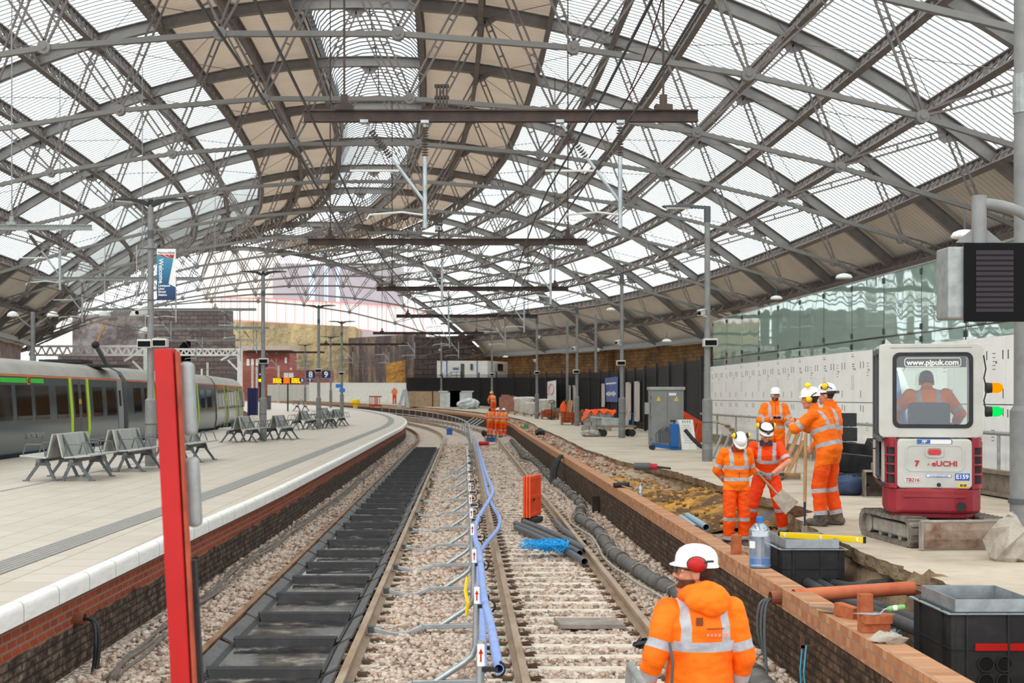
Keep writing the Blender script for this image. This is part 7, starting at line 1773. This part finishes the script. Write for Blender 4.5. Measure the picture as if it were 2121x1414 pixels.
# clutter between the workers and the hoarding
for k in range(5):
    single(MB().box((0, 0, .13), (.36, .36, .25)), 'black_crate', mt_chm, ['bottom', 'second', 'third', 'fourth', 'top'][k]+' black box in the stack behind the standing workers', 'crate', 'stacked black boxes', bevel=.01).location = (7.10+.01*(k % 2), 26.5, .27*k)
for i, (x, y, rx, rz_) in enumerate(((6.85, 24.9, .05, .15), (7.0, 25.3, .25, -.2), (7.65, 24.6, .05, .1), (7.6, 25.4, .5, .3))):
    m = MB()
    for s in (-1, 1): m.box((s*.36, 0, .16), (.05, .75, .32)); m.box((0, s*.36, .16), (.72, .05, .32))
    for k in range(5): m.box((-.3+.15*k, -.39, .16), (.02, .02, .3))
    o = single(m, 'chamber_section', mt_chm, ['black chamber section leaning at the back of the heap', 'tilted black chamber section on top of the heap', 'black chamber section lying flat at the front of the heap', 'steeply tilted black chamber section by the digger'][i], 'chamber section', 'heap of black chamber sections'); o.location = (x, y, .02+.38*(i in (1, 3))); o.rotation_euler = (rx, .1*(i in (1, 3)), rz_)
m = MB().ball((0, 0, .16), .3, 12, 8, 1.15, .7, .6).rough(.03); single(m, 'tool_bag', pm('bag_blue', '3a4a68', '2c3850', 5, .7, 0, .3), 'dark blue tool bag slumped on the platform beside the digger bucket', 'bag', smooth=60).location = (6.42, 23.7, .0)
p0 = aty(1662, 893, 28.4); p1 = aty(1648, 980, 28.2); t_ = thing('broom', 'broom with pale handle propped behind the leaning worker', 'broom', (p1.x, p1.y, 0)); q1 = V(p1.x-.02, p1.y, .1); MB().cyl(q1, p0, .014, 8).build('handle', M['timber'], t_, world=True); MB().box(q1+V(-.05, 0, .0), (.32, .09, .05)).build('head', M['timber'], t_, world=True); MB().box(q1+V(-.05, 0, -.06), (.32, .08, .08)).build('bristles', M['timber_dirty'], t_, world=True)
for i in range(3):
    a = V(6.45+.13*i, 29.6, .0); single(MB().bar(a, a+V(.55, .7, 1.0-.15*i), .09, .03), 'timber_offcut', M['timber'], ['longest', 'middle', 'shortest'][i]+' timber offcut leaning by the hoarding behind the workers', 'timber', 'timber offcuts by the hoarding', base=a)
m = MB(); n = 10
for k in range(n): a = -.2+1.3*k/n; b = -.2+1.3*(k+1)/n; m.add([(6.75+.5*math.sin(a)*1.2, 37.7, .35+.6*math.cos(a)), (6.75+.5*math.sin(b)*1.2, 37.7, .35+.6*math.cos(b)), (6.75+.5*math.sin(b)*1.2, 38.5, .35+.6*math.cos(b)), (6.75+.5*math.sin(a)*1.2, 38.5, .35+.6*math.cos(a))], [(0, 1, 2, 3)])
o = single(m, 'curved_sheet', pm('tan_sheet', 'b9a78e', '9f8c74', 4, .7, 0, .1), 'curved tan sheet propped beside the lamp post by the hoarding', 'sheet', base=(6.85, 38, .35)); sd = o.modifiers.new('s', 'SOLIDIFY'); sd.thickness = .03
for i in range(4):
    a = V(6.55+.2*i, 37.4, .02); single(MB().bar(a, a+V(.3, .25, .62), .05, .05), 'steel_bar', M['galv_dull'], 'grey steel bar leaning below the curved tan sheet', 'bar', 'steel bars by the hoarding', base=a)

# ---------------------------------------------------------------- things on and beside the tracks
PG = 'grey ducts piled between the rails'
for i, (x0, y0, x1, y1, z) in enumerate(((1069, 1092, 1211, 1163, -.91), (1068, 1084, 1201, 1146, -.90), (1085, 1080, 1213, 1138, -.90), (1148, 1077, 1209, 1124, -.91))):
    a = atz(x0, y0, z); b = atz(x1, y1, z); mid = (a+b)/2+V(.12*(1 if i != 3 else -1), 0, 0); pts = [a*(1-t)**2+mid*2*t*(1-t)+b*t*t for t in [k/8 for k in range(9)]]
    single(MB().pipe(pts, .055, .007, 16), 'plastic_duct', mt_duct, ['grey plastic duct lowest at the front of the pile', 'grey plastic duct second from the front of the pile', 'grey plastic duct at the back of the pile', 'short grey plastic duct lying apart by the rail'][i], 'pipe', PG, base=pts[4], smooth=60)
r5 = random.Random(9); c = atz(1128, 1140, -.90); pts = []
for k in range(420):
    a = k*.55; r = .10+.13*abs(math.sin(k*.37))+r5.uniform(-.04, .04); pts.append(V(c.x+(.17*math.sin(k*.021))+r*math.cos(a)*1.15, c.y+r*math.sin(a)*1.6, -.93+.16*abs(math.sin(k*.83))+r5.uniform(0, .05)))
single(MB().tube(pts, .0055, 4), 'blue_rope', flat('rope_blue', '16a6e8', .5), 'bright blue rope tangled on the pile of grey ducts', 'rope', base=c+V(0, 0, -.05))
# orange barrier panels standing on the open track
p = atz(1112, 1080, -.98); t_ = thing('plastic_barrier', 'orange plastic barrier panels strapped upright on the open track', 'barrier', (p.x-.1, p.y, -1.0), 1.25)
for k in range(3):
    m = MB(); x = -.06+.06*k
    for zz in (.18, .55, .95): m.box((0, x, zz), (.8, .04, .08))
    for j in range(8): m.box((-.37+.105*j, x, .56), (.05, .03, .8))
    for s in (-1, 1): m.box((s*.4, x, .56), (.04, .045, .86))
    m.build('panel', mt_orb, t_, bevel=.008)
MB().box((0, 0, .06), (.7, .3, .12)).build('foot_block', M['blackrub'], t_, bevel=.03); MB().box((-.2, -.10, .5), (.06, .02, .05)).build('strap', M['black'], t_)
single(MB().prism([(-.36, -.2), (.38, -.2), (.30, .32), (-.40, .30)], 0, .055), 'paving_slab', pm('slab_grey', '9a9189', '7d746d', 6, .9, 0, .3), 'grey paving slab lying on the sleepers of the open track', 'slab', bevel=.006).location = (1.46, 16.35, -.995)
single(MB().ball((1.9, 15.0, -.96), .1, 8, 5, 1.2, .8, .5).rough(.03), 'dark_rag', M['black'], 'dark rag caught beside the rail by the brick wall', 'rag', base=(1.9, 15, -1))
# wrapped grey duct along the foot of the brick wall
DP = [(1560, 1400), (1406, 1226), (1358, 1205), (1322, 1180), (1299, 1166), (1265, 1140), (1242, 1104), (1223, 1087), (1200, 1073), (1206, 1045), (1206, 1031), (1184, 1017), (1155, 1003), (1130, 980), (1119, 957), (1085, 946), (1076, 932), (1059, 912)]
pts = [atz(x, y, -.82) for x, y in DP]
pts[0] = V(2.6, 12.0, -.88)
fine = []
for i in range(len(pts)-1):
    a, b = pts[i], pts[i+1]; k = max(2, int((b-a).length/.09))
    for j in range(k): q = a+(b-a)*j/k; fine.append(V(min(q.x, 2.70+cg(q.y)), q.y, q.z))
sm = [sum((fine[max(0, min(len(fine)-1, i+j))] for j in range(-4, 5)), V(0, 0, 0))/9 for i in range(len(fine))]
rs = [.098+.006*math.sin(i*2.1)+.004*math.sin(i*.37) for i in range(len(sm))]
dt = single(MB().tube(sm, .1, 12, rs=rs), 'wrapped_duct', pm('duct_wrap', '6f6a66', '514d4b', 7, .8, 0, .3), 'long wrapped grey duct snaking along the foot of the brick wall', 'duct', base=sm[0], smooth=60)
for i in range(8, len(sm)-2, 16):
    MB().cyl(sm[i], sm[i]+(sm[i+1]-sm[i]).normalized()*.10, .118, 14).build('collar', pm('duct_collar', '5f5b58', '4a4745', 7, .7, 0, .2), dt, world=True)
for i in range(14, len(sm)-10, 24):
    MB().tube([sm[i+j]+V(.125*math.cos(j*.9), 0, .125*math.sin(j*.9)) for j in range(8)], .008, 5).build('tie_cord', M['cement'], dt, world=True)
cb = [p+V(-.17+.04*math.sin(k*.3), 0, -.06+.02*math.sin(k*.5)) for k, p in enumerate(sm[::5])]; single(MB().tube(cb, .018, 6), 'cable', M['cement'], 'loose grey cable lying beside the wrapped duct', 'cable', base=cb[0])
p = V(2.84, 30.6, -.95); single(MB().box(p+V(0, 0, .22), (.14, .14, .46)), 'timber_stump', pm('dark_timber', '3a2d24', '241c17', 6, .9, 0, .3), 'dark timber stump standing against the old brick wall', 'post', base=p)
p = V(2.88, 41, -.45)
for k in range(3): single(MB().tube(spl([p+V(-.02*k, .1*k, .36), p+V(-.1, .08*k, .33), p+V(-.22-.05*k, -.1+.1*k, .0), p+V(-.26-.04*k, -.2, -.45)]), .05, 7), 'hanging_cable', M['blackrub'], ['nearest', 'middle', 'farthest'][k]+' of three dark cables hanging over the brick wall', 'cable', 'dark cables hanging over the wall', base=p)
# pipe stubs, brackets and cords on the brick walls
def stub(x, y, z, s, label):
    t_ = thing('pipe_stub', label, 'pipe', (x, y, z)); MB().pipe([V(s*-.06, 0, 0), V(s*.10, -.02, 0)], .062, .008, 16).build('sleeve', pm('clay_brown', '9a5a3c', '6f4430', 5, .7, 0, .1), t_)
    return t_
stub(2.9, 13.0, -.19, -1, 'brown clay pipe stub with cables, sticking out of the brick wall'); stub(pe(13.1)-.08, 13.1, -.40, 1, 'brown pipe stub with black cables, under the white platform edge')
for k in range(3): 
    pts = [V(2.86-.02*k, 13.0, -.2), V(2.76-.03*k, 12.95, -.24), V(2.72-.02*k, 12.85+.05*k, -.5), V(2.70+.02*k, 12.7+.1*k, -.85), V(2.55-.1*k, 12.5, -.92)]; single(MB().tube(spl(pts), .012, 6), 'cable', M['post_dark'], ['thick', 'second', 'thin'][k]+' dark cable hanging from the clay pipe stub', 'cable', 'cables at the clay pipe stub', base=pts[0])
for k in range(2):
    x = pe(13.1); pts = [V(x-.02, 13.1, -.40), V(x+.10+.02*k, 13.05, -.42), V(x+.15+.02*k, 12.95+.06*k, -.6), V(x+.13+.03*k, 12.9, -.88), V(x+.15, 12.5, -.9)]; single(MB().tube(spl(pts), .017, 7), 'cable', M['black'], ['front', 'rear'][k]+' black cable hanging below the white platform edge', 'cable', 'black cables under the platform edge', base=pts[0])
for k, (y, z) in enumerate(((13.4, -.42), (11.75, -.42))):
    t_ = thing('wall_bracket', ['rusty bracket below the clay pipe stub', 'rusty hooked bracket with hanging blue cords'][k], 'bracket', (2.9, y, z)); MB().box((-.04, 0, 0), (.16, .03, .03)).box((-.1, 0, .04), (.03, .03, .1)).build('arm', pm('rust', '6b4a38', '4a3429', 8, .8, .1, .2), t_)
for k in range(2): single(MB().tube([V(2.80+.02*k, 11.75-.05*k, -.40), V(2.77, 11.7-.12*k, -.6), V(2.78+.03*k, 11.65-.1*k, -.98)], .007, 5), 'blue_twine', flat('cord_blue2', '3f9cc0', .6), ['first', 'second'][k]+' blue cord hanging from the hooked bracket on the brick wall', 'cord', 'blue cords on the bracket', base=(2.8, 11.75, -.4))
# cables on the ballast by the platform wall
CP = [(186, 1405), (230, 1362), (300, 1312), (360, 1262), (415, 1225), (470, 1170), (530, 1138), (590, 1098), (640, 1062), (700, 1020), (745, 985), (790, 948)]
for k in range(4):
    pts = []
    for j, (x, y) in enumerate(CP): p = atz(x, y, -.85); pts.append(p+V(.12+.05*k+.05*math.sin(j*1.7+k*2), 0, .0+.01*k))
    f_ = []
    for i in range(len(pts)-1):
        for j in range(5): f_.append(pts[i]+(pts[i+1]-pts[i])*j/5+V(.012*math.sin(i*5+j+k), 0, 0))
    single(MB().tube(f_, .017, 6), 'ground_cable', pm('cable_grey', '7d746c', '5e5650', 8, .8, 0, .1), ['first', 'second', 'third', 'fourth'][k]+' dusty grey cable from the platform wall, lying on the ballast', 'cable', 'dusty cables on the ballast', base=f_[0])
# galvanised safety barrier stanchions with blue plastic rails
BY = [9.7, 12.6, 15.7, 18.8, 21.4, 24.3, 27.5, 31, 35, 39.5, 44, 48]
def stanchion():
    t_ = thing('barrier_stanchion', 'galvanised stanchion', 'barrier stanchion', (0, 0, -.98), 0, 'galvanised stanchions between the tracks')
    m = MB(); P_ = [(-1.04, 0, .06), (-.80, 0, .0), (-.62, 0, .02), (-.48, 0, .09), (.16, 0, .10)]
    for a, b in zip(P_, P_[1:]): m.bar(a, b, .055, .05)
    m.build('rail_arm', M['galv'], t_, bevel=.006)
    m = MB(); P_ = [(-.28, 0, .10), (-.02, 0, .27), (.05, 0, .33), (.075, 0, .42), (.09, 0, .96)]
    m.tube(P_, .028, 8); m.build('upright', M['galv'], t_, smooth=60)
    MB().box((-1.05, 0, .06), (.07, .12, .07)).build('rail_clamp', M['post_dark'], t_)
    for z in (.77, .40): MB().box((.15, 0, z), (.11, .05, .03)).tube([(.2+.05*math.cos(a), 0, z+.055*math.sin(a)) for a in np.linspace(-2.4, 1.2, 8)], .010, 5).build('pipe_clip', M['black'], t_)
    o = MB().box((.088, -.032, .87), (.05, .006, .15)).build('label', M['white'], t_)
    MB().box((.088, -.036, .855), (.010, .003, .06)).prism([(.072, .88), (.104, .88), (.088, .915)], -.0375, -.0345, 'y').build('red_arrow', M['red'], o)
    return t_
s0_ = stanchion()
_n = ['nearest', 'second', 'third', 'fourth', 'fifth', 'sixth', 'seventh', 'eighth', 'ninth', 'tenth', 'eleventh', 'twelfth']
for i, y in enumerate(BY):
    lb = f'galvanised stanchion with a red arrow label between the tracks, {_n[i]} from the camera'
    o = s0_ if i == 0 else dup(s0_, (0, 0, 0), 0, lb); o.location = (.03, y, -.98); o['label'] = lb
up = [(1037, 1407), (1015, 1286), (1002, 1240), (998, 1184), (992, 1141), (981, 1110), (987, 1073), (1020, 1028), (1022, 1015), (1008, 984), (997, 945), (988, 918), (980, 896)]
lo = [(1001, 1398), (1000, 1340), (999, 1297), (995, 1212), (987, 1161), (1003, 1127), (1032, 1096), (1038, 1076), (1024, 1056), (1010, 1020), (1002, 985), (993, 948), (984, 916)]
mt_bp = pm('blue_pipe', '7c97d6', '94a9dd', 5, .45, 0, .06)
for P_, z, lb in ((up, -.21, 'upper dusty blue plastic pipe along the stanchions'), (lo, -.58, 'lower dusty blue plastic pipe along the stanchions')):
    pts = [atz(x, y, z) for x, y in P_]; pts = [V(p.x, p.y, z+.02*math.sin(i*1.9)) for i, p in enumerate(pts)]
    f_ = []
    for i in range(len(pts)-1):
        for j in range(6): f_.append(pts[i]+(pts[i+1]-pts[i])*j/6)
    f_ = [sum((f_[max(0, min(len(f_)-1, i+j))] for j in range(-3, 4)), V(0, 0, 0))/7 for i in range(len(f_))]
    single(MB().pipe(f_, .036, .006, 14), 'plastic_pipe', mt_bp, lb, 'pipe', base=f_[0], smooth=60)
MB  # yellow and black tape on the third stanchion
single(MB().tube([V(.04, 15.7, -.35), V(.02, 15.65, -.5), V(.05, 15.6, -.62), V(.03, 15.6, -.75)], .02, 6), 'hazard_tape', M['yellow'], 'strip of yellow hazard tape hanging from the third stanchion', 'tape', base=(.04, 15.7, -.4))
# farther handrail barrier between the tracks
hb_first = None; y = 50.0; i = 0
while y < 128:
    d = 2.5; a = V(.3+cg(y), y, -1.0+gz(y)); b = V(.3+cg(y+d), y+d, -1.0+gz(y+d))
    t_ = thing('handrail_barrier', 'galvanised handrail barrier bay between the tracks, in the curve', 'barrier', a, 0, 'handrail barrier bays in the curve')
    MB().cyl((0, 0, 0), (0, 0, 1.0), .03, 6).build('post', M['galv'], t_); m = MB()
    for z in (.98, .55): m.cyl((0, 0, z), (b-a)+V(0, 0, z), .025, 6)
    m.build('rail', M['galv'], t_); y += d
for k in range(4): a = V(.3+cg(92+2*k)+.3, 92+2*k, -.98+gz(92+2*k)); single(MB().cyl(a, a+V(1.3, 3, .8), .035, 6), 'loose_tube', M['galv'], ['first', 'second', 'third', 'fourth'][k]+' loose scaffold tube leaning by the far handrail barrier', 'tube', 'loose scaffold tubes', base=a)
p = atg(931, 900, -1.0); single(MB().box(p+V(0, 0, .2), (.36, .4, .42)), 'blue_box', M['blue'], 'small blue box standing between the tracks before the curve', 'box', base=p)
p = atg(1001, 922, -.95); single(MB().cyl(p+V(-.22, 0, .1), p+V(.28, .1, .1), .11, 14), 'red_cylinder', M['red'], 'red fuel cylinder lying on the open track by the generator', 'cylinder', base=p)
p = atg(1016, 918, -.95); t_ = thing('generator', 'small blue and black generator on the open track', 'generator', p); MB().box((0, .1, .2), (.5, .4, .25)).build('engine', flat('gen_blue', '2c4a7a', .5), t_); m = MB()
for s in (-1, 1):
    for q in (-1, 1): m.cyl((s*.3, .1+q*.2, 0), (s*.3, .1+q*.2, .42), .015, 6)
    m.cyl((s*.3, -.1, .42), (s*.3, .3, .42), .015, 6)
m.cyl((-.3, -.1, .42), (.3, -.1, .42), .015, 6); m.cyl((-.3, .3, .42), (.3, .3, .42), .015, 6); m.build('cage', M['black'], t_)
p = atg(1003, 902, -.95); single(MB().ball(p+V(0, 0, .14), .2, 8, 6, 1, .8, 1).rough(.03), 'holdall', M['black'], 'dark holdall beside the generator on the open track', 'bag', base=p)
# ---------------------------------------------------------------- near the camera
Yr = 5.3; t_ = thing('red_marker_post', 'tall red marker post with white lamp boxes, close to the camera', 'marker post', (-.965, Yr, -1.0))
top = V(-1.112, Yr, 1.825); bot = V(-.965, Yr, -1.0)
MB().bar(bot, top, .084, .07, (1, 0, 0)).build('board', M['red'], t_, world=True, bevel=.004)
d = (top-bot); MB().bar(bot+d*0+V(.046, .004, 0), top+V(.046, .004, -.01), .062, .008, (1, 0, 0)).build('timber_edge', pm('edge_orange', 'c4573a', '8a3a28', 6, .7, 0, .2), t_, world=True)
for zz0, zz1 in ((1.78, 1.50), (1.42, 1.155)):
    f = (zz0+1)/2.825; p = bot+d*f; q = bot+d*((zz1+1)/2.825); o = MB().bar(p+V(.062, .085, 0), q+V(.062, .085, 0), .05, .08, (0, 1, 0)).build('lamp_box', M['galv_dull'], t_, world=True, bevel=.02, seg=4)
MB().bar(bot+V(.055, .05, .2), bot+d*.72+V(.055, .05, 0), .04, .02, (1, 0, 0)).build('cable_conduit', M['blackrub'], t_, world=True)
# crowd barrier end by the foreground worker
t_ = thing('crowd_barrier', 'end of a grey tubular crowd barrier beside the foreground worker', 'barrier', (.93, 7.0, -1.06)); m = MB()
m.tube([(.0, -1.0, 1.20), (.0, .90, 1.22), (.0, .97, 1.19), (.0, 1.0, 1.10), (.0, 1.0, .1)], .021, 10); m.build('frame', M['galv_dull'], t_, smooth=60); m = MB()
for k in range(14): m.cyl((0, -.9+.13*k, .2), (0, -.9+.13*k, 1.2), .007, 6)
m.build('bars', M['galv_dull'], t_); MB().box((0, .9, .06), (.5, .06, .05)).build('foot', M['galv_dull'], t_); MB().box((0, -.9, .03), (.5, .06, .05)).build('foot', M['galv_dull'], t_)
# ================================================================ camera, sky, exposure
cam = bpy.data.cameras.new('camera'); co_ = bpy.data.objects.new('camera', cam); C.objects.link(co_)
co_.location = (0, 0, CZ); co_.rotation_euler = (PI/2, 0, 0)
cam.sensor_width = 36; cam.lens = F/2121*36; cam.shift_x = (1060.5-HX)/2121; cam.shift_y = (HY-707)/2121
cam.clip_end = 1000; cam.dof.use_dof = True; cam.dof.focus_distance = 15; cam.dof.aperture_fstop = 4.5
bpy.context.scene.camera = co_
w = bpy.data.worlds.new('overcast_sky'); bpy.context.scene.world = w; w.use_nodes = True
nt = w.node_tree; bg = nt.nodes['Background']; bg.inputs[0].default_value = lin('f6faff'); bg.inputs[1].default_value = 1.5
sun = bpy.data.lights.new('soft_sun', 'SUN'); sun.energy = 1.3; sun.angle = math.radians(40); sun.color = (1, .96, .9)
so = bpy.data.objects.new('soft_sun', sun); C.objects.link(so); so.rotation_euler = (math.radians(32), math.radians(-28), 0)
sc = bpy.context.scene
sc.view_settings.view_transform = 'Standard'; sc.view_settings.look = 'None'; sc.view_settings.gamma = 1; sc.view_settings.use_curve_mapping = False
sc.view_settings.exposure = .5
cy = sc.cycles; cy.max_bounces = 8; cy.diffuse_bounces = 4; cy.glossy_bounces = 3; cy.transparent_max_bounces = 12; cy.transmission_bounces = 3
cy.caustics_reflective = False; cy.caustics_refractive = False; cy.sample_clamp_indirect = 6
